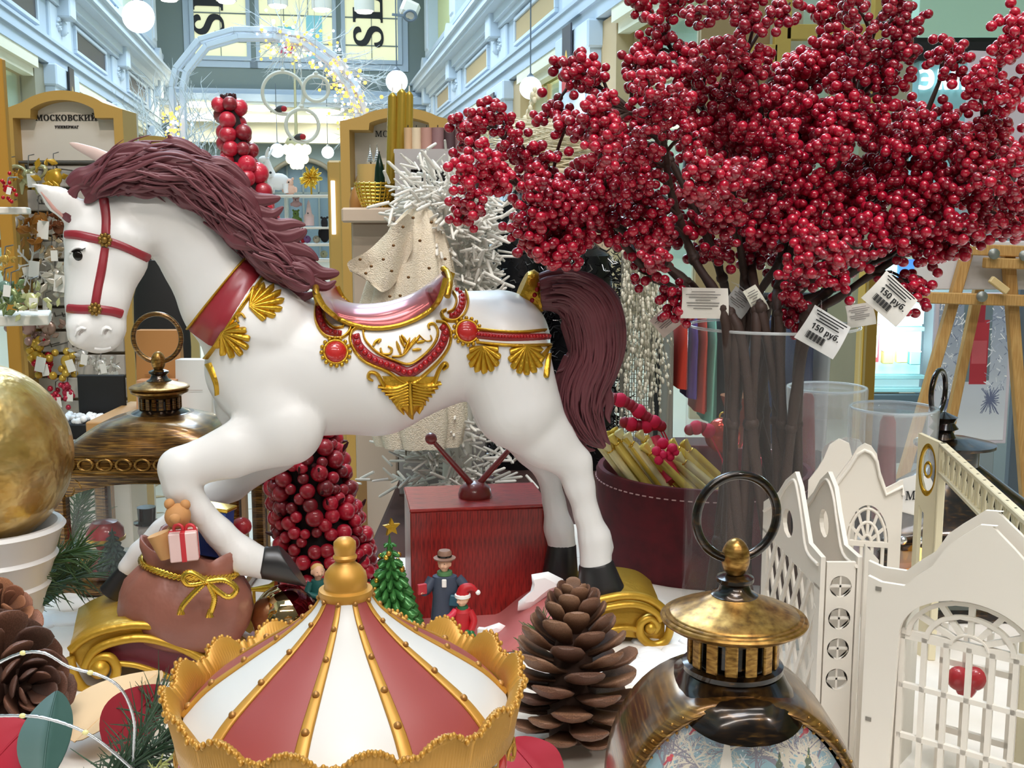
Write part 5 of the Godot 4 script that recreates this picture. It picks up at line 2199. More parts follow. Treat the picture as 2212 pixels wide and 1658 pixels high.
func shell(base: Vector2,dir: float,spread: float,len_: float,n: int,th: float,wmax: float) -> B:
	# a gold fan of fluted petals on the body
	var b:=B.new()
	for i in n:
		var t:=(i/(n-1.0)-0.5) if n > 1 else 0.0
		var a:=dir+t*spread
		var l:=len_*(1.0-0.45*absf(t)*2.0*absf(t)*2.0)
		var d:=Vector2(cos(a),sin(a))
		var side:=Vector2(-d.y,d.x)*t*len_*0.28
		var r:=rib([base,base+d*l*0.5+side*0.6,base+d*l*0.9+side,base+d*l+side*1.15],[wmax*0.35,wmax*0.8,wmax,wmax*0.45],th,false,4,2.0)
		merge(b,r)
	return b

func merge(a: B,o: B):
	var k:=a.v.size()
	a.v.append_array(o.v)
	a.u.append_array(o.u)
	a.c.append_array(o.c)
	for i in o.ix:
		a.ix.append(i+k)
	for s in o.seams:
		a.seams.append([s[0]+k,s[1],s[2]])

func chain(f: Field,pts: Array):      # [px,py,dz,radius px,squash]
	for i in pts.size()-1:
		var a: Array=pts[i]
		var b: Array=pts[i+1]
		f.bone(hp(a[0],a[1],a[2]),hp(b[0],b[1],b[2]),a[3]*hk(),b[3]*hk(),a[4] if a.size() > 4 else 0.85)

func lock(b: B,pts: Array,w: float,flat:=0.5,dz0:=0.0,dz1:=0.0,sides:=14,lobes:=5,tip:=0.08):
	# a lock of modelled hair: pixels, thickest in the middle, grooved along its length
	var p3:=[]
	var n:=pts.size()
	for i in n:
		var q: Vector2=pts[i]
		p3.append(hp(q.x,q.y,lerpf(dz0,dz1,float(i)/(n-1))))
	var path:=curve(p3,5)
	var rr:=[]
	for i in path.size():
		var t:=float(i)/(path.size()-1)
		var e:=minf(1.0,0.45+t*2.5)*(1.0-pow(t,1.9)*(1.0-tip))
		rr.append(w*hk()*e)
	b.tube(path,rr,sides*2,flat,Vector3.UP,0.06,lobes)

func build_horse():
	var white:=mat("horsewhite",Color("e4e2e0"),0.36)
	white.clearcoat_enabled=true
	white.clearcoat=0.25
	white.clearcoat_roughness=0.3
	var hair:=mat("horsehair",Color("6c3a41"),0.36)
	hair.metallic=0.12
	var red:=mat("strapred",Color("8e1f2c"),0.35)
	red.clearcoat_enabled=true
	red.clearcoat=0.4
	var gold:=mat("gold")
	var t:=thing("horse_figurine","white carousel horse figurine with plum mane, red bridle and gold jewelled harness","figurine",at(800,1300,HD)*Vector3(1,0,1)+Vector3(0,TABLE,0))
	horse=t
	# body
	var f:=Field.new(Vector3(hp(55,800,0).x-0.02,hp(1300,1300,0.0).y-0.01,-HD-0.105),Vector3(hp(1380,300,0).x,hp(100,370,0.0).y,-HD+0.125),0.0027,0.0019)
	chain(f,[[588,792,0.0,136,0.85],[690,795,0.0,142,0.85],[810,800,0.0,139,0.88],[950,752,0.0,123,0.9],[1078,737,0.0,113,0.95]])
	chain(f,[[540,800,0.0,92,0.9],[560,720,0.0,128,0.6]])
	chain(f,[[1080,765,0.018,108,0.8],[1120,880,0.026,92,0.62],[1180,950,0.030,61,0.7],[1238,1000,0.032,40,0.75],[1252,1050,0.032,32,0.85],[1268,1112,0.032,27,0.9],[1284,1160,0.032,34,0.9],[1287,1214,0.032,36,0.95]])
	f.bone(hp(1305,1172,0.03),hp(1312,1180,0.03),16*hk(),14*hk())
	chain(f,[[1075,770,-0.018,105,0.8],[1100,880,-0.026,82,0.6],[1150,965,-0.030,44,0.7],[1184,1020,-0.032,27,0.85],[1197,1085,-0.032,25,0.9],[1207,1140,-0.032,33,0.9],[1214,1178,-0.032,33,0.95]])
	chain(f,[[585,850,0.016,100,0.75],[612,920,0.028,82,0.6],[500,975,0.033,53,0.7],[388,1012,0.034,42,0.8],[393,1052,0.034,36,0.85],[428,1100,0.034,27,0.9],[474,1150,0.033,29,0.9],[522,1200,0.032,37,0.9],[566,1216,0.032,33,0.95]])
	chain(f,[[560,870,-0.016,96,0.75],[590,960,-0.028,62,0.6],[500,1048,-0.033,34,0.75],[412,1096,-0.034,29,0.85],[350,1146,-0.034,24,0.9],[306,1194,-0.034,26,0.9],[278,1226,-0.034,24,0.95]])
	chain(f,[[565,725,0.0,122,0.62],[490,648,0.0,98,0.6],[437,567,0.0,80,0.58],[382,490,0.0,74,0.58],[318,468,0.002,70,0.6],[232,480,0.006,58,0.62]])
	chain(f,[[232,480,0.006,58,0.7],[196,512,0.010,50,0.75],[200,580,0.013,52,0.75],[206,650,0.016,57,0.68],[207,700,0.018,57,0.66]])
	chain(f,[[262,530,0.010,66,0.72],[262,560,0.012,50,0.75],[238,640,0.014,38,0.7],[216,722,0.018,34,0.75]])
	f.bone(hp(172,555,0.022),hp(178,545,0.022),20*hk(),20*hk())
	chain(f,[[168,462,0.012,30,0.6],[126,432,0.016,24,0.6],[74,398,0.022,5,0.8]])
	chain(f,[[178,712,0.026,33,0.8],[176,722,0.026,28,0.8]])
	chain(f,[[236,710,0.022,31,0.8],[232,722,0.022,28,0.8]])
	f.finish()
	body=f
	# eye hollow, nostrils, mouth, ear hollow
	f.carve(hp(98,428,0.042),hp(138,466,0.032),4*hk(),10*hk())
	var hits:=[]
	for q in [[168,718],[174,710],[184,709],[220,716],[228,709],[238,713],[186,738],[204,742],[224,741],[244,734],[256,726]]:
		hits.append(surf_hit(Vector2(q[0],q[1])))
	for q in [[0,1,4.5],[1,2,3.5],[3,4,3.5],[4,5,4.0],[6,7,2.2],[7,8,2.6],[8,9,2.6],[9,10,2.2]]:
		if hits[q[0]].x != INF and hits[q[1]].x != INF:
			f.carve(hits[q[0]],hits[q[1]],q[2]*hk(),q[2]*hk(),0.0006)
	var b:=B.new()
	f.net(b)
	part(t,"body",b,white)
	b=B.new()
	b.tube([surf_or(142,470,0.02),surf_or(116,448,0.02),surf_or(88,414,0.024)],[4*hk(),5*hk(),1*hk()],8,0.5)
	part(t,"inner_ear",b,mat("innerear",Color("c99a90"),0.5))
	b=B.new()
	var far_ear:=[hp(246,352,-0.02),hp(205,332,-0.026),hp(172,318,-0.03),hp(150,309,-0.032)]
	b.tube(curve(far_ear,5),[0.005,0.0055,0.0058,0.0056,0.0053,0.005,0.0046,0.0042,0.0038,0.0035,0.0031,0.0028,0.0023,0.0018,0.0011,0.0004],12,0.5)
	part(t,"far_ear",b,mat("earpink",Color("d9bdb4"),0.45))
	# eye
	var e:=surf_hit(Vector2(167,551))
	if e.x != INF:
		var g:=body.grad(e)
		b=B.new()
		b.ball(e-g*0.0008,Vector3(9.5,11,4)*hk(),16,10,basis_to(g)*Basis(Vector3.BACK,0.35))
		part(t,"eye",b,mat("eyeblack",Color("15110f"),0.1))
		part(t,"eyelid",rib(v2([152,546,160,538,171,535,182,540]),[2,4,4,1.5],0.0014),white)
		part(t,"eyelash",rib(v2([158,545,166,540,176,540,184,537]),[0.8,1.6,1.6,0.8],0.0022),mat("eyeblack"))
	# hooves
	var hoofm:=mat("hoof",Color("1b1a1c"),0.35)
	hoofm.clearcoat_enabled=true
	hoofm.clearcoat=0.4
	hoof(t,Vector2(1287,1216),Vector2(1298,1276),38,53,0.032,hoofm)
	hoof(t,Vector2(1214,1174),Vector2(1210,1243),33,43,-0.032,hoofm)
	hoof(t,Vector2(568,1214),Vector2(628,1222),36,42,0.032,hoofm,0.55)
	hoof(t,Vector2(278,1226),Vector2(241,1284),19,30,-0.034,hoofm)
	for q in [[[164,724],[167,714],[176,708],[186,711]],[[220,722],[222,712],[231,707],[241,712]]]:
		var line=q.map(func(x): return Vector2(x[0],x[1]))
		part(t,"nostril_rim",rib(line,[2.5,4.5,5,3],0.0022,false,5,2.0),white)
		part(t,"nostril",rib([line[0]+Vector2(7,0),line[1]+Vector2(6,4),line[2]+Vector2(3,6)],[2,3.5,2.5],0.0005,false,4,2.0),mat("nostrilgrey",Color("a8a09c"),0.6))
	part(t,"lower_lip",rib(v2([204,752,222,755,240,750]),[2,4,2],0.0012,false,5,2.0),white)
	bridle(t,red)
	harness(t,red)
	saddle(t)
	mane(t,hair)
	tail(t,hair)

func surf_or(px: float,py: float,dz: float) -> Vector3:
	var q:=surf_hit(Vector2(px,py))
	return q if q.x != INF else hp(px,py,dz)

func part(t: Node3D,called: String,b,m: Material) -> MeshInstance3D:   # geometry in world places,put under a thing
	var o:=obj(called,b,m,t)
	o.position=-t.position
	return o

func part_both(t: Node3D,called: String,pts: Array,wid: Array,th: float,per: int,round_: float,m: Material):
	part(t,called,rib(pts,wid,th,false,per,round_),m)
	var b:=rib(pts,wid,th,true,per,round_,null,true)
	if b.ix.size():
		part(t,called,b,m)

func hoof(t: Node3D,a: Vector2,c: Vector2,r0: float,r1: float,dz: float,m: Material,slant:=0.0):
	var p0:=hp(a.x,a.y,dz)
	var p1:=hp(c.x,c.y,dz)
	var d:=(p1-p0).normalized()
	var path:=[p0-d*0.001,p0+d*0.0008,p0.lerp(p1,0.25),p0.lerp(p1,0.6),p1-d*0.0015,p1]
	var rr:=[]
	for k in [0.93,1.04,0.3,0.65,0.98,0.95]:
		rr.append(0.0)
	rr=[r0*0.95*hk(),r0*1.03*hk(),lerpf(r0,r1,0.28)*hk(),lerpf(r0,r1,0.62)*hk(),r1*hk(),r1*0.95*hk()]
	var b:=B.new()
	b.tube(path,rr,24,0.9,Vector3.RIGHT)
	if slant > 0.0:
		# the raised hoof shows its sole: cut slantwise, the lower edge runs out to a toe
		var w:=Vector3(-d.y,d.x,0)
		for i in b.v.size():
			var q:=b.v[i]-p0
			var al:=q.dot(d)
			var side:=q.dot(w)
			b.v[i]+=d*(-side*0.95+0.002)*clampf(al/(p1-p0).length(),0,1)
	var o:=part(t,"hoof",b,m)

func bridle(t: Node3D,red: Material):
	var S:=[[v2([224,430,229,470,228,505]),[12,11,11]],
		[v2([142,506,165,507,190,512,226,520]),[10,11,11,11]],
		[v2([228,520,262,531,300,548,330,562]),[11,10,10,11]],
		[v2([227,535,220,580,212,620,206,655]),[10,11,11,11]],
		[v2([147,666,175,668,205,668,240,672,263,678]),[11,11,11,11,11]]]
	for s in S:
		part(t,"bridle_strap",rib(s[0],s[1],0.0016,false,5,6.0),red)
	for k in [[228,518,15],[206,667,14]]:
		var hit:=surf_hit(Vector2(k[0],k[1]))
		if hit.x == INF:
			continue
		var g:=body.grad(hit)
		var bs:=basis_to(g)
		var r: float=k[2]*hk()
		var b:=B.new()
		b.ball(hit+g*0.0022,Vector3(r*0.45,r*0.45,r*0.4),12,8,bs)
		for i in 9:
			var a:=TAU*i/9.0
			b.ball(hit+g*0.0016+bs*Vector3(cos(a),sin(a),0)*r*0.68,Vector3(r*0.32,r*0.26,r*0.22),8,6,bs*Basis(Vector3.BACK,a))
		part(t,"rosette",b,mat("oldgold",Color("8a6a2e"),0.4,0.6))

func harness(t: Node3D,red: Material):
	var gold:=mat("gold")
	# breast collar
	part_both(t,"collar",v2([556,562,520,605,476,668,440,720,418,748]),[26,29,33,38,42],0.0022,5,8.0,red)
	part_both(t,"collar_edge",v2([538,548,500,592,450,655,413,702,398,716]),[4,4,4.5,4.5,4.5],0.0032,5,2.5,gold)
	part_both(t,"collar_edge",v2([580,584,548,628,504,690,462,752,440,782]),[4,4,4.5,4.5,4.5],0.0032,5,2.5,gold)
	part(t,"collar_shell",shell(Vector2(540,664),-0.35,1.5,74,8,0.0030,9),gold)
	part(t,"collar_shell",shell(Vector2(482,716),0.75,1.9,66,8,0.0030,9),gold)
	part(t,"collar_scroll",rib(v2([530,688,522,678,512,684,516,696]),[3,4,4,2],0.0028,false,4,2.0),gold)
	part(t,"collar_tail",rib(v2([446,778,458,802,468,830,470,852]),[9,7,5,4],0.0026,false,5,2.5),gold)
	var jw:=mat("gem",Color("b80c08"),0.04)
	jw.clearcoat_enabled=true
	gem("gem",725,760,22*hk(),jw,null_part(t))
	gem("gem",1009,716,22*hk(),jw,null_part(t))
	# girth ornament: red crescent with beads between two gold mouldings
	var arc:=v2([768,722,776,748,806,776,850,792,884,804,922,780,952,748,962,716,952,704])
	part(t,"girth_band",rib(arc,[10,11,12,12,13,12,11,10,7],0.0016,false,5,6.0),red)
	var inner:=v2([784,716,790,736,816,762,852,778,884,786,914,768,938,742,946,718,938,700,926,702,928,712])
	var outer:=v2([790,714,776,708,760,716,758,742,784,778,836,802,884,828,932,796,966,756,974,722,962,698,942,694])
	part(t,"girth_moulding",rib(inner,[3,3.5,4,4,4,4,4,4,4,4,3],0.0028,false,5,2.2),gold)
	part(t,"girth_moulding",rib(outer,[4,4,4.5,4.5,4.5,5,5,5,4.5,4.5,4.5,3],0.0028,false,5,2.2),gold)
	beads(t,arc,22,6.2)
	# shield of plumes below it
	var pl:=B.new()
	merge(pl,rib(v2([884,812,884,840,886,868,887,896]),[66,52,30,8],0.0014,false,6,8.0))
	for i in 8:
		var u:=i/7.0
		merge(pl,rib([Vector2(880,826+u*44),Vector2(852+u*10,838+u*38),Vector2(816+u*54,834+u*56)],[5,8,4],0.0036,false,6,2.0))
		merge(pl,rib([Vector2(888,826+u*44),Vector2(918-u*10,832+u*40),Vector2(952-u*50,826+u*62)],[5,8,4],0.0036,false,6,2.0))
	merge(pl,rib(v2([884,822,884,850,886,878,887,898]),[6,8,9,7],0.0042,false,5,2.0))
	merge(pl,rib(v2([830,836,816,810,800,804,796,816,806,822]),[6,6,5,5,3],0.0034,false,5,2.0))
	merge(pl,rib(v2([938,828,948,800,960,784,966,790,956,798]),[6,6,5,5,3],0.0034,false,5,2.0))
	part(t,"plume_shield",pl,gold)
	# acanthus spray above it
	var ac:=B.new()
	merge(ac,rib(v2([822,752,826,764,842,764,846,754,838,748]),[3,4,4,4,2],0.0026,false,5,2.0))
	merge(ac,rib(v2([806,748,812,738,822,734,816,742]),[3,5,4,2],0.0026,false,5,2.0))
	merge(ac,rib(v2([846,770,868,768,884,752,906,724]),[3,4,4,2],0.0026,false,5,2.0))
	for k in [[872,764,-1.2,36],[880,756,-1.0,32],[888,746,-0.8,26],[866,766,-1.9,30],[874,750,-2.0,26],[880,742,-2.2,22],[890,756,-0.1,20],[900,740,-0.2,18]]:
		var d:=Vector2(cos(k[2]),sin(k[2]))
		var p0:=Vector2(k[0],k[1])
		merge(ac,rib([p0,p0+d*k[3]*0.6,p0+d*k[3]],[3,5,2],0.0026,false,4,2.0))
	merge(ac,rib(v2([906,724,920,736,932,734,930,724]),[2,2,3,2],0.002,false,4,2.0))
	part(t,"acanthus_spray",ac,gold)
	# side scrolls below the saddle, red with gold edging
	var s1:=v2([688,662,692,690,708,714,738,720])
	part(t,"saddle_scroll",rib(s1,[7,9,9,7],0.0016,false,5,5.0),red)
	part(t,"scroll_edge",rib(v2([681,655,682,694,702,725,734,730,754,716,756,700,744,698,742,706]),[3,3.5,4,4,5,5,4,3],0.003,false,5,2.0),gold)
	part(t,"scroll_edge",rib(v2([698,668,704,692,722,708,742,706]),[2.5,3,3,3],0.0026,false,5,2.0),gold)
	beads(t,s1,9,4.5)
	var s2:=v2([984,626,998,640,997,660,984,680,970,682])
	part(t,"saddle_scroll",rib(s2,[7,9,9,8,5],0.0018,false,5,5.0),red)
	part(t,"scroll_edge",rib(v2([978,618,1000,622,1011,648,1004,676,984,692,962,690,954,676,964,670]),[3,4,4,4,4.5,5,5,3],0.0032,false,5,2.0),gold)
	part(t,"scroll_edge",rib(v2([978,632,986,648,980,668,966,676]),[3,3.5,4,3],0.003,false,5,2.0),gold)
	beads(t,s2,9,4.8)
	# crupper strap with its fans
	var cr:=v2([1026,722,1080,727,1130,728,1193,726])
	part_both(t,"crupper_strap",cr,[9,10,9,8],0.0016,6,5.0,red)
	part_both(t,"crupper_moulding",v2([1030,710,1080,716,1130,717,1193,711]),[4,4.5,4.5,4.5],0.0028,6,2.2,gold)
	part_both(t,"crupper_moulding",v2([1030,739,1080,744,1130,746,1193,744]),[4,5,5,5],0.003,6,2.2,gold)
	beads(t,cr,26,4.0)
	part(t,"crupper_shell",shell(Vector2(1045,748),1.55,2.1,58,9,0.003,9),gold)
	part(t,"crupper_shell",shell(Vector2(1134,748),1.5,2.0,62,9,0.003,9),gold)
	part(t,"crupper_shell",shell(Vector2(1186,748),1.5,0.7,72,4,0.003,7),gold)

func null_part(t: Node3D) -> Node3D:
	# gems carry world coordinates: a child node that puts them back
	if not t.has_meta("world_child"):
		pass
	var o:=Node3D.new()
	o.name="gem_mount"
	t.add_child(o,true)
	o.position=-t.position
	return o

func beads(t: Node3D,line: Array,n: int,r: float):
	var pts:=curve(line,8)
	var lens:=[0.0]
	for i in range(1,pts.size()):
		lens.append(lens[-1]+pts[i].distance_to(pts[i-1]))
	var b:=B.new()
	for i in n:
		var want: float=lens[-1]*(i+0.5)/n
		var j:=1
		while j < lens.size()-1 and lens[j] < want:
			j+=1
		var q: Vector2=pts[j-1].lerp(pts[j],(want-lens[j-1])/maxf(lens[j]-lens[j-1],0.0001))
		var hit:=surf_hit(q)
		if hit.x != INF:
			b.ball(hit+body.grad(hit)*0.0016,Vector3.ONE*r*hk(),8,6)
	part(t,"bead_row",b,mat("beadred",Color("a51820"),0.2))

func saddle(t: Node3D):
	var top:=v2([688,616,700,634,725,647,774,656,831,652,889,634,930,608,955,586])
	var low:=v2([686,634,704,664,740,690,795,707,853,704,907,684,946,652,964,600])
	var m:=mat("saddlered",Color("99393c"),0.16,0.5)
	m.clearcoat_enabled=true
	var a:=curve(top,5)
	var c:=curve(low,5)
	var rows:=[]
	var rim:=[]
	for i in a.size():
		var mz:=hp(a[i].x,a[i].y,0.0).z
		var p1:=hp(a[i].x,a[i].y,0.0)
		var hit:=surf_hit(c[i])
		var g0:=Vector3.ZERO
		var p0:=hp(c[i].x,c[i].y,0.046)
		if hit.x != INF and hit.z > p0.z-0.02:
			p0=hit
		p0.z=maxf(p0.z,mz+0.03)
		var row:=PackedVector3Array()
		for j in 17:
			var ph:=PI*j/16.0
			var y:=lerpf(p0.y,p1.y,pow(sin(ph),0.75))
			row.append(Vector3(lerpf(p0.x,p1.x,sin(ph)),y,mz+(p0.z-mz+0.003)*cos(ph)))
		rows.append(row)
		rim.append([p0+Vector3(0,0,0.003),mz])
	var b:=B.new()
	b.sheet(rows,true)
	part(t,"saddle",b,m)
	# gold rim along the lower edge, up the cantle and the pommel
	for s in [1.0,-1.0]:
		var g:=B.new()
		var path:=[]
		for q in rim:
			path.append(Vector3(q[0].x,q[0].y,q[1]+(q[0].z-q[1])*s))
		var rr:=[]
		for i in path.size():
			rr.append((6.5-1.5*sin(PI*i/path.size()))*hk())
		g.tube(path,rr,10)
		part(t,"saddle_rim",g,mat("gold"))
	var k:=B.new()
	k.tube(curve([hp(966,640,0.03),hp(972,610,0.02),hp(966,588,0.004),hp(958,580,0.0),hp(966,588,-0.006),hp(972,610,-0.02)],5),filled(26,7*hk()),10)
	part(t,"cantle",k,mat("gold"))
	k=B.new()
	k.tube(curve([hp(688,656,0.036),hp(682,630,0.028),hp(684,612,0.006),hp(684,610,-0.006),hp(682,630,-0.028)],5),filled(21,7*hk()),10)
	part(t,"pommel",k,mat("gold"))

func filled(n: int,x: float) -> Array:
	var o:=[]
	for i in n:
		o.append(x)
	return o

func mane(t: Node3D,hair: Material):
	var r:=RandomNumberGenerator.new()
	r.seed=5
	var b:=B.new()
	# the mass under the locks
	var base:=v2([196,418,250,378,320,366,395,378,465,425,520,490,572,545,622,592,668,622])
	var p3:=[]
	for q in base:
		p3.append(hp(q.x,q.y,0.004))
	var path:=curve(p3,5)
	var rr:=[]
	for i in path.size():
		var u:=float(i)/(path.size()-1)
		rr.append((24+26*sin(PI*minf(1.0,u*1.25+0.05)))*hk())
	b.tube(path,rr,28,0.55,Vector3.UP,0.05,9)
	# locks that stream back along the crest, waving, in rows from the near side over the top
	var crest:=curve(base,10)
	for i in 54:
		var u:=r.randf_range(0.0,0.86)
		var row:=r.randf_range(-1.0,1.0)       # -1 on the neck side,1 on the outer edge
		var l:=r.randf_range(0.14,0.27)
		var w:=r.randf_range(13,24)
		var ph:=r.randf()*TAU
		var pts:=[]
		var amp:=r.randf_range(7,17)
		for j in 7:
			var s:=j/6.0
			var q:=minf(u+l*s,1.0)*(crest.size()-1)
			var i0:=mini(int(q),crest.size()-2)
			var c: Vector2=crest[i0].lerp(crest[i0+1],q-i0)
			var d: Vector2=(crest[i0+1]-crest[i0]).normalized()
			var nn:=Vector2(d.y,-d.x)          # outward,up and right
			var wide:=20.0+30.0*sin(PI*minf(1.0,(u+l*s)*1.15+0.08))
			pts.append(c+nn*(row*wide+s*s*16.0*(0.4+0.6*row)+amp*sin(ph+s*4.5)))
		var dz:=0.022*sqrt(maxf(0.0,1.0-row*row))+r.randf_range(0.0,0.008)
		lock(b,pts,w,0.42,dz,dz+r.randf_range(-0.004,0.006),18,9)
	# named tips: forelock, flicked ends, the long ends over the withers
	var T:=[[v2([150,402,168,388,200,378,240,352,262,330,300,318,322,332]),19],[v2([180,420,215,400,250,365,285,335,310,330]),20],
		[v2([160,478,152,462,150,440,160,412,185,398]),16],[v2([310,372,345,355,365,335,372,310,364,291]),20],
		[v2([330,372,368,362,388,342,392,320,378,302]),19],[v2([370,372,405,352,432,340,452,350,462,366]),20],
		[v2([400,385,440,372,470,360,500,370,530,395,532,412]),22],[v2([440,415,485,405,520,415,552,432,590,430,606,426]),21],
		[v2([470,440,520,440,560,458,590,462,612,446]),20],[v2([500,480,550,476,596,490,632,484,660,486]),21],
		[v2([520,500,575,505,620,512,652,500,656,492]),22],[v2([545,530,595,530,640,540,668,548,688,562]),21],
		[v2([560,560,610,555,655,570,690,590,722,590,733,588]),20],[v2([590,590,635,588,670,606,704,618,726,606]),19],
		[v2([575,590,600,616,632,636,660,640,690,628]),17],[v2([255,395,215,408,195,428,182,438]),15],[v2([236,352,222,372,205,395,176,400,158,398]),14]]
	for k in T:
		lock(b,k[0],k[1]*1.15,0.45,0.016,0.018,18,9)
	for i in 190:
		var u:=r.randf_range(0.0,0.84)
		var row:=r.randf_range(-1.05,1.05)
		var l:=r.randf_range(0.12,0.26)
		var ph:=r.randf()*TAU
		var amp:=r.randf_range(4,12)
		var pts:=[]
		for j in 6:
			var s:=j/5.0
			var q:=minf(u+l*s,1.0)*(crest.size()-1)
			var i0:=mini(int(q),crest.size()-2)
			var c: Vector2=crest[i0].lerp(crest[i0+1],q-i0)
			var d: Vector2=(crest[i0+1]-crest[i0]).normalized()
			var wide:=22.0+30.0*sin(PI*minf(1.0,(u+l*s)*1.15+0.08))
			pts.append(c+Vector2(d.y,-d.x)*(row*wide+s*s*18.0*(0.4+0.6*row)+amp*sin(ph+s*4.5)))
		var dz:=0.0275*sqrt(maxf(0.0,1.0-row*row*0.85))+r.randf_range(0.002,0.009)
		lock(b,pts,r.randf_range(3.0,6.0),0.6,dz,dz+r.randf_range(-0.003,0.004),5,3)
	part(t,"mane",b,hair)

func tail(t: Node3D,hair: Material):
	var r:=RandomNumberGenerator.new()
	r.seed=9
	var b:=B.new()
	var mid:=v2([1168,634,1222,632,1264,662,1284,716,1284,780,1262,836,1258,890,1282,940,1306,966])
	var wid:=[40,46,60,60,56,58,54,32,6]
	var line:=curve(mid,8)
	var wl:=[]
	for x in curve(wid.map(func(x): return Vector2(x,0)),8):
		wl.append(x.x)
	var p3:=[]
	var rr:=[]
	for i in line.size():
		p3.append(hp(line[i].x,line[i].y,0.0))
		rr.append(wl[i]*0.86*hk())
	b.tube(p3,rr,36,0.4,Vector3.UP,0.04,11)
	for i in 46:
		var off:=r.randf_range(-1.0,1.0)
		var u0:=r.randf_range(0.0,0.55) if i % 3 else 0.0
		var u1:=minf(1.0,u0+r.randf_range(0.3,0.55))
		var ph:=r.randf()*TAU
		var pts:=[]
		for j in 7:
			var u:=lerpf(u0,u1,j/6.0)
			var q:=u*(line.size()-1)
			var i0:=mini(int(q),line.size()-2)
			var c: Vector2=line[i0].lerp(line[i0+1],q-i0)
			var d: Vector2=(line[i0+1]-line[i0]).normalized()
			pts.append(c+Vector2(d.y,-d.x)*(off*0.9*wl[i0]+5.0*sin(ph+u*9.0)))
		var dz:=0.019*sqrt(maxf(0.0,1.0-off*off))
		for s in ([1.0,-1.0] if i % 4 == 0 else [1.0]):
			lock(b,pts,r.randf_range(11,20),0.5,dz*s,dz*s,16,8)
	for k in [[v2([1200,640,1232,690,1240,750,1226,790,1203,803]),12],[v2([1226,690,1250,750,1240,800,1214,806]),14],[v2([1215,830,1214,880,1236,930,1262,966,1286,972]),16],[v2([1290,850,1292,900,1304,940,1318,960]),14],[v2([1310,830,1316,870,1312,896,1318,914]),12]]:
		lock(b,k[0],k[1],0.6,0.012,0.012,12,5)
	for i in 130:
		var off:=r.randf_range(-1.0,1.0)
		var u0:=r.randf_range(0.02,0.6)
		var u1:=minf(0.99,u0+r.randf_range(0.2,0.45))
		var ph:=r.randf()*TAU
		var pts:=[]
		for j in 6:
			var u:=lerpf(u0,u1,j/5.0)
			var q:=u*(line.size()-1)
			var i0:=mini(int(q),line.size()-2)
			var c: Vector2=line[i0].lerp(line[i0+1],q-i0)
			var d: Vector2=(line[i0+1]-line[i0]).normalized()
			pts.append(c+Vector2(d.y,-d.x)*(off*0.92*wl[i0]+5.0*sin(ph+u*9.0)))
		var dz:=0.0235*sqrt(maxf(0.0,1.0-off*off*0.9))+0.002
		lock(b,pts,r.randf_range(2.6,5.0),0.6,dz,dz,5,3)
	part(t,"tail",b,hair)
	# gold band round its root
	var g:=B.new()
	var c0:=hp(1136,622,0)
	var c1:=hp(1176,640,0)
	var d:=(c1-c0).normalized()
	g.tube([c0-d*0.004,c0,c0.lerp(c1,0.3),c0.lerp(c1,0.7),c1,c1+d*0.003],[34*hk(),44*hk(),41*hk(),41*hk(),45*hk(),36*hk()],36,0.75,Vector3.UP,0.02,18)
	part(t,"tail_band",g,mat("gold"))
	g=B.new()
	var w:=Vector3(-d.y,d.x,0)
	for i in 7:
		var a:=-1.1+i*0.33
		g.ball(c0.lerp(c1,0.5)+w*sin(a)*40*hk()+Vector3(0,0,cos(a)*30.5*hk()),Vector3.ONE*5.5*hk(),10,8)
	part(t,"band_beads",g,mat("beadred"))

# ------------------------------------------------------------------ the scrolled base, the sack and the gifts
func strip3(b: B,pts: Array,dz: float,r: float,flat:=1.0,per:=6,sides:=10):
	var p3:=[]
	for q in pts:
		p3.append(hp(q.x,q.y,dz))
	var path:=curve(p3,per)
	b.tube(path,filled(path.size(),r*hk()),sides,flat)

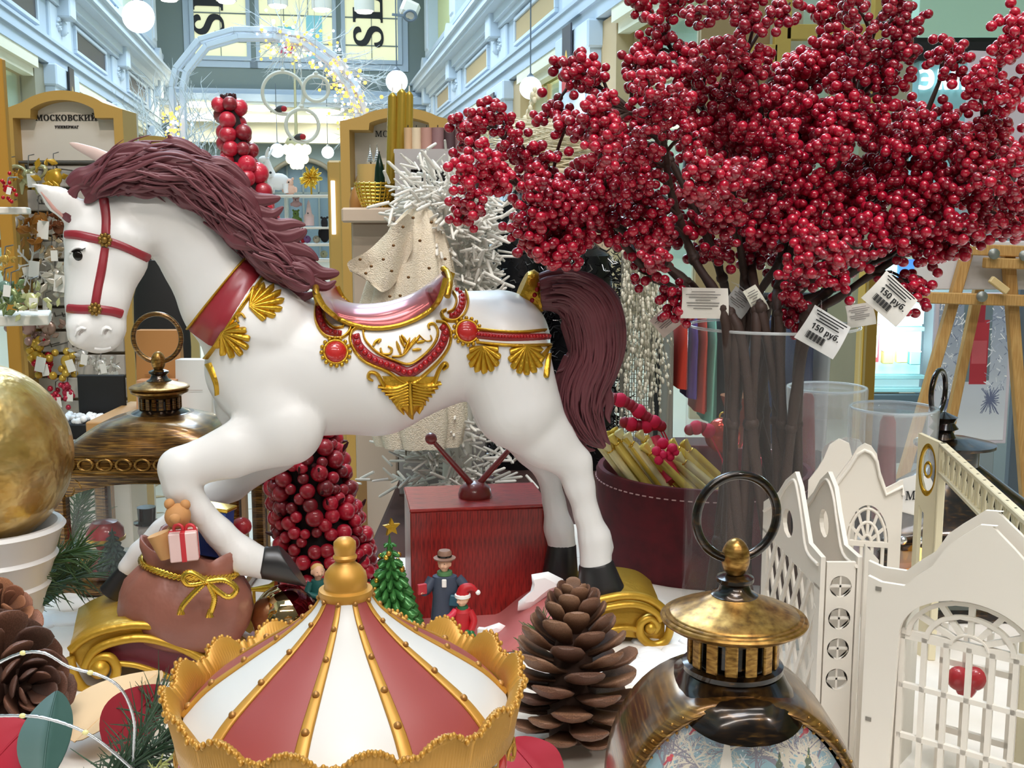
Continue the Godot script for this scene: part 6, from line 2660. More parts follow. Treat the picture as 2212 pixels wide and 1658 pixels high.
func build_horse_base():
	var t:=horse
	var gold:=mat("basegold",Color("bd9330"),0.36,0.55)
	bump(gold,0.03,0.04)
	gold.uv1_triplanar=true
	gold.uv1_scale=Vector3(14,14,14)
	var plum:=mat("baseplum",Color("6d2430"),0.45)
	var rose:=mat("baserose",Color("bb6b69"),0.5)
	# left platform: gold deck between an arched front edge and a lower rear edge
	var arc:=curve(v2([150,1402,182,1374,236,1353,312,1345,396,1366,470,1404,520,1440]),6)
	var rows:=[]
	for q in arc:
		var a:=hp(q.x,q.y,0.055)
		var dn:=hp(q.x,q.y+22,0.055)
		var sx:=lerpf(-0.034,0.014,clampf((q.x-150.0)/220.0,0.0,1.0))
		rows.append(low_rows([dn,a,a+Vector3(sx*0.1,0.002,-0.012),a+Vector3(sx*0.45,-0.006,-0.045),a+Vector3(sx*0.75,-0.008,-0.075),a+Vector3(sx,-0.005,-0.105),a+Vector3(sx,-0.028,-0.107)]))
	var b:=B.new()
	b.sheet(rows)
	part(t,"base_deck",b,gold)
	b=B.new()
	strip3(b,v2([152,1404,184,1378,236,1358,312,1350,396,1371,470,1410]),0.058,9)
	part(t,"base_moulding",b,gold)
	b=B.new()
	strip3(b,v2([150,1420,160,1456,180,1486,205,1490,238,1474,252,1446,238,1420,212,1422,200,1440,212,1456,226,1446]),0.06,10)
	part(t,"base_scroll",b,gold)
	b=B.new()
	b.ball(hp(216,1444,0.062),Vector3.ONE*19*hk(),16,10)
	part(t,"scroll_boss",b,gold)
	b=B.new()
	strip3(b,v2([183,1440,205,1405,250,1385,312,1378,384,1396,450,1430]),0.060,9)
	part(t,"base_moulding",b,gold)
	b=B.new()
	strip3(b,v2([250,1432,300,1438,370,1464,430,1500]),0.058,6)
	part(t,"base_moulding",b,gold)
	b=B.new()
	var up:=curve(v2([190,1430,250,1392,312,1384,384,1402,460,1440]),6)
	var lo:=curve(v2([210,1450,250,1436,300,1440,370,1466,440,1504]),6)
	rows=[]
	for i in up.size():
		rows.append(PackedVector3Array([hp(lo[i].x,lo[i].y,0.052),hp(up[i].x,up[i].y-12,0.052)]))
	b.sheet(rows)
	part(t,"base_panel",b,plum)
	b=B.new()
	var fu:=curve(v2([150,1408,184,1380,236,1360,312,1352,396,1373,470,1412]),6)
	var fl:=curve(v2([178,1448,205,1408,250,1388,312,1380,384,1398,452,1434]),6)
	rows=[]
	for i in fu.size():
		rows.append(PackedVector3Array([hp(fl[i].x,fl[i].y,0.056),hp(fu[i].x,fu[i].y,0.056)]))
	b.sheet(rows)
	part(t,"base_face",b,gold)
	# rose valley between the two platforms
	var top:=curve(v2([440,1400,520,1412,700,1418,880,1418,1000,1416,1066,1400,1130,1352,1196,1316,1256,1302,1330,1290,1396,1298,1432,1322]),6)
	rows=[]
	for q in top:
		var a:=hp(q.x,q.y,0.04)
		var f: float=clampf((1240.0-q.x)/60.0,0.0,1.0)
		rows.append(low_rows([a+Vector3(0,-0.03,0.012),a+Vector3(0,-0.004,0.012),a,a+Vector3(0,0.001,-0.04),a+Vector3(0,0.0,-0.085),a+Vector3(0,-0.03,-0.09)]))
	b=B.new()
	b.sheet(rows.slice(0,49))
	part(t,"base_slope",b,rose)
	b=B.new()
	b.sheet(rows.slice(48))
	part(t,"base_deck",b,gold)
	b=B.new()
	strip3(b,v2([1034,1352,1070,1318,1110,1282,1152,1252,1180,1240]),-0.05,17,0.8)
	part(t,"base_rear_band",b,mat("brightbase",Color("c9a238"),0.4,0.5))
	# green garland beyond it
	b=B.new()
	var r:=RandomNumberGenerator.new()
	r.seed=3
	for i in 150:
		var u:=r.randf()
		var p:=hp(lerpf(1028,1166,u),lerpf(1316,1216,u),-0.066)+Vector3(r.randf_range(-1,1),r.randf_range(-1,1),r.randf_range(-1,1))*0.008
		var d:=Vector3(r.randf_range(-1,1),r.randf_range(0,1),r.randf_range(-1,1)).normalized()
		b.tube([p,p+d*0.004,p+d*0.009],[0.001,0.0026,0.0004],5,0.4)
	var gg:=mat("garlandgreen",Color("1f6b3a"),0.35)
	stuff(part(t,"garland",b,gg))
	# right end: gold arch edge that rolls into a scroll
	b=B.new()
	strip3(b,v2([1236,1318,1296,1296,1352,1286,1402,1294,1438,1322,1448,1352,1436,1384,1408,1392,1384,1372,1384,1346,1404,1334,1420,1348,1412,1364]),0.056,10)
	part(t,"base_scroll",b,gold)
	b=B.new()
	b.ball(hp(1405,1356,0.056),Vector3(14,14,14)*hk(),14,10)
	part(t,"scroll_boss",b,gold)
	b=B.new()
	strip3(b,v2([1246,1334,1312,1312,1372,1306,1414,1322,1428,1340]),0.06,7)
	part(t,"base_moulding",b,gold)
	b=B.new()
	up=curve(v2([1240,1330,1312,1310,1372,1304,1410,1322]),5)
	lo=curve(v2([1240,1372,1312,1356,1360,1352,1392,1350]),5)
	rows=[]
	for i in up.size():
		rows.append(PackedVector3Array([hp(lo[i].x,lo[i].y,0.05),hp(up[i].x,up[i].y,0.05)]))
	b.sheet(rows)
	part(t,"base_panel",b,plum)
	b=B.new()
	strip3(b,v2([1240,1376,1312,1360,1360,1356,1388,1366]),0.056,6)
	part(t,"base_moulding",b,gold)
	# snow on the slope
	var snow:=mat("snow",Color("ece8e2"),0.6)
	for poly in [[[1148,1240],[1184,1234],[1216,1250],[1222,1262],[1196,1272],[1172,1290],[1146,1312],[1118,1316],[1120,1298],[1146,1276],[1150,1258]],[[1042,1356],[1078,1344],[1094,1352],[1086,1376],[1062,1402],[1040,1414],[1030,1390]],[[470,1372],[520,1356],[560,1380],[540,1404],[490,1400]]]:
		b=B.new()
		var ring:=PackedVector3Array()
		var ring2:=PackedVector3Array()
		var inn:=PackedVector3Array()
		var mid:=Vector2.ZERO
		for k in poly:
			mid+=Vector2(k[0],k[1])/poly.size()
		for k in poly:
			var q:=Vector2(k[0],k[1])
			ring.append(hp(q.x,q.y+3,0.006))
			ring2.append(hp(q.x,q.y,0.008))
			var n:=q.lerp(mid,0.35)
			inn.append(hp(n.x,n.y,0.011))
		b.ring_loft([ring,ring2,inn],true,true)
		b.cap(inn,true)
		part(t,"snow_patch",b,snow)
	sack(t)

func low_rows(a: Array) -> PackedVector3Array:
	var o:=PackedVector3Array()
	for q in a:
		o.append(Vector3(q.x,maxf(q.y,TABLE+0.001),q.z))
	return o

func sack(t: Node3D):
	var sk:=mat("sackbrown",Color("8e5a4c"),0.45)
	bump(sk,0.02,0.12)
	sk.uv1_triplanar=true
	sk.uv1_scale=Vector3(8,8,8)
	var c:=hp(404,1300,0.024)
	var k:=hk()
	var ax:=Basis(Vector3.BACK,-0.16)
	# half-widths and heights of the bag from its foot to the frilled mouth
	var P:=[[20,-84],[88,-84],[120,-66],[137,-30],[139,4],[128,40],[112,62],[102,74],[96,84],[97,96],[99,112],[95,127]]
	var secs:=[]
	for i in P.size():
		var sec:=PackedVector3Array()
		for j in 48:
			var a:=TAU*j/48.0
			var fr:=1.0
			var lift:=0.0
			if i > 8:
				fr=1.0+0.07*(i-8)*cos(a*5.0+0.6)
				lift=5.0*(i-8)*cos(a*5.0+1.2)
			elif i > 4:
				fr=1.0+0.03*cos(a*13.0)
			else:
				fr=1.0+0.02*cos(a*3.0+i)
			sec.append(c+ax*Vector3(cos(a)*P[i][0]*fr,P[i][1]+lift,-sin(a)*P[i][0]*fr*0.86)*k)
		secs.append(sec)
	# the mouth turns in again
	for q in [[0.93,-4],[0.9,-30]]:
		var sec:=PackedVector3Array()
		for j in 48:
			var x: Vector3=secs[P.size()-1][j]
			sec.append(c+ax*Vector3(0,128*k,0)+(x-(c+ax*Vector3(0,128*k,0)))*q[0]+Vector3(0,q[1]*k,0))
		secs.append(sec)
	var b:=B.new()
	b.ring_loft(secs)
	b.cap(secs[secs.size()-1])
	part(t,"gift_sack",b,sk)
	# twisted gold cord with a bow and tassels
	var gold:=mat("brightgold")
	for sgn in [0.0,1.0,2.0]:
		b=B.new()
		var path:=[]
		for j in 73:
			var a:=TAU*j/72.0
			var w=a*22.0+sgn*TAU/3.0
			path.append(c+ax*Vector3(cos(a)*(101+5*cos(w)),84+5*sin(w),-sin(a)*(101+5*cos(w))*0.86)*k)
		b.tube(path,filled(73,4.2*k),6)
		part(t,"sack_cord",b,gold)
	var kx:=hp(446,1256,0.12)
	for L in [v2([446,1256,412,1236,396,1246,408,1262,446,1256]),v2([446,1256,484,1252,510,1272,490,1288,446,1256]),v2([440,1260,416,1284,398,1304,390,1320]),v2([450,1260,462,1288,458,1312,452,1326])]:
		b=B.new()
		var path:=[]
		for q in curve(L,6):
			path.append(hp(q.x,q.y,0.078))
		b.tube(path,filled(path.size(),6*k),10,1.0,Vector3.UP,0.25,3,true,0.7)
		part(t,"sack_bow",b,gold)
	b=B.new()
	for T in [[390,1322],[452,1328]]:
		for i in 9:
			var p:=hp(T[0],T[1]-12,0.079)
			b.tube([p,p+Vector3((i-4)*1.6,-16,2.0*sin(i*2.0))*k],[2.5*k,2.5*k],5)
	part(t,"cord_tassel",b,gold)
	# what looks out of the sack
	var tan_:=mat("bear",Color("c08a55"),0.7)
	b=B.new()
	b.ball(hp(384,1114,0.05),Vector3.ONE*26*k,16,12)
	b.ball(hp(366,1088,0.05),Vector3.ONE*11*k,10,8)
	b.ball(hp(400,1090,0.05),Vector3.ONE*11*k,10,8)
	b.ball(hp(378,1120,0.072),Vector3(12,10,10)*k,10,8)
	b.ball(hp(390,1160,0.045),Vector3(32,34,28)*k,14,10)
	part(t,"teddy_bear",b,tan_)
	b=B.new()
	b.box(hp(398,1176,0.062),Vector3(54,58,44)*k,2*k,Basis(Vector3.BACK,0.05)*Basis(Vector3.UP,0.2))
	var gift:=part(t,"gift_box",b,mat("giftpink",Color("e8c6c2"),0.4))
	b=B.new()
	b.box(hp(398,1176,0.062),Vector3(10,59.5,46)*k,1*k,Basis(Vector3.BACK,0.05)*Basis(Vector3.UP,0.2))
	b.box(hp(398,1176,0.062),Vector3(55.5,59.5,9)*k,1*k,Basis(Vector3.BACK,0.05)*Basis(Vector3.UP,0.2))
	for s in [-1.0,1.0]:
		b.torus(hp(398+s*13,1142,0.062),9*k,3.5*k,Basis.IDENTITY,14,6)
	part(t,"ribbon",b,mat("ribbonred",Color("c8343c"),0.35))
	b=B.new()
	b.tube([hp(362,1205,0.055),hp(352,1176,0.055),hp(342,1152,0.055)],[14*k,20*k,23*k],10,0.7)
	part(t,"paper_parcel",b,mat("parcel",Color("c9975f"),0.6))
	b=B.new()
	b.box(hp(466,1148,0.02),Vector3(62,100,40)*k,2*k,Basis(Vector3.BACK,-0.08)*Basis(Vector3.UP,-0.25))
	part(t,"blue_box",b,mat("giftblue",Color("1c3f8a"),0.35))
	b=B.new()
	b.box(hp(470,1095,0.02),Vector3(68,8,46)*k,2*k,Basis(Vector3.BACK,-0.08)*Basis(Vector3.UP,-0.25))
	part(t,"box_trim",b,gold)
	b=B.new()
	b.ball(hp(522,1136,0.0),Vector3(22,20,18)*k,14,10)
	part(t,"red_ball",b,mat("redgloss"))
	b=B.new()
	b.lathe(v2([0,-30,16,-30,14,0,16,26,0,30]),12,Transform3D(Basis.from_scale(Vector3.ONE*k),hp(494,1180,0.03)))
	part(t,"white_candle",b,mat("white"))

# ------------------------------------------------------------------ the carousel in front
func build_carousel():
	var d:=0.45
	var c:=at(752,1500,d)
	var R:=0.0722                   # eaves of the roof
	var t:=thing("carousel","toy carousel roof in plum and cream panels with gold ribs, scalloped crown and knob","carousel",Vector3(c.x,TABLE,c.z))
	var y0:=c.y-TABLE-0.004         # height of the eaves
	var gold:=mat("carogold",Color("c08c37"),0.42,0.35)
	gold.clearcoat_enabled=true
	gold.clearcoat=0.15
	var plum:=mat("caroplum",Color("93423f"),0.4)
	var cream:=mat("carocream",Color("cdcac6"),0.38)
	cream.clearcoat_enabled=true
	cream.clearcoat=0.25
	# profile of the roof: concave near the top, swelling towards the eaves
	var prof:=curve(v2([0.94,0.0,0.80,0.0105,0.58,0.0215,0.36,0.032,0.2,0.042,0.13,0.050]),5)
	var off:=deg_to_rad(-8.0)
	for k in 10:
		var a0:=off+k*TAU/10.0
		var rows:=[]
		for q in prof:
			var row:=PackedVector3Array()
			for j in 7:
				var u:=j/6.0
				var a:=a0+u*TAU/10.0
				var bulge=sin(PI*u)*0.0012*q.x-(1.0-cos((u-0.5)*TAU/12.0))*0.0
				row.append(Vector3(sin(a)*q.x*R,y0+q.y+bulge,cos(a)*q.x*R))
			rows.append(row)
		var b:=B.new()
		b.sheet(rows,false)
		obj("roof_panel",b,cream if k % 2 == 0 else plum,t)
		# gold rib with studs
		b=B.new()
		var path:=[]
		for q in prof:
			path.append(Vector3(sin(a0)*q.x*R,y0+q.y+0.0004,cos(a0)*q.x*R))
		var rr:=[]
		for q in prof:
			rr.append(0.0008+0.0024*q.x)
		var n3:=Vector3(cos(a0),0,-sin(a0))
		b.tube(path,rr,8,0.45,n3)
		var rib_:=obj("roof_rib",b,gold,t)
		for s in 6:
			var u:=(s+0.35)/6.0*(prof.size()-1)
			var i0:=int(u)
			var q: Vector2=prof[i0].lerp(prof[mini(i0+1,prof.size()-1)],u-i0)
			var st:=B.new()
			st.ball(Vector3(sin(a0)*q.x*R,y0+q.y+0.0016,cos(a0)*q.x*R),Vector3.ONE*(0.0009+0.0010*q.x),10,8)
			obj("stud",st,mat("studgold",Color("a3743a"),0.38,0.45),rib_)
	# crown: one fluted shell crest over each panel, scooped between
	for k in 16:
		var a0:=off+k*TAU/16.0
		var outer:=[]
		for i in 41:
			var u:=i/40.0
			var a:=a0+(u-0.5)*TAU/16.0
			var w:=absf(u-0.5)*2.0
			var crest:=0.0095*pow(maxf(0.0,cos(w*PI*0.62)),0.6) if w < 0.78 else 0.0
			var wing:=0.0045*maxf(0.0,sin((w-0.62)/0.38*PI*0.8)) if w > 0.62 else 0.0
			var h:=0.0048+maxf(crest,wing)
			var flute:=1.0+(0.008 if i % 2 == 0 else -0.006)
			var r:=R*(1.0+0.03*h/0.0115)*flute
			var s:=sin(a)
			var cz:=cos(a)
			outer.append(PackedVector3Array([Vector3(s*R*0.985,y0-0.011,cz*R*0.985),Vector3(s*R*1.0,y0-0.004,cz*R*1.0),Vector3(s*r,y0+h*0.75,cz*r),Vector3(s*r*1.012,y0+h,cz*r*1.012),Vector3(s*r*0.985,y0+h+0.0004,cz*r*0.985),Vector3(s*R*0.955,y0+h*0.5,cz*R*0.955),Vector3(s*R*0.945,y0-0.003,cz*R*0.945)]))
		var b:=B.new()
		b.sheet(outer)
		obj("crown_shell",b,gold,t)
		# rope of ridges along the crest
		b=B.new()
		for i in range(1,40):
			if i % 3 == 1:
				var p: Vector3=outer[i][3]
				b.ball(p,Vector3(0.0010,0.0013,0.0012),8,6)
		obj("crest_ridges",b,gold,t)
	# drum below the eaves, with painted ovals, rockwork and gems
	var dr:=B.new()
	dr.lathe([Vector2(R*0.86,y0-0.03),Vector2(R*0.93,y0-0.026),Vector2(R*0.97,y0-0.012),Vector2(R*0.96,y0-0.002)],72)
	obj("drum",dr,cream,t)
	for k in 16:
		var a:=off+(k+0.5)*TAU/16.0
		var n:=Vector3(sin(a),0,cos(a))
		var g:=B.new()
		g.ball(n*R*0.955+Vector3(0,y0-0.016,0),Vector3(0.0042,0.0062,0.0026),14,10,basis_to(n))
		obj("gem",g,mat("gem") if k % 2 else mat("gempearl",Color("c8c2b8"),0.2),t)
		var f:=B.new()
		f.torus(n*R*0.955+Vector3(0,y0-0.016,0),0.0058,0.0011,basis_to(n),22,8,Vector2(0.85,1.2))
		var side:=Vector3(cos(a),0,-sin(a))
		for s in [-1.0,1.0]:
			var path:=[]
			for q in 9:
				var an:=q*0.75
				var rr2:=0.0055-q*0.0005
				path.append(n*R*0.97+Vector3(0,y0-0.017,0)+side*s*(0.0115-cos(an)*rr2)+Vector3(0,sin(an)*rr2,0))
			f.tube(path,filled(9,0.0009),6)
		obj("gem_frame",f,gold,t)
	# turned knob
	var kn:=B.new()
	var yk:=y0+0.0475
	kn.lathe([Vector2(0.0105,yk-0.002),Vector2(0.0108,yk),Vector2(0.0116,yk+0.0018),Vector2(0.0112,yk+0.0036),Vector2(0.0092,yk+0.0042),Vector2(0.0088,yk+0.0052),Vector2(0.0092,yk+0.0072),Vector2(0.0086,yk+0.0105),Vector2(0.0066,yk+0.0132),Vector2(0.0046,yk+0.0146),Vector2(0.0040,yk+0.0158),Vector2(0.0050,yk+0.0168),Vector2(0.0051,yk+0.0176),Vector2(0.0043,yk+0.0186),Vector2(0.0048,yk+0.0212),Vector2(0.0046,yk+0.0238),Vector2(0.0030,yk+0.0254),Vector2(0.0,yk+0.0259)],40)
	obj("finial",kn,gold,t)
	# columns, platform and centre post that carry the roof
	var cp:=B.new()
	cp.lathe([Vector2(0.012,0.02),Vector2(0.016,0.03),Vector2(0.016,y0-0.03),Vector2(R*0.8,y0-0.028)],32)
	obj("centre_post",cp,cream,t)
	for k in 6:
		var a:=off+k*TAU/6.0
		var b:=B.new()
		b.lathe([Vector2(0.0022,0.02),Vector2(0.0022,y0-0.026)],10,Transform3D(Basis.IDENTITY,Vector3(sin(a),0,cos(a))*R*0.7))
		obj("pole",b,gold,t)
	var pf:=B.new()
	pf.lathe([Vector2(R*0.95,0.0),Vector2(R*0.98,0.004),Vector2(R*0.92,0.012),Vector2(R*0.9,0.02),Vector2(0,0.02)],64)
	obj("platform",pf,plum,t)

# ------------------------------------------------------------------ bronze lanterns
func bronze() -> StandardMaterial3D:
	if not M.has("bronze"):
		var m:=textured("bronze",noise_tex(0.03,[[0.0,Color("2a1a0d")],[0.4,Color("543818")],[0.6,Color("7d5827")],[0.8,Color("a37a3c")],[1.0,Color("c49c58")]],21,FastNoiseLite.TYPE_SIMPLEX_SMOOTH,4),Vector3(4,90,4),0.26,0.65)
		m.clearcoat_enabled=true
		m.clearcoat=0.5
		m.clearcoat_roughness=0.12
	return M.bronze

func dark_bronze() -> StandardMaterial3D:
	if not M.has("darkbronze"):
		var m:=textured("darkbronze",noise_tex(0.03,[[0.0,Color("0e0a08")],[0.55,Color("1d140f")],[0.8,Color("4a3318")],[1.0,Color("8a6630")]],22,FastNoiseLite.TYPE_SIMPLEX_SMOOTH,5),Vector3(10,50,10),0.25,0.6)
		m.clearcoat_enabled=true
		m.clearcoat=0.6
		m.clearcoat_roughness=0.1
	return M.darkbronze

func old_brass() -> StandardMaterial3D:
	if not M.has("oldbrass"):
		textured("oldbrass",noise_tex(0.03,[[0.0,Color("4a3218")],[0.4,Color("8f6830")],[1.0,Color("c9a05a")]],23),Vector3(20,60,20),0.28,0.75)
	return M.oldbrass

func clear_glass() -> StandardMaterial3D:
	var m:=mat("clearglass",Color(1,1,1,0.03),0.03)
	m.transparency=BaseMaterial3D.TRANSPARENCY_ALPHA
	m.metallic_specular=0.25
	return m

func super_ring(hx: float,hz: float,y: float,n: float,segs:=48) -> PackedVector3Array:
	var o:=PackedVector3Array()
	for j in segs:
		var a:=TAU*j/segs
		var c:=cos(a)
		var s:=sin(a)
		o.append(Vector3(signf(c)*pow(absf(c),2.0/n)*hx,y,-signf(s)*pow(absf(s),2.0/n)*hz))
	return o

func build_lanterns():
	lantern_rear()
	lantern_front()
	lantern_right()
	fretwork()

func ring_knob(t: Node3D,y: float,m: float,ringr: float,tube: float,knob: float,turn:=0.0,squash:=1.0,rm: Material=null):
	# ring handle over an egg-shaped knob with collars; y is the top of the cap
	var b:=B.new()
	b.lathe([Vector2(50*m,y),Vector2(50*m,y+8*m),Vector2(36*m,y+16*m),Vector2(30*m,y+30*m),Vector2(40*m,y+38*m),Vector2(40*m,y+46*m),Vector2(26*m,y+52*m),Vector2(0,y+54*m)],32)
	obj("knob_collar",b,dark_bronze(),t)
	b=B.new()
	b.ball(Vector3(0,y+(50+knob)*m,0),Vector3(knob*0.8,knob*1.15,knob*0.8)*m,24,16)
	obj("knob",b,old_brass(),t)
	b=B.new()
	b.torus(Vector3(0,y+(50+knob*1.1+ringr*0.95)*m,0),ringr*m,tube*m,Basis(Vector3.UP,turn),56,14,Vector2(squash,1))
	obj("ring_handle",b,rm if rm != null else dark_bronze(),t)

func lantern_rear():
	var c:=at(352,1000,1.07)
	var m:=1.07/F*1.02
	var t:=thing("lantern","large bronze square lantern with domed lid and ring handle behind the horse's forelegs","lantern",Vector3(c.x,TABLE,c.z))
	var Y:=func(py): return at(352,py,1.07).y-TABLE
	var hx:=0.088
	var hz:=0.06
	# lid: from square eaves to a round neck
	var secs:=[]
	for k in [[1006,1.0,8.0],[1000,1.03,8.0],[992,1.03,8.0],[986,0.985,8.0],[966,0.965,7.0],[960,0.98,7.0],[954,0.94,6.0],[940,0.86,5.0],[925,0.76,4.0],[910,0.64,3.4],[901,0.54,2.8],[894,0.43,2.3],[889,0.36,2.0]]:
		var z: float=lerpf(hz,hx,clampf((0.9-k[1])/0.5,0,1))
		secs.append(super_ring(hx*k[1],z*k[1],Y.call(k[0]),k[2]))
	var b:=B.new()
	b.ring_loft(secs)
	b.cap(secs[0],true)
	b.cap(secs[secs.size()-1])
	obj("lid",b,bronze(),t)
	# fluted neck with slots, flared cap
	b=B.new()
	b.lathe([Vector2(0.030,Y.call(892)),Vector2(0.026,Y.call(887)),Vector2(0.0185,Y.call(880)),Vector2(0.0175,Y.call(862)),Vector2(0.020,Y.call(855))],40)
	obj("neck",b,dark_bronze(),t)
	for i in 18:
		var a:=TAU*i/18.0
		var f:=B.new()
		f.box(Vector3(sin(a)*0.0188,Y.call(868),cos(a)*0.0188),Vector3(0.0044,0.0125,0.003),0.001,Basis(Vector3.UP,a))
		obj("flute",f,bronze(),t)
	b=B.new()
	b.lathe([Vector2(0.020,Y.call(855)),Vector2(0.022,Y.call(852)),Vector2(0.027,Y.call(846)),Vector2(0.0275,Y.call(842)),Vector2(0.0255,Y.call(840)),Vector2(0.0285,Y.call(837)),Vector2(0.0285,Y.call(834)),Vector2(0.026,Y.call(831)),Vector2(0.017,Y.call(826)),Vector2(0.012,Y.call(822)),Vector2(0,Y.call(822))],48)
	obj("cap",b,old_brass(),t)
	ring_knob(t,Y.call(825),m*0.52,98,10,36,0.0,1.0,bronze())
	# chain of loops round the eaves
	for side in 4:
		for i in (9 if side % 2 == 0 else 6):
			var n:=9 if side % 2 == 0 else 6
			var ln:=(hx if side % 2 == 0 else hz)*0.9
			var u:=-ln+2*ln*(i+0.5)/n
			var out: float=(hz if side % 2 == 0 else hx)*0.995
			var bs:=Basis(Vector3.UP,side*PI/2)
			var g:=B.new()
			g.torus(bs*Vector3(u,Y.call(976),out),0.0062,0.0012,bs,18,6,Vector2(1.1,0.85))
			obj("eave_loop",g,old_brass(),t)
	# posts, arched top rails, panes
	for sx in [-1.0,1.0]:
		for sz in [-1.0,1.0]:
			b=B.new()
			b.box(Vector3(sx*(hx-0.007),(Y.call(1003)+0.012)/2,sz*(hz-0.007)),Vector3(0.0135,Y.call(1003)-0.012,0.0135),0.002)
			obj("post",b,bronze(),t)
			b=B.new()
			var path:=[]
			for i in 13:
				var a:=i*0.55
				var r:=0.012*(1.0-i*0.05)
				path.append(Vector3(sx*(hx-0.017)+cos(a)*r*-sx,Y.call(1026)+sin(a)*r,sz*(hz-0.004)))
			b.tube(path,filled(13,0.0013),6)
			obj("corner_scroll",b,old_brass(),t)
	for sz in [-1.0,1.0]:
		var pl:=PackedVector2Array()
		pl.append(Vector2(-hx+0.012,Y.call(1003)))
		for i in 17:
			var u:=i/16.0
			pl.append(Vector2(lerpf(-hx+0.012,hx-0.012,u),Y.call(1003)-0.006-0.014*pow(absf(u*2-1),2.5)))
		pl.append(Vector2(hx-0.012,Y.call(1003)))
		b=B.new()
		b.plate(pl,0.006,Transform3D(Basis.IDENTITY,Vector3(0,0,sz*(hz-0.006)-0.003)))
		obj("arched_rail",b,bronze(),t)
		b=B.new()
		b.box(Vector3(0,(Y.call(1003)+0.012)/2,sz*(hz-0.009)),Vector3(hx*2-0.03,Y.call(1003)-0.014,0.001))
		obj("pane",b,clear_glass(),t)
	for sx in [-1.0,1.0]:
		b=B.new()
		b.box(Vector3(sx*(hx-0.009),(Y.call(1003)+0.012)/2,0),Vector3(0.001,Y.call(1003)-0.014,hz*2-0.03))
		obj("pane",b,clear_glass(),t)
	b=B.new()
	b.box(Vector3(0,0.006,0),Vector3(hx*2+0.006,0.012,hz*2+0.006),0.003)
	obj("base",b,bronze(),t)
	# toys that stand on its floor
	var fl:=TABLE+0.0125
	var toy:=thing("toy_lamp","small red domed toy with gold rim inside the rear bronze lantern","toy",Vector3(on_y(268,1196,fl).x,fl,c.z+0.012))
	b=B.new()
	b.lathe(v2([0.0,0.0,0.014,0.0,0.015,0.006,0.008,0.012,0.008,0.02,0.012,0.026]),24)
	obj("foot",b,mat("redgloss"),toy)
	b=B.new()
	b.lathe(v2([0.012,0.026,0.019,0.030,0.019,0.033,0.016,0.034]),24)
	obj("rim",b,mat("gold"),toy)
	b=B.new()
	b.lathe(v2([0.0185,0.033,0.0175,0.041,0.012,0.0475,0,0.049]),24)
	obj("dome",b,mat("redgloss"),toy)
	toy=thing("toy_box","tiny gold gift box inside the rear bronze lantern","toy",Vector3(on_y(228,1196,fl).x,fl,c.z+0.012))
	b=B.new()
	b.box(Vector3(0,0.009,0),Vector3(0.012,0.018,0.012),0.0008)
	obj("box",b,mat("gold"),toy)
	b=B.new()
	b.torus(Vector3(0,0.0195,0),0.0022,0.0007,Basis.IDENTITY,12,6)
	b.box(Vector3(0,0.009,0),Vector3(0.0025,0.0185,0.0125),0.0003)
	obj("ribbon",b,mat("brightgold"),toy)
	mini_tree(Vector3(on_y(286,1205,fl).x,fl,c.z+0.03),0.048,0.017,mat("minigreen",Color("1f3a2e"),0.6),"tiny dark green fir inside the rear bronze lantern",3)
	toy=thing("toy_snowman","tiny toy figure in a black top hat inside the rear bronze lantern","toy",Vector3(on_y(338,1196,fl).x,fl,c.z-0.012))
	b=B.new()
	b.ball(Vector3(0,0.013,0),Vector3.ONE*0.014,14,10)
	b.ball(Vector3(0,0.032,0),Vector3.ONE*0.0095,14,10)
	obj("body",b,mat("snow",Color("ece8e2")),toy)
	b=B.new()
	b.lathe(v2([0,0.039,0.013,0.039,0.013,0.041,0.0085,0.0415,0.0092,0.056,0,0.056]),20)
	obj("hat",b,mat("eyeblack"),toy)

func mini_tree(p: Vector3,h: float,r: float,m: Material,label: String,seed_: int,tiers:=7,snow: Material=null):
	var t:=thing("small_fir",label,"toy tree",p)
	var q:=RandomNumberGenerator.new()
	q.seed=seed_
	var tr:=B.new()
	tr.lathe([Vector2(0,0),Vector2(r*0.35,0),Vector2(r*0.3,h*0.03),Vector2(r*0.12,h*0.05),Vector2(r*0.1,h*0.2)],12)
	obj("trunk",tr,mat("twig"),t)
	var b:=B.new()
	for k in tiers:
		var u:=float(k)/tiers
		var n:=int(lerpf(15,5,u))
		for i in n:
			var a:=TAU*(i+q.randf()*0.5)/n
			var d:=Vector3(cos(a),-0.25,sin(a))
			var y:=h*(0.1+0.86*u)
			var l:=r*(1.0-u*0.88)
			var p0:=Vector3(0,y+l*0.45,0)
			b.tube([p0,p0+d*l*0.55+Vector3(0,-l*0.04,0),p0+d*l*0.9+Vector3(0,-l*0.1,0),p0+d*l*1.0],[l*0.10,l*0.24,l*0.17,l*0.02],6,0.7)
	b.lathe([Vector2(r*0.5,h*0.12),Vector2(0,h)],8)
	obj("foliage",b,m,t)
	return t

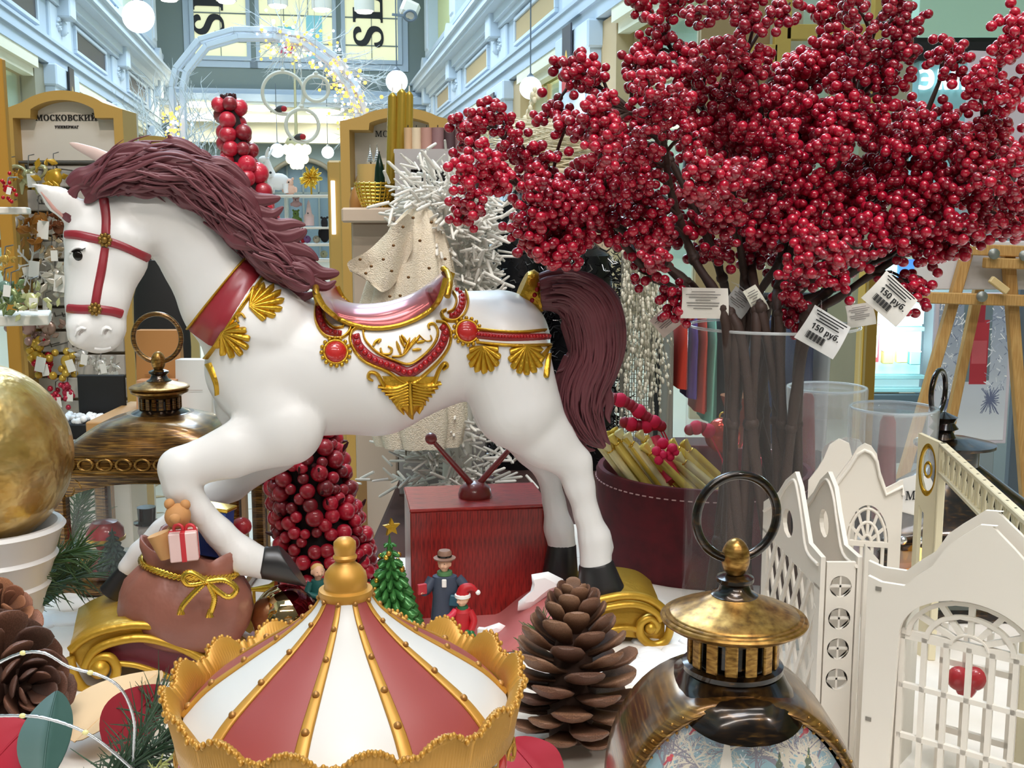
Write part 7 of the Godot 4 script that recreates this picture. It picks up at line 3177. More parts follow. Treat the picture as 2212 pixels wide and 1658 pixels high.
func lantern_front():
	var d:=0.5
	var c:=at(1582,1440,d)
	var m:=d/F*1.045
	var t:=thing("lantern","rounded bronze picture lantern with ring handle, cropped by the bottom edge, before the vase","lantern",Vector3(c.x,TABLE,c.z))
	var Y:=func(py): return at(1582,py,d).y-TABLE
	var cy:=0.070
	var secs:=[]
	# flask body: outline in x and y, lofted from the front rim to the back
	for k in [[0.895,0.028],[0.905,0.0325],[0.945,0.034],[0.985,0.028],[1.0,0.014],[1.0,-0.014],[0.985,-0.028],[0.93,-0.034],[0.84,-0.030],[0.3,-0.030]]:
		var o:=PackedVector3Array()
		for j in 64:
			var a:=TAU*j/64.0
			var x:=signf(cos(a))*pow(absf(cos(a)),0.86)*0.0585
			var y:=signf(sin(a))*pow(absf(sin(a)),0.9)*(0.071 if sin(a) > 0 else 0.069)
			o.append(Vector3(x*k[0],cy+y*k[0],k[1]))
		secs.append(o)
	var b:=B.new()
	b.ring_loft(secs,true,false)
	b.cap(secs[9])
	obj("body",b,bronze(),t)
	# dark saddle piece from the neck down over the shoulders
	b=B.new()
	secs=[]
	for k in [[0.0212,0.0212,Y.call(1436),2.0,0.0],[0.0235,0.0245,Y.call(1446),2.0,0.0],[0.0248,0.033,Y.call(1458),2.2,0.0],[0.0262,0.0405,Y.call(1484),2.6,0.002],[0.030,0.0425,Y.call(1506),3.2,0.008]]:
		var o:=PackedVector3Array()
		for q in super_ring(k[0],k[1],k[2],k[3],48):
			o.append(q+Vector3(0,-k[4]*(1.0-pow(absf(q.x)/k[0],2.0))+(0.004 if k[4] > 0 else 0.0),0))
		secs.append(o)
	secs.reverse()
	b.ring_loft(secs)
	obj("shoulder_piece",b,dark_bronze(),t)
	# rows of studs along both edges of the frame
	for s in [0.97,0.905]:
		for j in 40:
			var a:=-0.4+(PI+0.8)*j/39.0
			if absf(a-PI/2) < 0.42:
				continue
			var x=signf(cos(a))*pow(absf(cos(a)),0.86)*0.0585*s
			var y=cy+signf(sin(a))*pow(absf(sin(a)),0.9)*0.07*s
			var st:=B.new()
			st.ball(Vector3(x,y,0.0328 if s < 0.9 else 0.0318),Vector3.ONE*0.00085,6,5)
			obj("stud",st,old_brass(),t)
	# printed winter picture behind a domed pane
	b=B.new()
	var ring:=[]
	for r in [1.0,0.5,0.001]:
		var o:=PackedVector3Array()
		for j in 65:
			var a:=TAU*j/64.0
			o.append(Vector3(cos(a)*0.0525*r,cy+0.002+sin(a)*0.0635*r,0.0282+0.001*(1-r)))
		ring.append(o)
	b.sheet(ring)
	for i in b.v.size():
		b.u[i]=Vector2(0.5+b.v[i].x/0.105,0.5-(b.v[i].y-cy-0.002)/0.127)
	var pm:=mat("winterprint",Color.WHITE,0.5)
	pm.albedo_texture=winter_print()
	obj("picture",b,pm,t)
	b=B.new()
	ring=[]
	for i in 9:
		var ph:=PI/2*i/8.0
		var o:=PackedVector3Array()
		for j in 64:
			var a:=TAU*j/64.0
			o.append(Vector3(cos(a)*0.0525*cos(ph),cy+0.002+sin(a)*0.0635*cos(ph),0.0305+0.009*sin(ph)))
		ring.append(o)
	b.ring_loft(ring)
	obj("pane",b,mat("glass"),t)
	# slotted neck
	b=B.new()
	b.lathe([Vector2(0.0235,Y.call(1440)),Vector2(0.0235,Y.call(1430)),Vector2(0.0212,Y.call(1426)),Vector2(0.0205,Y.call(1424))],48)
	b.lathe([Vector2(0.0175,Y.call(1430)),Vector2(0.0175,Y.call(1352))],32)
	b.lathe([Vector2(0.0206,Y.call(1366)),Vector2(0.0206,Y.call(1352)),Vector2(0.0,Y.call(1350))],48)
	obj("neck",b,dark_bronze(),t)
	for i in 14:
		var a:=TAU*(i+0.5)/14.0
		b=B.new()
		b.box(Vector3(sin(a)*0.0202,(Y.call(1426)+Y.call(1358))/2,cos(a)*0.0202),Vector3(0.0058,Y.call(1358)-Y.call(1428),0.002),0.0006,Basis(Vector3.UP,a))
		obj("neck_bar",b,old_brass(),t)
	# wide cap
	b=B.new()
	var prof:=[Vector2(0.0,Y.call(1352)),Vector2(0.0215,Y.call(1354)),Vector2(0.031,Y.call(1346)),Vector2(0.0338,Y.call(1338)),Vector2(0.0343,Y.call(1333)),Vector2(0.0336,Y.call(1329)),Vector2(0.0322,Y.call(1328)),Vector2(0.0318,Y.call(1325)),Vector2(0.0302,Y.call(1324)),Vector2(0.0296,Y.call(1320)),Vector2(0.024,Y.call(1310)),Vector2(0.0165,Y.call(1298)),Vector2(0.0115,Y.call(1286)),Vector2(0.0098,Y.call(1280))]
	b.lathe(prof,64)
	obj("cap",b,old_brass(),t)
	ring_knob(t,Y.call(1290),m,91,10,38,0.2)

var pic: Image

func p_disc(x: float,y: float,r: float,c: Color):
	for j in range(maxi(0,int(y-r)),mini(pic.get_height()-1,int(y+r))+1):
		for i in range(maxi(0,int(x-r)),mini(pic.get_width()-1,int(x+r))+1):
			if (i-x)*(i-x)+(j-y)*(j-y) <= r*r:
				pic.set_pixel(i,j,c)

func p_line(x0: float,y0: float,x1: float,y1: float,w: float,c: Color):
	var n:=int(maxf(absf(x1-x0),absf(y1-y0)))+1
	for i in n+1:
		var u:=float(i)/n
		p_disc(lerpf(x0,x1,u),lerpf(y0,y1,u),w,c)

func p_branch(x: float,y: float,a: float,l: float,w: float,depth: int,r: RandomNumberGenerator,c: Color):
	var x1:=x+cos(a)*l
	var y1:=y+sin(a)*l
	p_line(x,y,x1,y1,w,c)
	if depth > 0:
		for k in 3:
			var u:=r.randf_range(0.45,1.0)
			p_branch(lerpf(x,x1,u),lerpf(y,y1,u),a+r.randf_range(-0.75,0.75),l*r.randf_range(0.5,0.75),w*0.62,depth-1,r,c)

func winter_print() -> ImageTexture:
	var W:=640
	var H:=768
	pic=Image.create(W,H,false,Image.FORMAT_RGB8)
	for j in H:
		var u:=clampf(float(j)/330.0,0,1)
		var c:=Color("8b97b0").lerp(Color("7fc0c4"),u) if j < 330 else Color("cfe3e6").lerp(Color("f2f4f4"),clampf((j-330)/200.0,0,1))
		pic.fill_rect(Rect2i(0,j,W,1),c)
	var r:=RandomNumberGenerator.new()
	r.seed=4
	var bark:=Color("d8cdbb")
	for k in [[60,330,-1.2,120,7,5],[30,260,-0.7,120,6,5],[455,330,-1.62,150,9,5],[560,330,-1.75,130,8,5],[150,300,-0.9,80,4,4],[400,250,-2.2,80,4,4],[330,110,2.9,60,3,4],[220,200,-2.2,70,3,4],[500,120,-0.8,70,3,4]]:
		p_branch(k[0],k[1],k[2],k[3],k[4],k[5],r,Color("7d7686"))
		r.seed=4+int(k[0])
		p_branch(k[0]-1,k[1]-2,k[2],k[3],k[4]*0.8,k[5],r,bark)
	for i in 60:
		p_disc(r.randf_range(0,W),r.randf_range(0,300),r.randf_range(0.8,2.4),Color("f4f6f8"))
	# snowflake
	for k in 6:
		p_line(320,150,320+cos(k*PI/3)*16,150+sin(k*PI/3)*16,1.2,Color("f4f6f8"))
	# church: white steeple over a red belfry and a snowy roof
	for j in range(55,200):
		var hw:=(j-55)/145.0*20.0
		p_line(275-hw,j,275+hw,j,0.6,Color("efe6da"))
	pic.fill_rect(Rect2i(254,200,42,46),Color("a9492f"))
	pic.fill_rect(Rect2i(266,210,16,26),Color("5a2a20"))
	for j in range(240,300):
		var hw:=18.0+(j-240)*1.3
		p_line(285-hw,j,285+hw,j,0.6,Color("f0e9e4"))
	pic.fill_rect(Rect2i(222,300,126,110),Color("a9492f"))
	# firs with snow flecks
	for k in [[205,190,290,38],[335,170,290,34],[420,130,310,46],[500,115,310,44],[548,190,300,32],[590,185,310,34],[150,210,300,30]]:
		for j in range(k[1],k[2]):
			var u: float=float(j-k[1])/(k[2]-k[1])
			var hw: float=k[3]*u*(0.72+0.28*sin(u*40.0))
			p_line(k[0]-hw,j,k[0]+hw,j,0.6,Color("3c5236"))
		for i in 90:
			var u:=sqrt(r.randf())
			p_disc(k[0]+r.randf_range(-1,1)*k[3]*u*0.9,lerpf(k[1],k[2],u),r.randf_range(0.8,2.2),[Color("e8ecec"),Color("7e8c52"),Color("d9c37a")][r.randi() % 3])
	# red birds
	for k in [[187,62],[78,110],[118,150],[392,88],[505,22],[490,70],[322,38]]:
		p_disc(k[0],k[1],8,Color("d02440"))
		p_disc(k[0]+6,k[1]-9,5,Color("d02440"))
		p_line(k[0]-6,k[1]+6,k[0]-14,k[1]+16,3,Color("b01c38"))
		p_disc(k[0]+11,k[1]-8,1.6,Color("e9a23a"))
	return ImageTexture.create_from_image(pic)

func lantern_right():
	# dark lantern behind the fretwork: ring, knob and the slope of its studded lid
	var d:=1.0
	var c:=at(2060,1000,d)
	var m:=d/F*1.02
	var t:=thing("lantern","dark bronze lantern with black ring handle behind the gold fretwork rail","lantern",Vector3(c.x,TABLE,c.z))
	var Y:=func(py): return at(2060,py,d).y-TABLE
	var b:=B.new()
	var secs:=[]
	for k in [[1150,1.0,6.0],[1132,1.03,6.0],[1110,0.95,5.0],[1080,0.8,4.0],[1050,0.6,3.0],[1020,0.4,2.4],[1000,0.26,2.0]]:
		secs.append(super_ring(0.085*k[1],0.06*k[1],Y.call(k[0]),k[2]))
	b.ring_loft(secs)
	b.cap(secs[0],true)
	b.cap(secs[6])
	obj("lid",b,dark_bronze(),t)
	for i in 12:
		var s:=B.new()
		s.ball(Vector3(-0.08+i*0.0145,Y.call(1126),0.0615),Vector3.ONE*0.0042,8,6)
		obj("stud",s,mat("silver"),t)
	b=B.new()
	b.lathe([Vector2(0.022,Y.call(1002)),Vector2(0.022,Y.call(966)),Vector2(0.036,Y.call(962)),Vector2(0.036,Y.call(956)),Vector2(0.014,Y.call(944)),Vector2(0.0,Y.call(942))],32)
	obj("neck",b,dark_bronze(),t)
	b=B.new()
	b.lathe([Vector2(0.012,Y.call(946)),Vector2(0.008,Y.call(930)),Vector2(0.013,Y.call(924)),Vector2(0.009,Y.call(912)),Vector2(0.012,Y.call(900)),Vector2(0.0,Y.call(888))],24,Transform3D(Basis.IDENTITY,Vector3(-0.011,0,0)))
	obj("knob",b,dark_bronze(),t)
	b=B.new()
	b.torus(at(2027,846,d)-t.position,47*m,5.5*m,Basis(Vector3.UP,0.9)*Basis(Vector3.BACK,0.15),48,12)
	obj("ring_handle",b,dark_bronze(),t)
	for sx in [-1.0,1.0]:
		for sz in [-1.0,1.0]:
			b=B.new()
			b.box(Vector3(sx*0.078,Y.call(1150)/2,sz*0.053),Vector3(0.012,Y.call(1150),0.012),0.002)
			obj("post",b,dark_bronze(),t)
	b=B.new()
	b.box(Vector3(0,0.006,0),Vector3(0.176,0.012,0.126),0.003)
	obj("base",b,dark_bronze(),t)
	var cd:=thing("tea_light","small glowing tea light beside the dark right lantern","candle",at(1990,1140,0.93)*Vector3(1,0,1)+Vector3(0,TABLE,0))
	b=B.new()
	b.lathe(v2([0,0,0.012,0,0.012,0.05,0,0.052]),20)
	obj("wax",b,mat("amberwax",Color("d9933a"),0.4),cd)
	b=B.new()
	b.ball(Vector3(0,0.062,0),Vector3(0.005,0.010,0.005),10,8)
	obj("flame",b,glow(Color(1.0,0.72,0.3),4.0),cd)

func fretwork():
	# gold-edged ivory plywood rail: an end post with an oval, and an arcade of pointed arches
	var iv:=mat("ivoryply",Color("e2d8b8"),0.5)
	var a:=at(2036,955,0.86)
	var a2:=at(2036,1024,0.86)
	var e:=at(2240,1044,0.62)
	var hgt:=a.y-a2.y
	e.y=a.y
	var t:=thing("fretwork_rail","gold and ivory fretwork rail of pointed arches behind the white house panels","decoration",Vector3(a.x,TABLE,a.z))
	var dir:=(e-a)
	dir.y=0
	var L:=dir.length()
	dir=dir.normalized()
	var bs:=Basis(dir,Vector3.UP,dir.cross(Vector3.UP))
	var base:=a.y-hgt-TABLE
	for k in [[base+hgt-0.0035,0.0035],[base,0.0035]]:
		var b:=B.new()
		b.box(bs*Vector3(L/2,k[0]+k[1]/2,0),Vector3(L,k[1],0.006),0.0006,bs)
		obj("rail",b,iv,t)
	var n:=13
	for i in n:
		var x0:=L*i/n
		var x1:=L*(i+1)/n
		var b:=B.new()
		var pts:=[]
		for q in 11:
			var u:=q/10.0
			pts.append(bs*Vector3(lerpf(x0,x1,u),base+hgt*(0.12+0.78*pow(sin(PI*u),0.55)),0))
		b.tube(pts,filled(11,0.0013),6)
		b.bar(bs*Vector3((x0+x1)/2,base,0),bs*Vector3((x0+x1)/2-(x1-x0)*0.22,base+hgt*0.5,0),0.0016,0.0016)
		b.bar(bs*Vector3((x0+x1)/2,base,0),bs*Vector3((x0+x1)/2+(x1-x0)*0.22,base+hgt*0.5,0),0.0016,0.0016)
		b.bar(bs*Vector3(x0,base,0),bs*Vector3(x0,base+hgt,0),0.0018,0.0018)
		obj("pointed_arch",b,iv,t)
	# end post
	var p0:=at(1992,930,0.88)-t.position
	var p1:=at(2038,955,0.86)-t.position
	var d2:=(p1-p0)*Vector3(1,0,1)
	var w:=d2.length()
	d2=d2.normalized()
	var b2:=Basis(d2,Vector3.UP,d2.cross(Vector3.UP))
	var poly:=PackedVector2Array([Vector2(0,0),Vector2(w,0),Vector2(w,a.y-TABLE),Vector2(0,a.y-TABLE+0.004)])
	var top:=a.y-TABLE
	var holes:=[circle2(Vector2(w/2,top-0.024),w*0.36,24,0.019),PackedVector2Array([Vector2(w*0.22,0.01),Vector2(w*0.45,0.03),Vector2(w*0.45,top-0.06),Vector2(w*0.2,top-0.054)])]
	var b:=B.new()
	b.plate(poly,0.004,Transform3D(b2,p0*Vector3(1,0,1)),holes)
	obj("end_post",b,iv,t)
	b=B.new()
	b.torus(b2*Vector3(w/2,top-0.024,0.003)+p0*Vector3(1,0,1),w*0.38,0.0012,b2,28,6,Vector2(1,0.019/(w*0.36)))
	b.torus(b2*Vector3(w/2,top-0.024,0.003)+p0*Vector3(1,0,1),w*0.16,0.0009,b2,20,6,Vector2(1,1.6))
	obj("oval_frame",b,mat("gold"),t)
	b=B.new()
	b.box(bs*Vector3(0.002,top/2,0),Vector3(0.006,top,0.006),0.0008,bs)
	obj("corner_post",b,iv,t)
	b=B.new()
	b.box(bs*Vector3(L,top/2,0),Vector3(0.006,top,0.006),0.0008,bs)
	obj("corner_post",b,iv,t)

# ------------------------------------------------------------------ the vase and its berry branches
const VD:=0.945

func build_vase_and_berries():
	var c:=at(1664,900,VD)
	var R:=0.0722
	var top:=at(1664,702,VD).y-TABLE
	var t:=thing("vase","tall clear glass cylinder vase full of dark berry stems","vase",Vector3(c.x,TABLE,c.z))
	var b:=B.new()
	b.lathe([Vector2(0,0),Vector2(R-0.002,0),Vector2(R,0.003),Vector2(R,top-0.0008),Vector2(R-0.0006,top),Vector2(R-0.0020,top),Vector2(R-0.0026,top-0.0008)],72)
	var g:=StandardMaterial3D.new()
	g.albedo_color=Color(0.97,0.98,0.98,0.04)
	g.roughness=0.02
	g.metallic_specular=0.2
	g.transparency=BaseMaterial3D.TRANSPARENCY_ALPHA
	obj("glass_wall",b,g,t)
	b=B.new()
	b.torus(Vector3(0,top-0.0006,0),R-0.0013,0.0013,Basis(Vector3.RIGHT,PI/2),72,8)
	var rm:=mat("glassrim",Color(0.93,0.95,0.95,0.35),0.05)
	rm.transparency=BaseMaterial3D.TRANSPARENCY_ALPHA
	obj("rim",b,rm,t)
	b=B.new()
	b.lathe([Vector2(0,0.0002),Vector2(R-0.003,0.0002),Vector2(R-0.003,0.010),Vector2(0,0.0095)],48)
	obj("thick_base",b,rm,t)
	berries(c,top)
	tags()

func berries(c: Vector3,top: float):
	var r:=RandomNumberGenerator.new()
	r.seed=77
	# main stems in pixels from the rim up; the last number is how far the tip comes forward
	var S:=[
		[[1556,690,1500,636,1424,560,1350,500,1230,420,1120,330,1060,268],0.04],
		[[1566,690,1488,640,1404,590,1320,500,1220,450,1100,390,1024,400],0.10],
		[[1508,690,1500,560,1460,452,1442,380,1438,330,1416,262,1330,240],0.13],
		[[1590,690,1560,600,1500,450,1420,300,1330,210,1232,158],-0.02],
		[[1630,690,1600,500,1545,300,1480,150,1400,40],-0.06],
		[[1622,690,1622,560,1650,400,1640,220,1600,70,1560,0],0.05],
		[[1650,690,1684,560,1722,400,1740,210,1780,40],-0.08],
		[[1606,690,1610,600,1586,470,1560,420,1500,380],0.15],
		[[1664,690,1700,560,1790,400,1850,220,1890,60,1925,0],0.02],
		[[1690,700,1766,590,1850,470,1960,330,2052,120],0.0],
		[[1700,704,1800,620,1950,500,2080,380,2130,240,2182,70],0.06],
		[[1712,706,1830,630,2000,520,2110,470,2200,400],0.08],
		[[1690,706,1780,630,1900,560,2060,530,2212,506],-0.02],
		[[1680,700,1740,560,1800,440,1900,330,1990,230],-0.1],
		[[1652,696,1680,620,1740,560,1800,540],0.13],
		[[1560,696,1520,640,1480,600,1440,570],0.12]]
	var cap:=[130,130,150,120,120,130,120,150,140,130,130,130,90,110,100,60]
	# clusters: hand-placed outliers, then an uneven filling of the crown
	var spots:=[]
	for k in [[1045,247],[1087,268],[1018,280],[1010,308],[1040,338],[1078,340],[1002,378],[1038,388],[1083,386],[1006,455],[1022,432],[1134,322],[1172,347],[1153,378],[1228,154],[1262,160],[1286,170],[1192,243],[1222,278],[1261,286],[1122,486],[1161,521],[1211,545],[1250,513],[1385,15],[1419,54],[1462,12],[1512,27],[1560,8],[1404,116],[1372,150],[1611,23],[1638,50],[1692,23],[1780,23],[1811,40],[1842,19],[1931,4],[1919,50],[1970,46],[1858,93],[1943,100],[1958,126],[2043,108],[2070,135],[2186,50],[2174,108],[2196,80],[2128,150],[2112,193],[2170,220],[2206,185],[1603,147],[1765,120],[1742,150],[1587,216],[2054,533],[1966,612],[1976,632],[1804,600],[1850,556],[1465,640],[1470,672],[1712,660],[1716,690],[1396,592],[1420,560],[1340,300],[1300,330]]:
		spots.append([Vector2(k[0],k[1]),1])
	var poly:=PackedVector2Array()
	for k in [[1110,400],[1180,366],[1250,360],[1300,372],[1330,320],[1262,250],[1340,215],[1390,170],[1450,120],[1500,90],[1600,100],[1680,90],[1770,80],[1880,110],[1950,170],[2000,230],[2040,250],[2110,260],[2212,270],[2240,470],[2110,540],[1990,550],[1890,560],[1860,540],[1800,600],[1740,620],[1640,610],[1560,560],[1470,590],[1390,590],[1340,510],[1300,500],[1210,560],[1140,520]]:
		poly.append(Vector2(k[0],k[1]))
	for layer in [0,1]:
		var step:=44.0 if layer == 1 else 50.0
		var y:=80.0
		while y < 640.0:
			var x:=1100.0
			while x < 2240.0:
				var q:=Vector2(x+r.randf_range(-20,20),y+r.randf_range(-20,20))
				if Geometry2D.is_point_in_polygon(q,poly) and r.randf() > ((0.06 if layer == 1 else 0.22)+(0.25 if q.y < 250.0 else 0.0)):
					# leave the gap round the forked stem
					var free:=true
					if layer == 1:
						for g in [[1425,280,1444,380,38],[1444,380,1460,460,34],[1460,460,1500,580,26],[1604,470,1600,580,24],[1705,520,1670,600,26],[1880,520,1790,610,30],[1330,505,1420,575,24]]:
							if q.distance_to(Geometry2D.get_closest_point_to_segment(q,Vector2(g[0],g[1]),Vector2(g[2],g[3]))) < g[4]:
								free=false
					if free:
						spots.append([q,layer])
				x+=step
			y+=step*0.88
	var lines:=[]
	var things:=[]
	var stems:=[]
	var made:=[]
	for i in S.size():
		var pts:=[]
		var raw: Array=S[i][0]
		var n:=raw.size()/2
		for j in n:
			var u:=float(j)/(n-1)
			var p:=at(raw[j*2],raw[j*2+1],VD-S[i][1]*u*u-(0.0 if j else 0.0))
			if j == 0:
				p.z=c.z+clampf(S[i][1],-0.05,0.05)
				p.x=clampf(p.x,c.x-0.05,c.x+0.05)
			pts.append(p)
		var foot:=Vector3(c.x+r.randf_range(-0.05,0.045),TABLE+0.012,c.z+r.randf_range(-0.04,0.04))
		var mid:=foot.lerp(pts[0],0.5)+Vector3(r.randf_range(-0.008,0.008),0,r.randf_range(-0.008,0.008))
		var path:=curve([foot,mid]+pts,6)
		lines.append([path.slice(12),pts])
		var side: String=["far left, reaching lowest","left, below the tip branch","left front, with the bare fork","upper left","top left, behind","top centre","top, behind the centre","front centre","top right of centre","right of centre","far right, reaching up","far right","lowest on the right","right, behind","short one low at the front right","short one low at the front left"][i]
		var t:=thing("berry_branch","red berry branch in the vase: %s" % side,"berry branch",foot,0.0,"red berry branches in the glass vase")
		things.append(t)
		made.append(0)
		var st:=B.new()
		var rr:=[]
		for j in path.size():
			var u:=float(j)/(path.size()-1)
			rr.append(lerpf(0.0052,0.0016,u)*(1.0+0.12*sin(j*1.7+i)))
		st.tube(path,rr,9)
		# bark knuckles
		for j in range(3,path.size()-4,5):
			st.ball(path[j],Vector3.ONE*rr[j]*1.3,8,6)
		stems.append(st)
	var bb:=B.new()
	bb.ball(Vector3.ZERO,Vector3.ONE,14,9)
	var bm:=bb.mesh()
	var reds:=[]
	for k in [Color("a30e2b"),Color("b61232"),Color("8c0c26")]:
		var m:=mat("berry"+k.to_html(),k,0.16)
		m.clearcoat_enabled=true
		m.clearcoat=0.8
		m.clearcoat_roughness=0.04
		reds.append(m)
	var rest:=[]
	for i in S.size():
		rest.append([])
	spots.sort_custom(func(a,b_): return a[1] > b_[1])
	for s in spots:
		var q: Vector2=s[0]
		var best:=0
		var bj:=1
		var bd:=1e9
		for i in S.size():
			var raw: Array=S[i][0]
			var path: Array=lines[i][0]
			for j in range(2,path.size()):
				var w: Vector3=path[j]
				var px:=screen(w)
				var dd=px.distance_to(q)+(14.0 if S[i][1] < 0.0 and s[1] == 1 else 0.0)+made[i]*0.12
				if dd < bd:
					bd=dd
					best=i
					bj=j
		var from: Vector3=lines[best][0][maxi(bj-2,0)]
		var depth:=-lines[best][0][bj].z as float
		depth+=(r.randf_range(-0.05,0.0) if s[1] == 1 else r.randf_range(0.03,0.11))
		var ctr:=at(q.x,q.y,depth)
		var k:=depth/F
		# twig with its berries round it
		var e:=ctr+(ctr-from).normalized()*0.008
		var m1:=from.lerp(ctr,0.5)+Vector3(0,0.006,0)
		stems[best].tube(curve([from,m1,ctr,e],3),[0.0017,0.0016,0.0015,0.0014,0.0013,0.0012,0.0011,0.001,0.0009,0.0008],5)
		var nb:=r.randi_range(15,20) if s[1] == 1 else r.randi_range(9,12)
		var placed:=[]
		var tries:=0
		var rc:=r.randf_range(23,31)*k
		while placed.size() < nb and tries < 60:
			tries+=1
			var dv:=Vector3(r.randfn(0,0.62),r.randfn(0,0.55),r.randfn(0,0.55))*rc
			var rad:=r.randf_range(9.6,12.2)*k
			var p:=ctr+dv
			var ok:=true
			for w in placed:
				if p.distance_to(w) < rad*1.5:
					ok=false
					break
			if not ok:
				continue
			placed.append(p)
			var xf:=Transform3D(Basis(rdir_(r),r.randf()*TAU).scaled(Vector3(1,0.95,1)*rad),p)
			if s[1] == 1 and made[best] < 290:
				made[best]+=1
				var o:=MeshInstance3D.new()
				o.mesh=bm
				o.material_override=reds[r.randi() % 3]
				o.name="berry"
				things[best].add_child(o,true)
				xf.origin -= things[best].position
				o.transform=xf
			else:
				xf.origin -= things[best].position
				rest[best].append(xf)
	for i in S.size():
		part(things[i],"stem",stems[i],mat("barkdark",Color("3d2a22"),0.65))
		if rest[i].size():
			scatter("berries_behind",bm,rest[i],reds[i % 3],things[i])

func rdir_(r: RandomNumberGenerator) -> Vector3:
	return Vector3(r.randfn(0,1),r.randfn(0,1),r.randfn(0.01,1)).normalized()

func screen(p: Vector3) -> Vector2:          # pixel where a point is seen
	var q:=p-Vector3(0,CAM_Y,0)
	var s:=sin(PITCH)
	var c:=cos(PITCH)
	var f:=-q.z*c-q.y*s
	return Vector2(1106.0+q.x/f*F,829.0-(q.y*c-q.z*s)/f*F) if false else Vector2(1106.0+q.x/f*F,829.0-(q.y*c+-q.z*s)/f*F)

func tags():
	# [corners clockwise from top left in pixels], depth, tint, what is printed
	var T:=[[[1466,617,1572,626,1577,684,1480,690],0.895,Color("ebe6dd"),0,"white paper tag with lines of small print, upright at the vase's left rim"],
		[[1578,612,1630,646,1604,692,1572,662],0.93,Color("dfe0de"),0,"white tag half hidden behind the thick stem at the vase rim"],
		[[1630,622,1658,616,1640,664,1608,690],0.90,Color("e6e2cf"),0,"narrow ivory tag folded on edge between the stems"],
		[[1406,688,1452,654,1484,688,1432,734],0.94,Color("e2cfc4"),1,"pinkish tag hanging outside the vase on the left"],
		[[1762,658,1850,711,1792,771,1718,728],0.86,Color("ecebe9"),2,"white price tag with barcode over the vase's right rim, nearest of the tags"],
		[[1824,664,1880,650,1900,700,1836,706],0.92,Color("dedbd2"),1,"white curled tag partly behind the two price tags"],
		[[1918,584,1992,652,1932,702,1862,642],0.84,Color("e7e3dc"),2,"white price tag with barcode hanging highest on the right"]]
	for k in T:
		var q: Array=k[0]
		var p:=[]
		for i in 4:
			p.append(at(q[i*2],q[i*2+1],k[1]))
		var c: Vector3=(p[0]+p[1]+p[2]+p[3])/4.0
		var x: Vector3=((p[1]+p[2])-(p[0]+p[3]))/2.0
		var y: Vector3=((p[0]+p[1])-(p[3]+p[2]))/2.0
		var w:=x.length()
		var h:=y.length()
		x=x.normalized()
		y=(y-x*y.dot(x)).normalized()
		var z:=x.cross(y)
		# the tag leans back a little
		z=(z+Vector3(0.1,0.12,0)).normalized()
		var t:=thing("price_tag",k[4],"tag",c,0.0)
		var bs:=Basis(x,y,z)
		var b:=B.new()
		var rows:=[]
		for i in 7:
			var u:=i/6.0
			var row:=PackedVector3Array()
			for j in 5:
				row.append(bs*Vector3((j/4.0-0.5)*w,(u-0.5)*h,0.0035*sin(u*2.6+j*0.25)-0.003))
			rows.append(row)
		var back:=[]
		b.sheet(rows)
		for row in rows:
			var o:=PackedVector3Array()
			for v in row:
				o.append(v-bs.z*0.0003)
			back.append(o)
		b.sheet(back,true)
		obj("card",b,mat("tag"+k[2].to_html(),k[2],0.6),t)
		var pr:=B.new()
		var lift:=bs.z*0.0006
		if k[3] == 2:
			for i in 16:
				var xx:=-0.34+i*0.030
				pr.box(bs*Vector3(xx*w,-0.26*h,0.0009),Vector3(0.010*w*(1+i % 3),0.20*h,0.0002),0,bs)
			for i in 4:
				pr.box(bs*Vector3(-0.02*w,(0.40-i*0.075)*h,0.0009),Vector3(w*[0.8,0.7,0.5,0.6][i],0.03*h,0.0002),0,bs)
			obj("print",pr,mat("ink"),t)
			var tm:=text_mesh("150 руб.",h*0.19,0.0002,"Droid Sans",700)
			var o:=obj("price",tm,mat("ink"),t)
			o.transform=Transform3D(bs,bs*Vector3(0.02*w,0.0,0.0012))
		else:
			for i in 7:
				pr.box(bs*Vector3(-0.06*w,(0.36-i*0.09)*h,0.001),Vector3(w*[0.5,0.74,0.6,0.32,0.7,0.66,0.4][i],0.024*h,0.0002),0,bs)
			obj("print",pr,mat("inkgrey",Color("6e6864"),0.7),t)
		var lp:=B.new()
		lp.tube([bs*Vector3(-0.3*w,0.42*h,0),bs*Vector3(-0.35*w,0.75*h,-0.01),bs*Vector3(-0.2*w,0.9*h,-0.03)],[0.0004,0.0004,0.0004],4)
		obj("loop",lp,mat("plasticclear"),t)

# ------------------------------------------------------------------ white fretted house lanterns on the right
var pl_a: Vector3
var pl_d: Vector3

func plane_from(a: Vector3,e: Vector3):          # an upright plane through two points
	pl_a=a
	pl_d=((e-a)*Vector3(1,0,1)).normalized()

func pp(px: float,py: float) -> Vector2:         # where a pixel meets it: (along,height over the table)
	var r:=ray(px,py)
	var n:=pl_d.cross(Vector3.UP)
	var o:=Vector3(0,CAM_Y,0)
	var k:=(pl_a-o).dot(n)/r.dot(n)
	var p:=o+r*k
	return Vector2((p-pl_a).dot(pl_d),p.y-TABLE)

func pxf(t: Node3D,push:=0.0) -> Transform3D:
	var n:=pl_d.cross(Vector3.UP)
	return Transform3D(Basis(pl_d,Vector3.UP,n),pl_a*Vector3(1,0,1)+Vector3(0,TABLE,0)-t.position+n*push)

func outline(px: Array,drop:=0.0,to_floor:=true) -> PackedVector2Array:
	var o:=PackedVector2Array()
	for i in px.size()/2:
		o.append(pp(px[i*2],px[i*2+1])-Vector2(0,drop))
	if to_floor:
		o.append(Vector2(o[o.size()-1].x,0.0))
		o.append(Vector2(o[0].x,0.0))
	return o

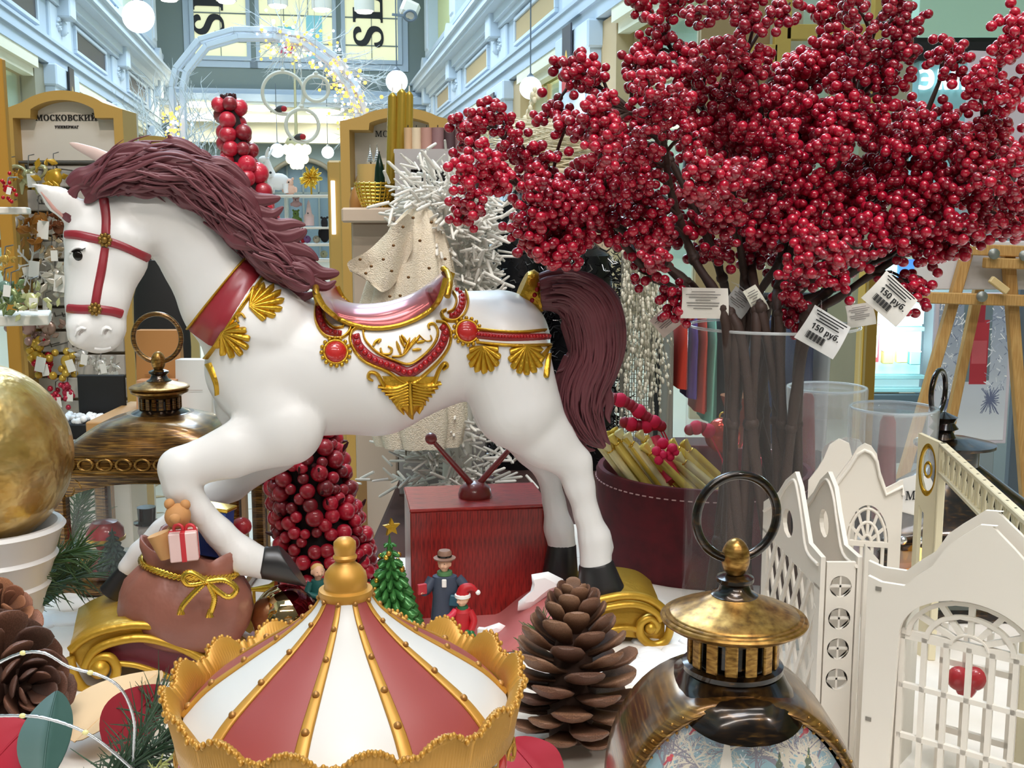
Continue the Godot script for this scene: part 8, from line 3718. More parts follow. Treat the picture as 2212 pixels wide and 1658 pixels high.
func build_houses():
	var w:=mat("mdfwhite",Color("ece5da"),0.55)
	# nearer house: gabled panel with a great arched window, of two layers
	plane_from(on_y(1937,1389,1.107),on_y(2212,1453,1.107))
	var t:=thing("house_lantern","large white wooden house panel with an arched lattice window, nearest at the right edge","decoration",Vector3(0.25,TABLE,-0.62))
	var half:=[1868,1216,1898,1230,1950,1238,1974,1220,2014,1196,2042,1157,2070,1138,2122,1107,2160,1110]
	var peak:=pp(2136,1104)
	var left:=outline(half,0.0,false)
	var full:=PackedVector2Array()
	full.append(Vector2(left[0].x,0))
	full.append_array(left)
	for i in range(left.size()-2,-1,-1):
		full.append(Vector2(2*peak.x-left[i].x,left[i].y))
	full.append(Vector2(2*peak.x-left[0].x,0))
	# arched opening
	var ac:=pp(2092,1402)
	var rw:=ac.x-pp(1944,1386).x
	var rh:=pp(2079,1294).y-ac.y
	var arch:=PackedVector2Array()
	for i in 25:
		var a:=PI*i/24.0
		arch.append(Vector2(ac.x+cos(a)*rw,ac.y+sin(a)*rh))
	arch.append(Vector2(ac.x-rw*1.06,0.012))
	arch.append(Vector2(ac.x+rw*1.06,0.012))
	var b:=B.new()
	b.plate(full,0.003,pxf(t,-0.009),[arch])
	obj("rear_layer",b,w,t)
	var low:=PackedVector2Array()
	for q in full:
		var inner:=clampf((q.x-left[0].x)/0.01,0,1)
		low.append(Vector2(lerpf(q.x,peak.x,0.05),maxf(0.0,q.y-0.0062)))
	b=B.new()
	b.plate(low,0.003,pxf(t,0.0),[arch])
	obj("front_layer",b,w,t)
	# muntins of the window, each bar its own piece
	var xf:=pxf(t,-0.003)
	var bar:=func(p: Vector2,q: Vector2,wd: float,called: String):
		var bb:=B.new()
		bb.bar(xf*Vector3(p.x,p.y,0),xf*Vector3(q.x,q.y,0),0.003,wd,xf.basis.z.cross((xf.basis*Vector3(q.x-p.x,q.y-p.y,0)).normalized()))
		obj(called,bb,w,t)
	bar.call(Vector2(ac.x-rw,ac.y),Vector2(ac.x+rw,ac.y),0.0055,"transom")
	for f in [0.62,0.26]:
		var ring:=PackedVector2Array()
		for i in 25:
			var a:=PI*i/24.0
			ring.append(Vector2(ac.x+cos(a)*rw*f*1.06,ac.y+sin(a)*rh*f*1.06))
		for i in range(24,-1,-1):
			var a:=PI*i/24.0
			ring.append(Vector2(ac.x+cos(a)*rw*(f*0.94),ac.y+sin(a)*rh*(f*0.94)))
		b=B.new()
		b.plate(ring,0.003,pxf(t,-0.004))
		obj("fanlight_arc",b,w,t)
	var rim:=PackedVector2Array()
	for i in 25:
		var a:=PI*i/24.0
		rim.append(Vector2(ac.x+cos(a)*rw*0.93,ac.y+sin(a)*rh*0.93))
	for i in range(24,-1,-1):
		var a:=PI*i/24.0
		rim.append(Vector2(ac.x+cos(a)*rw*0.86,ac.y+sin(a)*rh*0.86))
	b=B.new()
	b.plate(rim,0.003,pxf(t,-0.004))
	obj("fanlight_arc",b,w,t)
	for a in [0.55,1.05,PI/2,2.09,2.6]:
		bar.call(Vector2(ac.x+cos(a)*rw*0.25,ac.y+sin(a)*rh*0.25),Vector2(ac.x+cos(a)*rw*0.9,ac.y+sin(a)*rh*0.9),0.0032,"fanlight_spoke")
	for i in 7:
		var x:=ac.x+rw*lerpf(-0.98,0.98,i/6.0)
		bar.call(Vector2(x,0.01),Vector2(x,ac.y),0.003,"mullion")
	for y in [ac.y-0.031,ac.y-0.062]:
		bar.call(Vector2(ac.x-rw,y),Vector2(ac.x+rw,y),0.003,"crossbar")
	# side walls, floor plate and tabs of the box behind the panel
	for k in [left[0].x+0.004,2*peak.x-left[0].x-0.004]:
		b=B.new()
		b.box(xf*Vector3(k,0.055,-0.045),Vector3(0.003,0.11,0.08),0,xf.basis)
		obj("side_wall",b,w,t)
	for k in [[1902,1268],[1880,1548]]:
		var q:=pp(k[0],k[1])
		b=B.new()
		b.box(xf*Vector3(q.x,q.y,0.0062),Vector3(0.0034,0.0024,0.0006),0,xf.basis)
		obj("slot_mark",b,mat("slotgrey",Color("8b857c"),0.7),t)
	b=B.new()
	for i in 6:
		var x:=ac.x+rw*lerpf(-0.9,0.9,i/5.0)
		b.box(xf*Vector3(x,0.05,-0.07),Vector3(0.0035,0.1,0.003),0,xf.basis)
	b.box(xf*Vector3(ac.x,0.075,-0.07),Vector3(rw*1.9,0.004,0.003),0,xf.basis)
	b.box(xf*Vector3(ac.x,0.03,-0.07),Vector3(rw*1.9,0.004,0.003),0,xf.basis)
	obj("rear_lattice",b,w,t)
	rear_house(w)
	var hq:=at(2088,1478,0.66)
	var hb:=thing("heart_ornament","small red heart ornament seen through the arched lattice window","ornament",hq)
	b=B.new()
	b.ball(Vector3(-0.005,0.004,0),Vector3(0.0075,0.008,0.006),14,10,Basis(Vector3.BACK,0.5))
	b.ball(Vector3(0.005,0.004,0),Vector3(0.0075,0.008,0.006),14,10,Basis(Vector3.BACK,-0.5))
	b.lathe(v2([0.0,-0.014,0.006,-0.005,0.009,0.002,0,0.003]),14,Transform3D.IDENTITY,1.0,0.6)
	obj("heart",b,mat("redgloss"),hb)
	b=B.new()
	b.tube([Vector3(0,0.009,0),Vector3(0,0.03,-0.001)],[0.0005,0.0005],5)
	obj("thread",b,mat("silver"),hb)

func rear_house(w: Material):
	var t:=thing("house_lantern","white wooden house lantern with lattice sides and round windows, beside the picture lantern","decoration",Vector3(0.21,TABLE,-0.72))
	# lattice side that runs away from us
	var yr:=1.141
	var near_l:=on_y(1784,1203,yr)
	var far_l:=on_y(1658,1083,yr)
	plane_from(far_l,near_l)
	var px:=[1658,1083,1690,1062,1706,1036,1727,1018,1737,1050,1746,1104,1757,1172,1784,1203]
	var side:=outline(px)
	var s0: float=side[0].x
	var s1: float=side[7].x
	var len_:=s1-s0
	var eave: float=side[0].y
	var holes:=[circle2(pp(1711,1129),len_*0.09,20,0.010)]
	# body of the side: frame round the lattice, gable over it
	var b:=B.new()
	var gab:=PackedVector2Array(side.slice(0,8))
	gab.append(Vector2(s1,eave-0.022))
	gab.append(Vector2(s0,eave-0.022))
	b.plate(gab,0.003,pxf(t),holes)
	obj("gable",b,w,t)
	var xf:=pxf(t)
	for k in [[s0,s0+0.012],[s1-0.012,s1]]:
		b=B.new()
		b.plate(PackedVector2Array([Vector2(k[0],0),Vector2(k[1],0),Vector2(k[1],eave-0.02),Vector2(k[0],eave-0.02)]),0.003,xf)
		obj("stile",b,w,t)
	for i in 12:
		for sgn in [-1.0,1.0]:
			var x0:=s0-0.06+i*0.021
			var pa:=Vector2(x0,0.0) if sgn > 0 else Vector2(x0,eave-0.022)
			var pb:=pa+Vector2(0.075,sgn*(eave-0.022))
			# clip to the frame
			if pb.x < s0+0.008 or pa.x > s1-0.008:
				continue
			if pa.x < s0+0.008:
				pa=pa.lerp(pb,(s0+0.008-pa.x)/(pb.x-pa.x))
			if pb.x > s1-0.008:
				pb=pa.lerp(pb,(s1-0.008-pa.x)/(pb.x-pa.x))
			b=B.new()
			var n=xf.basis.z*(0.0015+0.0008*sgn)
			b.bar(xf*Vector3(pa.x,pa.y,0)+n,xf*Vector3(pb.x,pb.y,0)+n,0.0018,0.0042,xf.basis.z.cross((xf.basis*Vector3(pb.x-pa.x,pb.y-pa.y,0)).normalized()))
			obj("lattice_bar",b,w,t)
	b=B.new()
	var trim:=[]
	for i in 8:
		trim.append(xf*Vector3(lerpf(side[i].x,(s0+s1)/2,0.06),side[i].y-0.006,0.0035))
	b.tube(curve(trim,4),filled(29,0.0012),6)
	obj("gable_trim",b,w,t)
	# its twin, one narrow wall to the right, solid
	var near_r:=on_y(1864,1203,yr)
	var far_r:=on_y(1748,1083,yr)
	plane_from(far_r,near_r)
	var px2:=[1748,1083,1766,1062,1780,1036,1798,1018,1812,1052,1820,1106,1833,1176,1864,1203]
	b=B.new()
	b.plate(outline(px2),0.003,pxf(t),[circle2(pp(1789,1129),len_*0.09,20,0.010)])
	obj("gable",b,w,t)
	b=B.new()
	var xf2:=pxf(t)
	trim=[]
	for i in 8:
		var q:=pp(px2[i*2],px2[i*2+1])
		trim.append(xf2*Vector3(q.x,q.y-0.006,0.0035))
	b.tube(curve(trim,4),filled(29,0.0012),6)
	obj("gable_trim",b,w,t)
	# narrow front wall with four round windows and their crosses
	plane_from(near_l+Vector3(0,0,-0.004),near_r+Vector3(0,0,-0.004))
	var wl:=pp(1784,1211)
	var wr:=pp(1846,1218)
	var cs:=[]
	for k in [[1807,1263],[1801,1332],[1795,1397],[1790,1462]]:
		cs.append(pp(k[0],k[1]))
	var rad: float=24.0/F*0.7
	var cx: float=(wl.x+wr.x)/2
	b=B.new()
	var prev: float=wl.y
	xf=pxf(t)
	# the wall in bands so that every round hole is cut out of its own piece
	for i in 5:
		var lowy: float=(cs[i].y+cs[i+1].y)/2 if i < 3 else (cs[3].y-0.02 if i == 3 else 0.0)
		var band:=PackedVector2Array([Vector2(wl.x,lowy),Vector2(wr.x,lowy),Vector2(wr.x,prev),Vector2(wl.x,prev)])
		b.plate(band,0.003,xf,[circle2(Vector2(cx,cs[i].y),rad)] if i < 4 else [])
		prev=lowy
	obj("front_wall",b,w,t)
	for q in cs:
		b=B.new()
		b.box(xf*Vector3(cx,q.y,0.0015),Vector3(0.0012,rad*2,0.002),0,xf.basis)
		obj("window_mullion",b,w,t)
		b=B.new()
		b.box(xf*Vector3(cx,q.y,0.0015),Vector3(rad*2,0.0014,0.002),0,xf.basis)
		obj("window_crossbar",b,w,t)
	b=B.new()
	b.plate(PackedVector2Array([Vector2(wr.x+0.004,0),Vector2(wr.x+0.013,0),Vector2(wr.x+0.013,0.14),Vector2(wr.x+0.004,0.15)]),0.003,pxf(t,0.004))
	obj("corner_strip",b,w,t)
	# gabled rear panel with an arched window, seen over the near house
	plane_from(at(1830,1100,0.80),at(1950,1100,0.79))
	var t2:=thing("house_lantern","white wooden house panel with a small arched window, behind the round-windowed house","decoration",Vector3(0.26,TABLE,-0.80))
	var r2:=[1776,1060,1800,1040,1822,1010,1836,992,1852,966,1868,956,1882,962,1894,979,1900,1012,1914,1052,1950,1034,1951,1052]
	var ac:=pp(1872,1172)
	var rw: float=pp(1918,1172).x-ac.x
	var rh: float=pp(1870,1088).y-ac.y
	var arch:=PackedVector2Array()
	for i in 21:
		var a:=PI*i/20.0
		arch.append(Vector2(ac.x+cos(a)*rw,ac.y+sin(a)*rh))
	arch.append(Vector2(ac.x-rw,0.01))
	arch.append(Vector2(ac.x+rw,0.01))
	b=B.new()
	b.plate(outline(r2),0.003,pxf(t2),[arch])
	obj("gable",b,w,t2)
	xf=pxf(t2,0.0015)
	for a in [0.5,1.05,PI/2,2.1,2.64]:
		b=B.new()
		b.bar(xf*Vector3(ac.x+cos(a)*rw*0.25,ac.y+sin(a)*rh*0.25,0),xf*Vector3(ac.x+cos(a)*rw,ac.y+sin(a)*rh,0),0.002,0.002)
		obj("fanlight_spoke",b,w,t2)
	for f in [0.9,0.55,0.22]:
		b=B.new()
		var pts:=[]
		for i in 17:
			var a:=PI*i/16.0
			pts.append(xf*Vector3(ac.x+cos(a)*rw*f,ac.y+sin(a)*rh*f,0))
		b.tube(pts,filled(17,0.0013),6)
		obj("fanlight_arc",b,w,t2)
	b=B.new()
	b.bar(xf*Vector3(ac.x-rw,ac.y,0),xf*Vector3(ac.x+rw,ac.y,0),0.003,0.004)
	obj("transom",b,w,t2)
	for i in 4:
		b=B.new()
		var x:=ac.x+rw*lerpf(-0.75,0.75,i/3.0)
		b.bar(xf*Vector3(x,0.01,0),xf*Vector3(x,ac.y,0),0.0022,0.0022)
		obj("mullion",b,w,t2)
	b=B.new()
	var tr:=[]
	for i in 12:
		var q:=pp(r2[i*2],r2[i*2+1])
		tr.append(xf*Vector3(q.x,q.y-0.005,0.002))
	b.tube(tr,filled(12,0.0014),6)
	obj("gable_trim",b,w,t2)
	# second peak behind it
	plane_from(at(1760,1100,0.845),at(1850,1100,0.838))
	b=B.new()
	b.plate(outline([1746,1036,1766,1010,1778,990,1791,960,1812,946,1834,956,1842,990,1850,1030]),0.003,pxf(t2))
	obj("rear_gable",b,w,t2)

# ------------------------------------------------------------------ things on the counter behind and under the horse
func build_counter_things():
	red_box()
	berry_cone()
	carollers()
	glitter_fir()
	basket()
	clear_boxes()
	gold_globe()
	baubles()

func red_box():
	var fl:=on_y(886,1100,1.101)
	var fr:=on_y(1187,1088,1.101)
	var bl:=on_y(857,1049,1.101)
	var x:=(fr-fl).normalized()
	var w:=fl.distance_to(fr)
	var z:=x.cross(Vector3.UP).normalized()
	var dep:=0.085
	var c:=(fl+fr)/2-z*dep/2
	var t:=thing("red_box","red wood-grain box with ball-tipped antennae on top, behind the horse's hind legs","box",Vector3(c.x,TABLE,c.z))
	var bs:=Basis(x,Vector3.UP,z)
	var h:=1.101-TABLE
	var m:=textured("redwood",noise_tex(0.02,[[0.0,Color("5a0f0d")],[0.35,Color("821814")],[0.6,Color("961d18")],[1.0,Color("a8261f")]],31,FastNoiseLite.TYPE_SIMPLEX_SMOOTH,5),Vector3(110,10,110),0.3)
	m.clearcoat_enabled=true
	m.clearcoat=0.35
	var m2:=textured("redwoodtop",noise_tex(0.02,[[0.0,Color("6d1411")],[0.5,Color("9c201b")],[1.0,Color("b33128")]],32,FastNoiseLite.TYPE_SIMPLEX_SMOOTH,5),Vector3(12,60,60),0.22)
	m2.clearcoat_enabled=true
	m2.clearcoat=0.5
	var b:=B.new()
	b.box(Vector3(0,h/2-0.0015,0),Vector3(w,h-0.003,dep),0.001,Basis.IDENTITY)
	var body_:=obj("body",b,m,t)
	body_.transform.basis=bs
	b=B.new()
	b.box(Vector3(0,h-0.0015,0),Vector3(w+0.001,0.003,dep+0.001),0.0008)
	var top:=obj("top",b,m2,t)
	top.transform.basis=bs
	var gloss:=mat("antennared",Color("7c1612"),0.18)
	gloss.clearcoat_enabled=true
	var bc:=on_y(1026,1072,1.101)-t.position
	b=B.new()
	b.lathe(v2([0.0152,0,0.0155,0.003,0.0138,0.009,0.009,0.0136,0,0.0152]),32,Transform3D(Basis.IDENTITY,bc))
	obj("antenna_base",b,gloss,t)
	var o:=bc+Vector3(0,0.008,0)
	for k in [at(931,947,-fl.z+0.02)-t.position,at(1128,940,-fl.z+0.05)-t.position]:
		b=B.new()
		b.tube([o,o.lerp(k,0.5),k],[0.0032,0.0026,0.0020],12)
		var rod:=obj("antenna_rod",b,gloss,t)
		b=B.new()
		b.ball(k,Vector3.ONE*0.0054,18,12)
		obj("ball_tip",b,gloss,rod)

func berry_cone():
	var r:=RandomNumberGenerator.new()
	r.seed=13
	var foot:=at(720,1275,1.03)
	foot.y=TABLE
	var tip:=at(492,222,1.03)
	var t:=thing("berry_cone","tall slender cone tree covered in glossy dark red berries, behind the horse","decoration",foot)
	var ax:=tip-foot
	var L:=ax.length()
	ax=ax.normalized()
	var bs:=basis_up(ax)
	var k:=1.03/F*1.02
	var core:=B.new()
	var prof:=[Vector2(0.0,0.0)]
	for i in 12:
		var u:=i/11.0
		prof.append(Vector2(cone_r(u)*k*0.72,u*L*0.985))
	core.lathe(prof,24,Transform3D(bs,Vector3.ZERO))
	obj("core",core,mat("conecore",Color("1c1112"),0.7),t)
	var bb:=B.new()
	bb.ball(Vector3.ZERO,Vector3.ONE,18,12)
	bb.ball(Vector3(0,0.98,0),Vector3(0.12,0.06,0.12),6,4)
	var bm:=bb.mesh()
	var ms:=[]
	for c in [Color("bd1130"),Color("a8122a"),Color("c91737"),Color("8a0e22")]:
		var m:=mat("cb"+c.to_html(),c,0.12)
		m.clearcoat_enabled=true
		ms.append(m)
	var placed:=[]
	var n:=0
	var xs:=[]
	for i in 9000:
		var u:=pow(r.randf(),1.25)
		var a:=r.randf()*TAU
		var rad:=r.randf_range(11,20)*k
		if u > 0.72:
			rad=r.randf_range(17,26)*k*lerpf(1.0,0.8,(u-0.72)/0.28)
		var p:=bs*Vector3(cos(a)*cone_r(u)*k*0.86,u*L,sin(a)*cone_r(u)*k*0.86)
		var ok:=true
		for q in placed:
			if p.distance_squared_to(q[0]) < pow((rad+q[1])*0.76,2):
				ok=false
				break
		if ok:
			placed.append([p,rad])
	placed.sort_custom(func(a,b): return a[0].z > b[0].z)
	for q in placed:
		var xf:=Transform3D(Basis(rdir_(r),r.randf()*TAU).scaled(Vector3.ONE*q[1]),q[0])
		if n < 290:
			n+=1
			var o:=obj("berry",bm,ms[r.randi() % 4],t)
			o.transform=xf
		else:
			xs.append(xf)
	if xs.size():
		scatter("berries_behind",bm,xs,ms[0],t)
	# dark sepals and wire ends between them
	var st:=B.new()
	for i in 90:
		var u:=r.randf()*0.7
		var a:=r.randf()*TAU
		var p:=bs*Vector3(cos(a)*cone_r(u)*k*0.9,u*L,sin(a)*cone_r(u)*k*0.9)
		var d:=(bs*Vector3(cos(a),0.3,sin(a))+rdir_(r)*0.6).normalized()
		st.tube([p,p+d*0.007,p+d*0.012],[0.0012,0.0022,0.0008],5,0.6)
	for i in 9:
		var d:=(ax+rdir_(r)*0.5).normalized()
		var p:=ax*L*0.985
		st.tube([p,p+d*0.012,p+d*0.016],[0.002,0.003,0.001],6)
	stuff(obj("sepals",st,mat("sepal",Color("3b1218"),0.4),t))

func cone_r(u: float) -> float:                  # half width in pixels at a share of the height
	return lerpf(124.0,22.0,pow(u,0.85))*(0.93 if u < 0.05 else 1.0)

func fig_part(t: Node3D,called: String,prof: Array,k: float,m: Material,at_:=Vector3.ZERO,sx:=1.0,sz:=1.0):
	var b:=B.new()
	var p:=[]
	for q in prof:
		p.append(Vector2(q[0]*k,q[1]*k))
	b.lathe(p,20,Transform3D(Basis.IDENTITY,at_),sx,sz)
	obj(called,b,m,t)

func limb(t: Node3D,called: String,pts: Array,rr: Array,k: float,m: Material):
	var b:=B.new()
	var p:=[]
	for q in pts:
		p.append(q*k)
	var path:=curve(p,4)
	var r2:=[]
	for i in path.size():
		var u:=float(i)/(path.size()-1)*(rr.size()-1)
		var i0:=mini(int(u),rr.size()-2)
		r2.append(lerpf(rr[i0],rr[i0+1],u-i0)*k)
	b.tube(path,r2,10)
	return obj(called,b,m,t)

func head(t: Node3D,at_: Vector3,r: float,turn: float,hair: Material):
	# a small modelled head: skull, jaw, nose, brow, ears, mouth, eyes
	var bs:=Basis(Vector3.UP,turn)
	var f:=Field.new(at_-Vector3.ONE*r*1.7,at_+Vector3.ONE*r*1.7,r*0.13,r*0.12)
	f.bone(at_+Vector3(0,r*0.2,0),at_+bs*Vector3(0,r*0.1,-r*0.15),r*0.86,r*0.86)
	f.bone(at_+bs*Vector3(0,-r*0.35,r*0.18),at_+bs*Vector3(0,-r*0.62,r*0.3),r*0.55,r*0.36)
	f.bone(at_+bs*Vector3(0,r*0.15,r*0.85),at_+bs*Vector3(0,-r*0.18,r*1.0),r*0.1,r*0.17)
	for s in [-1.0,1.0]:
		f.bone(at_+bs*Vector3(s*r*0.9,r*0.1,0),at_+bs*Vector3(s*r*0.92,-r*0.2,0),r*0.16,r*0.12)
		f.bone(at_+bs*Vector3(s*r*0.4,-r*0.22,r*0.58),at_+bs*Vector3(s*r*0.42,-r*0.26,r*0.58),r*0.26,r*0.26)
	f.bone(at_+Vector3(0,-r*0.6,0),at_+Vector3(0,-r*1.5,0),r*0.4,r*0.45)
	f.finish()
	f.carve(at_+bs*Vector3(-r*0.25,-r*0.55,r*0.82),at_+bs*Vector3(r*0.25,-r*0.55,r*0.82),r*0.05,r*0.05,r*0.05)
	var b:=B.new()
	f.net(b)
	var h:=obj("head",b,mat("figskin",Color("e3b393"),0.5),t)
	b=B.new()
	for s in [-1.0,1.0]:
		b.ball(at_+bs*Vector3(s*r*0.34,r*0.14,r*0.78),Vector3.ONE*r*0.09,8,6)
	obj("eyes",b,mat("eyeblack"),h)
	b=B.new()
	b.ball(at_+bs*Vector3(0,r*0.36,-r*0.2),Vector3(r*0.95,r*0.8,r*0.92),16,10)
	obj("hair",b,hair,h)

func hand(t: Node3D,p: Vector3,d: Vector3,s: float,m: Material):
	# mitten-sized hand with four fingers and a thumb
	var b:=B.new()
	var bs:=basis_to(d)
	b.ball(p,Vector3(s,s*0.6,s*1.1),10,8,bs)
	for i in 4:
		var q:=p+bs*Vector3((i-1.5)*s*0.48,0,s*0.8)
		b.tube([q,q+bs*Vector3(0,-s*0.1,s*0.5),q+bs*Vector3(0,-s*0.5,s*0.75)],[s*0.26,s*0.24,s*0.16],6)
	b.tube([p+bs*Vector3(s*0.8,0,0),p+bs*Vector3(s*1.25,-s*0.1,s*0.5)],[s*0.28,s*0.18],6)
	obj("hand",b,m,t)

func carollers():
	var fy:=TABLE+0.005
	# man in a dark coat: 1 unit = 1 pixel of the photograph
	var d:=0.895
	var p:=at(962,1385,d)
	var k:=d/F*1.05
	var t:=thing("person_figurine","figurine of a man in dark grey coat and brown hat holding a red book","figurine",Vector3(p.x,fy,p.z))
	var h:=p.y-fy
	var coat:=mat("coatgrey",Color("3b4455"),0.55)
	for s in [-1.0,1.0]:
		limb(t,"leg",[Vector3(s*13,0,0),Vector3(s*13,25,0),Vector3(s*11,60,0)],[10,11,14],k,mat("trousers",Color("6f7076"),0.6))
		limb(t,"shoe",[Vector3(s*13,4,-4),Vector3(s*14,4,16)],[8,7],k,mat("eyeblack"))
	fig_part(t,"coat",[[26,34],[31,36],[29,60],[26,90],[30,120],[26,136],[10,143],[0,144]],k,coat,Vector3.ZERO,1.0,0.72)
	limb(t,"sleeve",[Vector3(-26,130,2),Vector3(-38,110,14),Vector3(-44,108,26)],[12,11,9],k,coat)
	limb(t,"sleeve",[Vector3(27,130,0),Vector3(42,112,4),Vector3(30,92,16)],[12,11,9],k,coat)
	hand(t,Vector3(-47,109,30)*k,Vector3(-0.4,0.2,1),5*k,mat("figskin",Color("e3b393"),0.5))
	hand(t,Vector3(28,90,18)*k,Vector3(-1,0,0.4),5*k,mat("figskin"))
	fig_part(t,"scarf",[[12,136],[17,139],[16,146],[9,149]],k,mat("scarfgreen",Color("4f7a4a"),0.7))
	var b:=B.new()
	b.box(Vector3(0,126,22)*k,Vector3(10,18,4)*k,1.5*k)
	obj("jabot",b,mat("white"),t)
	b=B.new()
	b.box(Vector3(-46,117,32)*k,Vector3(20,22,8)*k,1*k,Basis(Vector3.UP,0.5))
	obj("book",b,mat("bookred",Color("b5303a"),0.4),t)
	b=B.new()
	b.box(Vector3(24,88,22)*k,Vector3(26,24,9)*k,2*k,Basis(Vector3.BACK,-0.15))
	obj("satchel",b,mat("satchelteal",Color("2f5d6e"),0.5),t)
	head(t,Vector3(0,164,4)*k,15*k,-0.35,mat("hairgrey",Color("8b7766"),0.7))
	fig_part(t,"hat",[[0,174],[23,173],[24,176],[15,178],[15,188],[12,192],[0,193]],k,mat("hatbrown",Color("8c6a58"),0.6))
	fig_part(t,"hat_band",[[15.5,177],[15.8,181],[15.3,182]],k,mat("eyeblack"))
	# girl in red
	d=0.872
	p=at(1000,1392,d)
	k=d/F*1.05
	t=thing("person_figurine","figurine of a girl in red coat and white trimmed red cap beside the man","figurine",Vector3(p.x,fy,p.z))
	var red:=mat("girlred",Color("b3151f"),0.5)
	fig_part(t,"coat",[[0,0],[34,0],[32,10],[24,40],[17,62],[20,80],[15,88],[0,90]],k,red,Vector3.ZERO,1.0,0.8)
	limb(t,"sleeve",[Vector3(-15,82,2),Vector3(-27,72,12),Vector3(-40,72,18)],[8,7,6],k,mat("sleevepink",Color("cf2a45"),0.5))
	limb(t,"sleeve",[Vector3(15,82,2),Vector3(24,62,8),Vector3(18,42,18)],[8,8,7],k,red)
	hand(t,Vector3(-44,73,19)*k,Vector3(-1,0.2,0.3),4.2*k,mat("mittgreen",Color("1e5a38"),0.6))
	hand(t,Vector3(16,38,20)*k,Vector3(-0.3,-1,0.5),4.2*k,mat("mittgreen"))
	b=B.new()
	for i in 7:
		b.ball(Vector3(14+9*cos(i),32+9*sin(i),22)*k,Vector3.ONE*7*k,8,6)
	obj("wreath",b,mat("garlandgreen"),t)
	fig_part(t,"scarf",[[9,84],[13,87],[11,93],[6,95]],k,mat("mittgreen"))
	head(t,Vector3(0,106,2)*k,13*k,-0.9,mat("hairblond",Color("d6a765"),0.6))
	fig_part(t,"cap_trim",[[12,110],[17,112],[17,118],[12,120]],k,mat("white"))
	limb(t,"cap",[Vector3(0,116,0),Vector3(4,130,0),Vector3(18,134,0),Vector3(30,126,2)],[15,12,8,4],k,red)
	b=B.new()
	b.ball(Vector3(33,123,3)*k,Vector3.ONE*5.5*k,10,8)
	obj("pompom",b,mat("white"),t)
	b=B.new()
	b.box(Vector3(42,28,6)*k,Vector3(20,34,12)*k,1*k,Basis(Vector3.UP,-0.3))
	obj("lantern",b,mat("paperwhite"),t)
	# woman in green
	d=0.9
	p=at(690,1352,d)
	k=d/F*1.05
	t=thing("person_figurine","figurine of a fair-haired woman in a dark green dress holding a white bundle","figurine",Vector3(p.x,fy,p.z))
	h=(p.y-fy)/k
	var gr:=mat("dressgreen",Color("1f5a55"),0.5)
	fig_part(t,"dress",[[0,-h],[36,-h],[30,10],[20,50],[15,72],[19,92],[14,104],[0,106]],k,gr,Vector3(0,p.y-fy,0),1.0,0.8)
	limb(t,"sleeve",[Vector3(-15,98+h,2),Vector3(-21,76+h,10),Vector3(2,72+h,18)],[8,8,6],k,gr)
	limb(t,"sleeve",[Vector3(15,98+h,2),Vector3(26,80+h,10),Vector3(16,78+h,20)],[8,8,6],k,gr)
	hand(t,Vector3(7,74+h,20)*k,Vector3(1,0.1,0.3),4.2*k,mat("figskin"))
	b=B.new()
	b.ball(Vector3(16,86+h,22)*k,Vector3(11,10,9)*k,12,8)
	obj("bundle",b,mat("white"),t)
	head(t,Vector3(0,122+h,2)*k,15*k,0.5,mat("hairblond"))
	# child with a yellow book
	d=0.872
	p=at(712,1356,d)
	k=d/F*1.05
	t=thing("person_figurine","figurine of a child in a red and white cap holding a yellow song sheet","figurine",Vector3(p.x,fy,p.z))
	h=(p.y-fy)/k
	fig_part(t,"coat",[[0,-h],[22,-h],[20,0],[14,26],[15,40],[10,46],[0,47]],k,red,Vector3(0,p.y-fy,0),1.0,0.8)
	limb(t,"sleeve",[Vector3(-12,42+h,2),Vector3(-18,28+h,10),Vector3(-10,20+h,18)],[7,6,5],k,red)
	limb(t,"sleeve",[Vector3(12,42+h,2),Vector3(18,28+h,10),Vector3(10,20+h,18)],[7,6,5],k,red)
	hand(t,Vector3(-10,20+h,20)*k,Vector3(0,0,1),3.6*k,mat("figskin"))
	hand(t,Vector3(10,20+h,20)*k,Vector3(0,0,1),3.6*k,mat("figskin"))
	b=B.new()
	b.box(Vector3(0,22+h,25)*k,Vector3(34,20,2)*k,0.5*k,Basis(Vector3.RIGHT,-0.5))
	obj("song_sheet",b,mat("sheetyellow",Color("e8cf4a"),0.5),t)
	head(t,Vector3(0,60+h,2)*k,12.5*k,0.1,mat("hairblond"))
	fig_part(t,"cap_trim",[[12,64+h],[15,66+h],[15,71+h],[11,72+h]],k,mat("white"))
	fig_part(t,"cap",[[14,70+h],[12,77+h],[6,82+h],[0,83+h]],k,red)

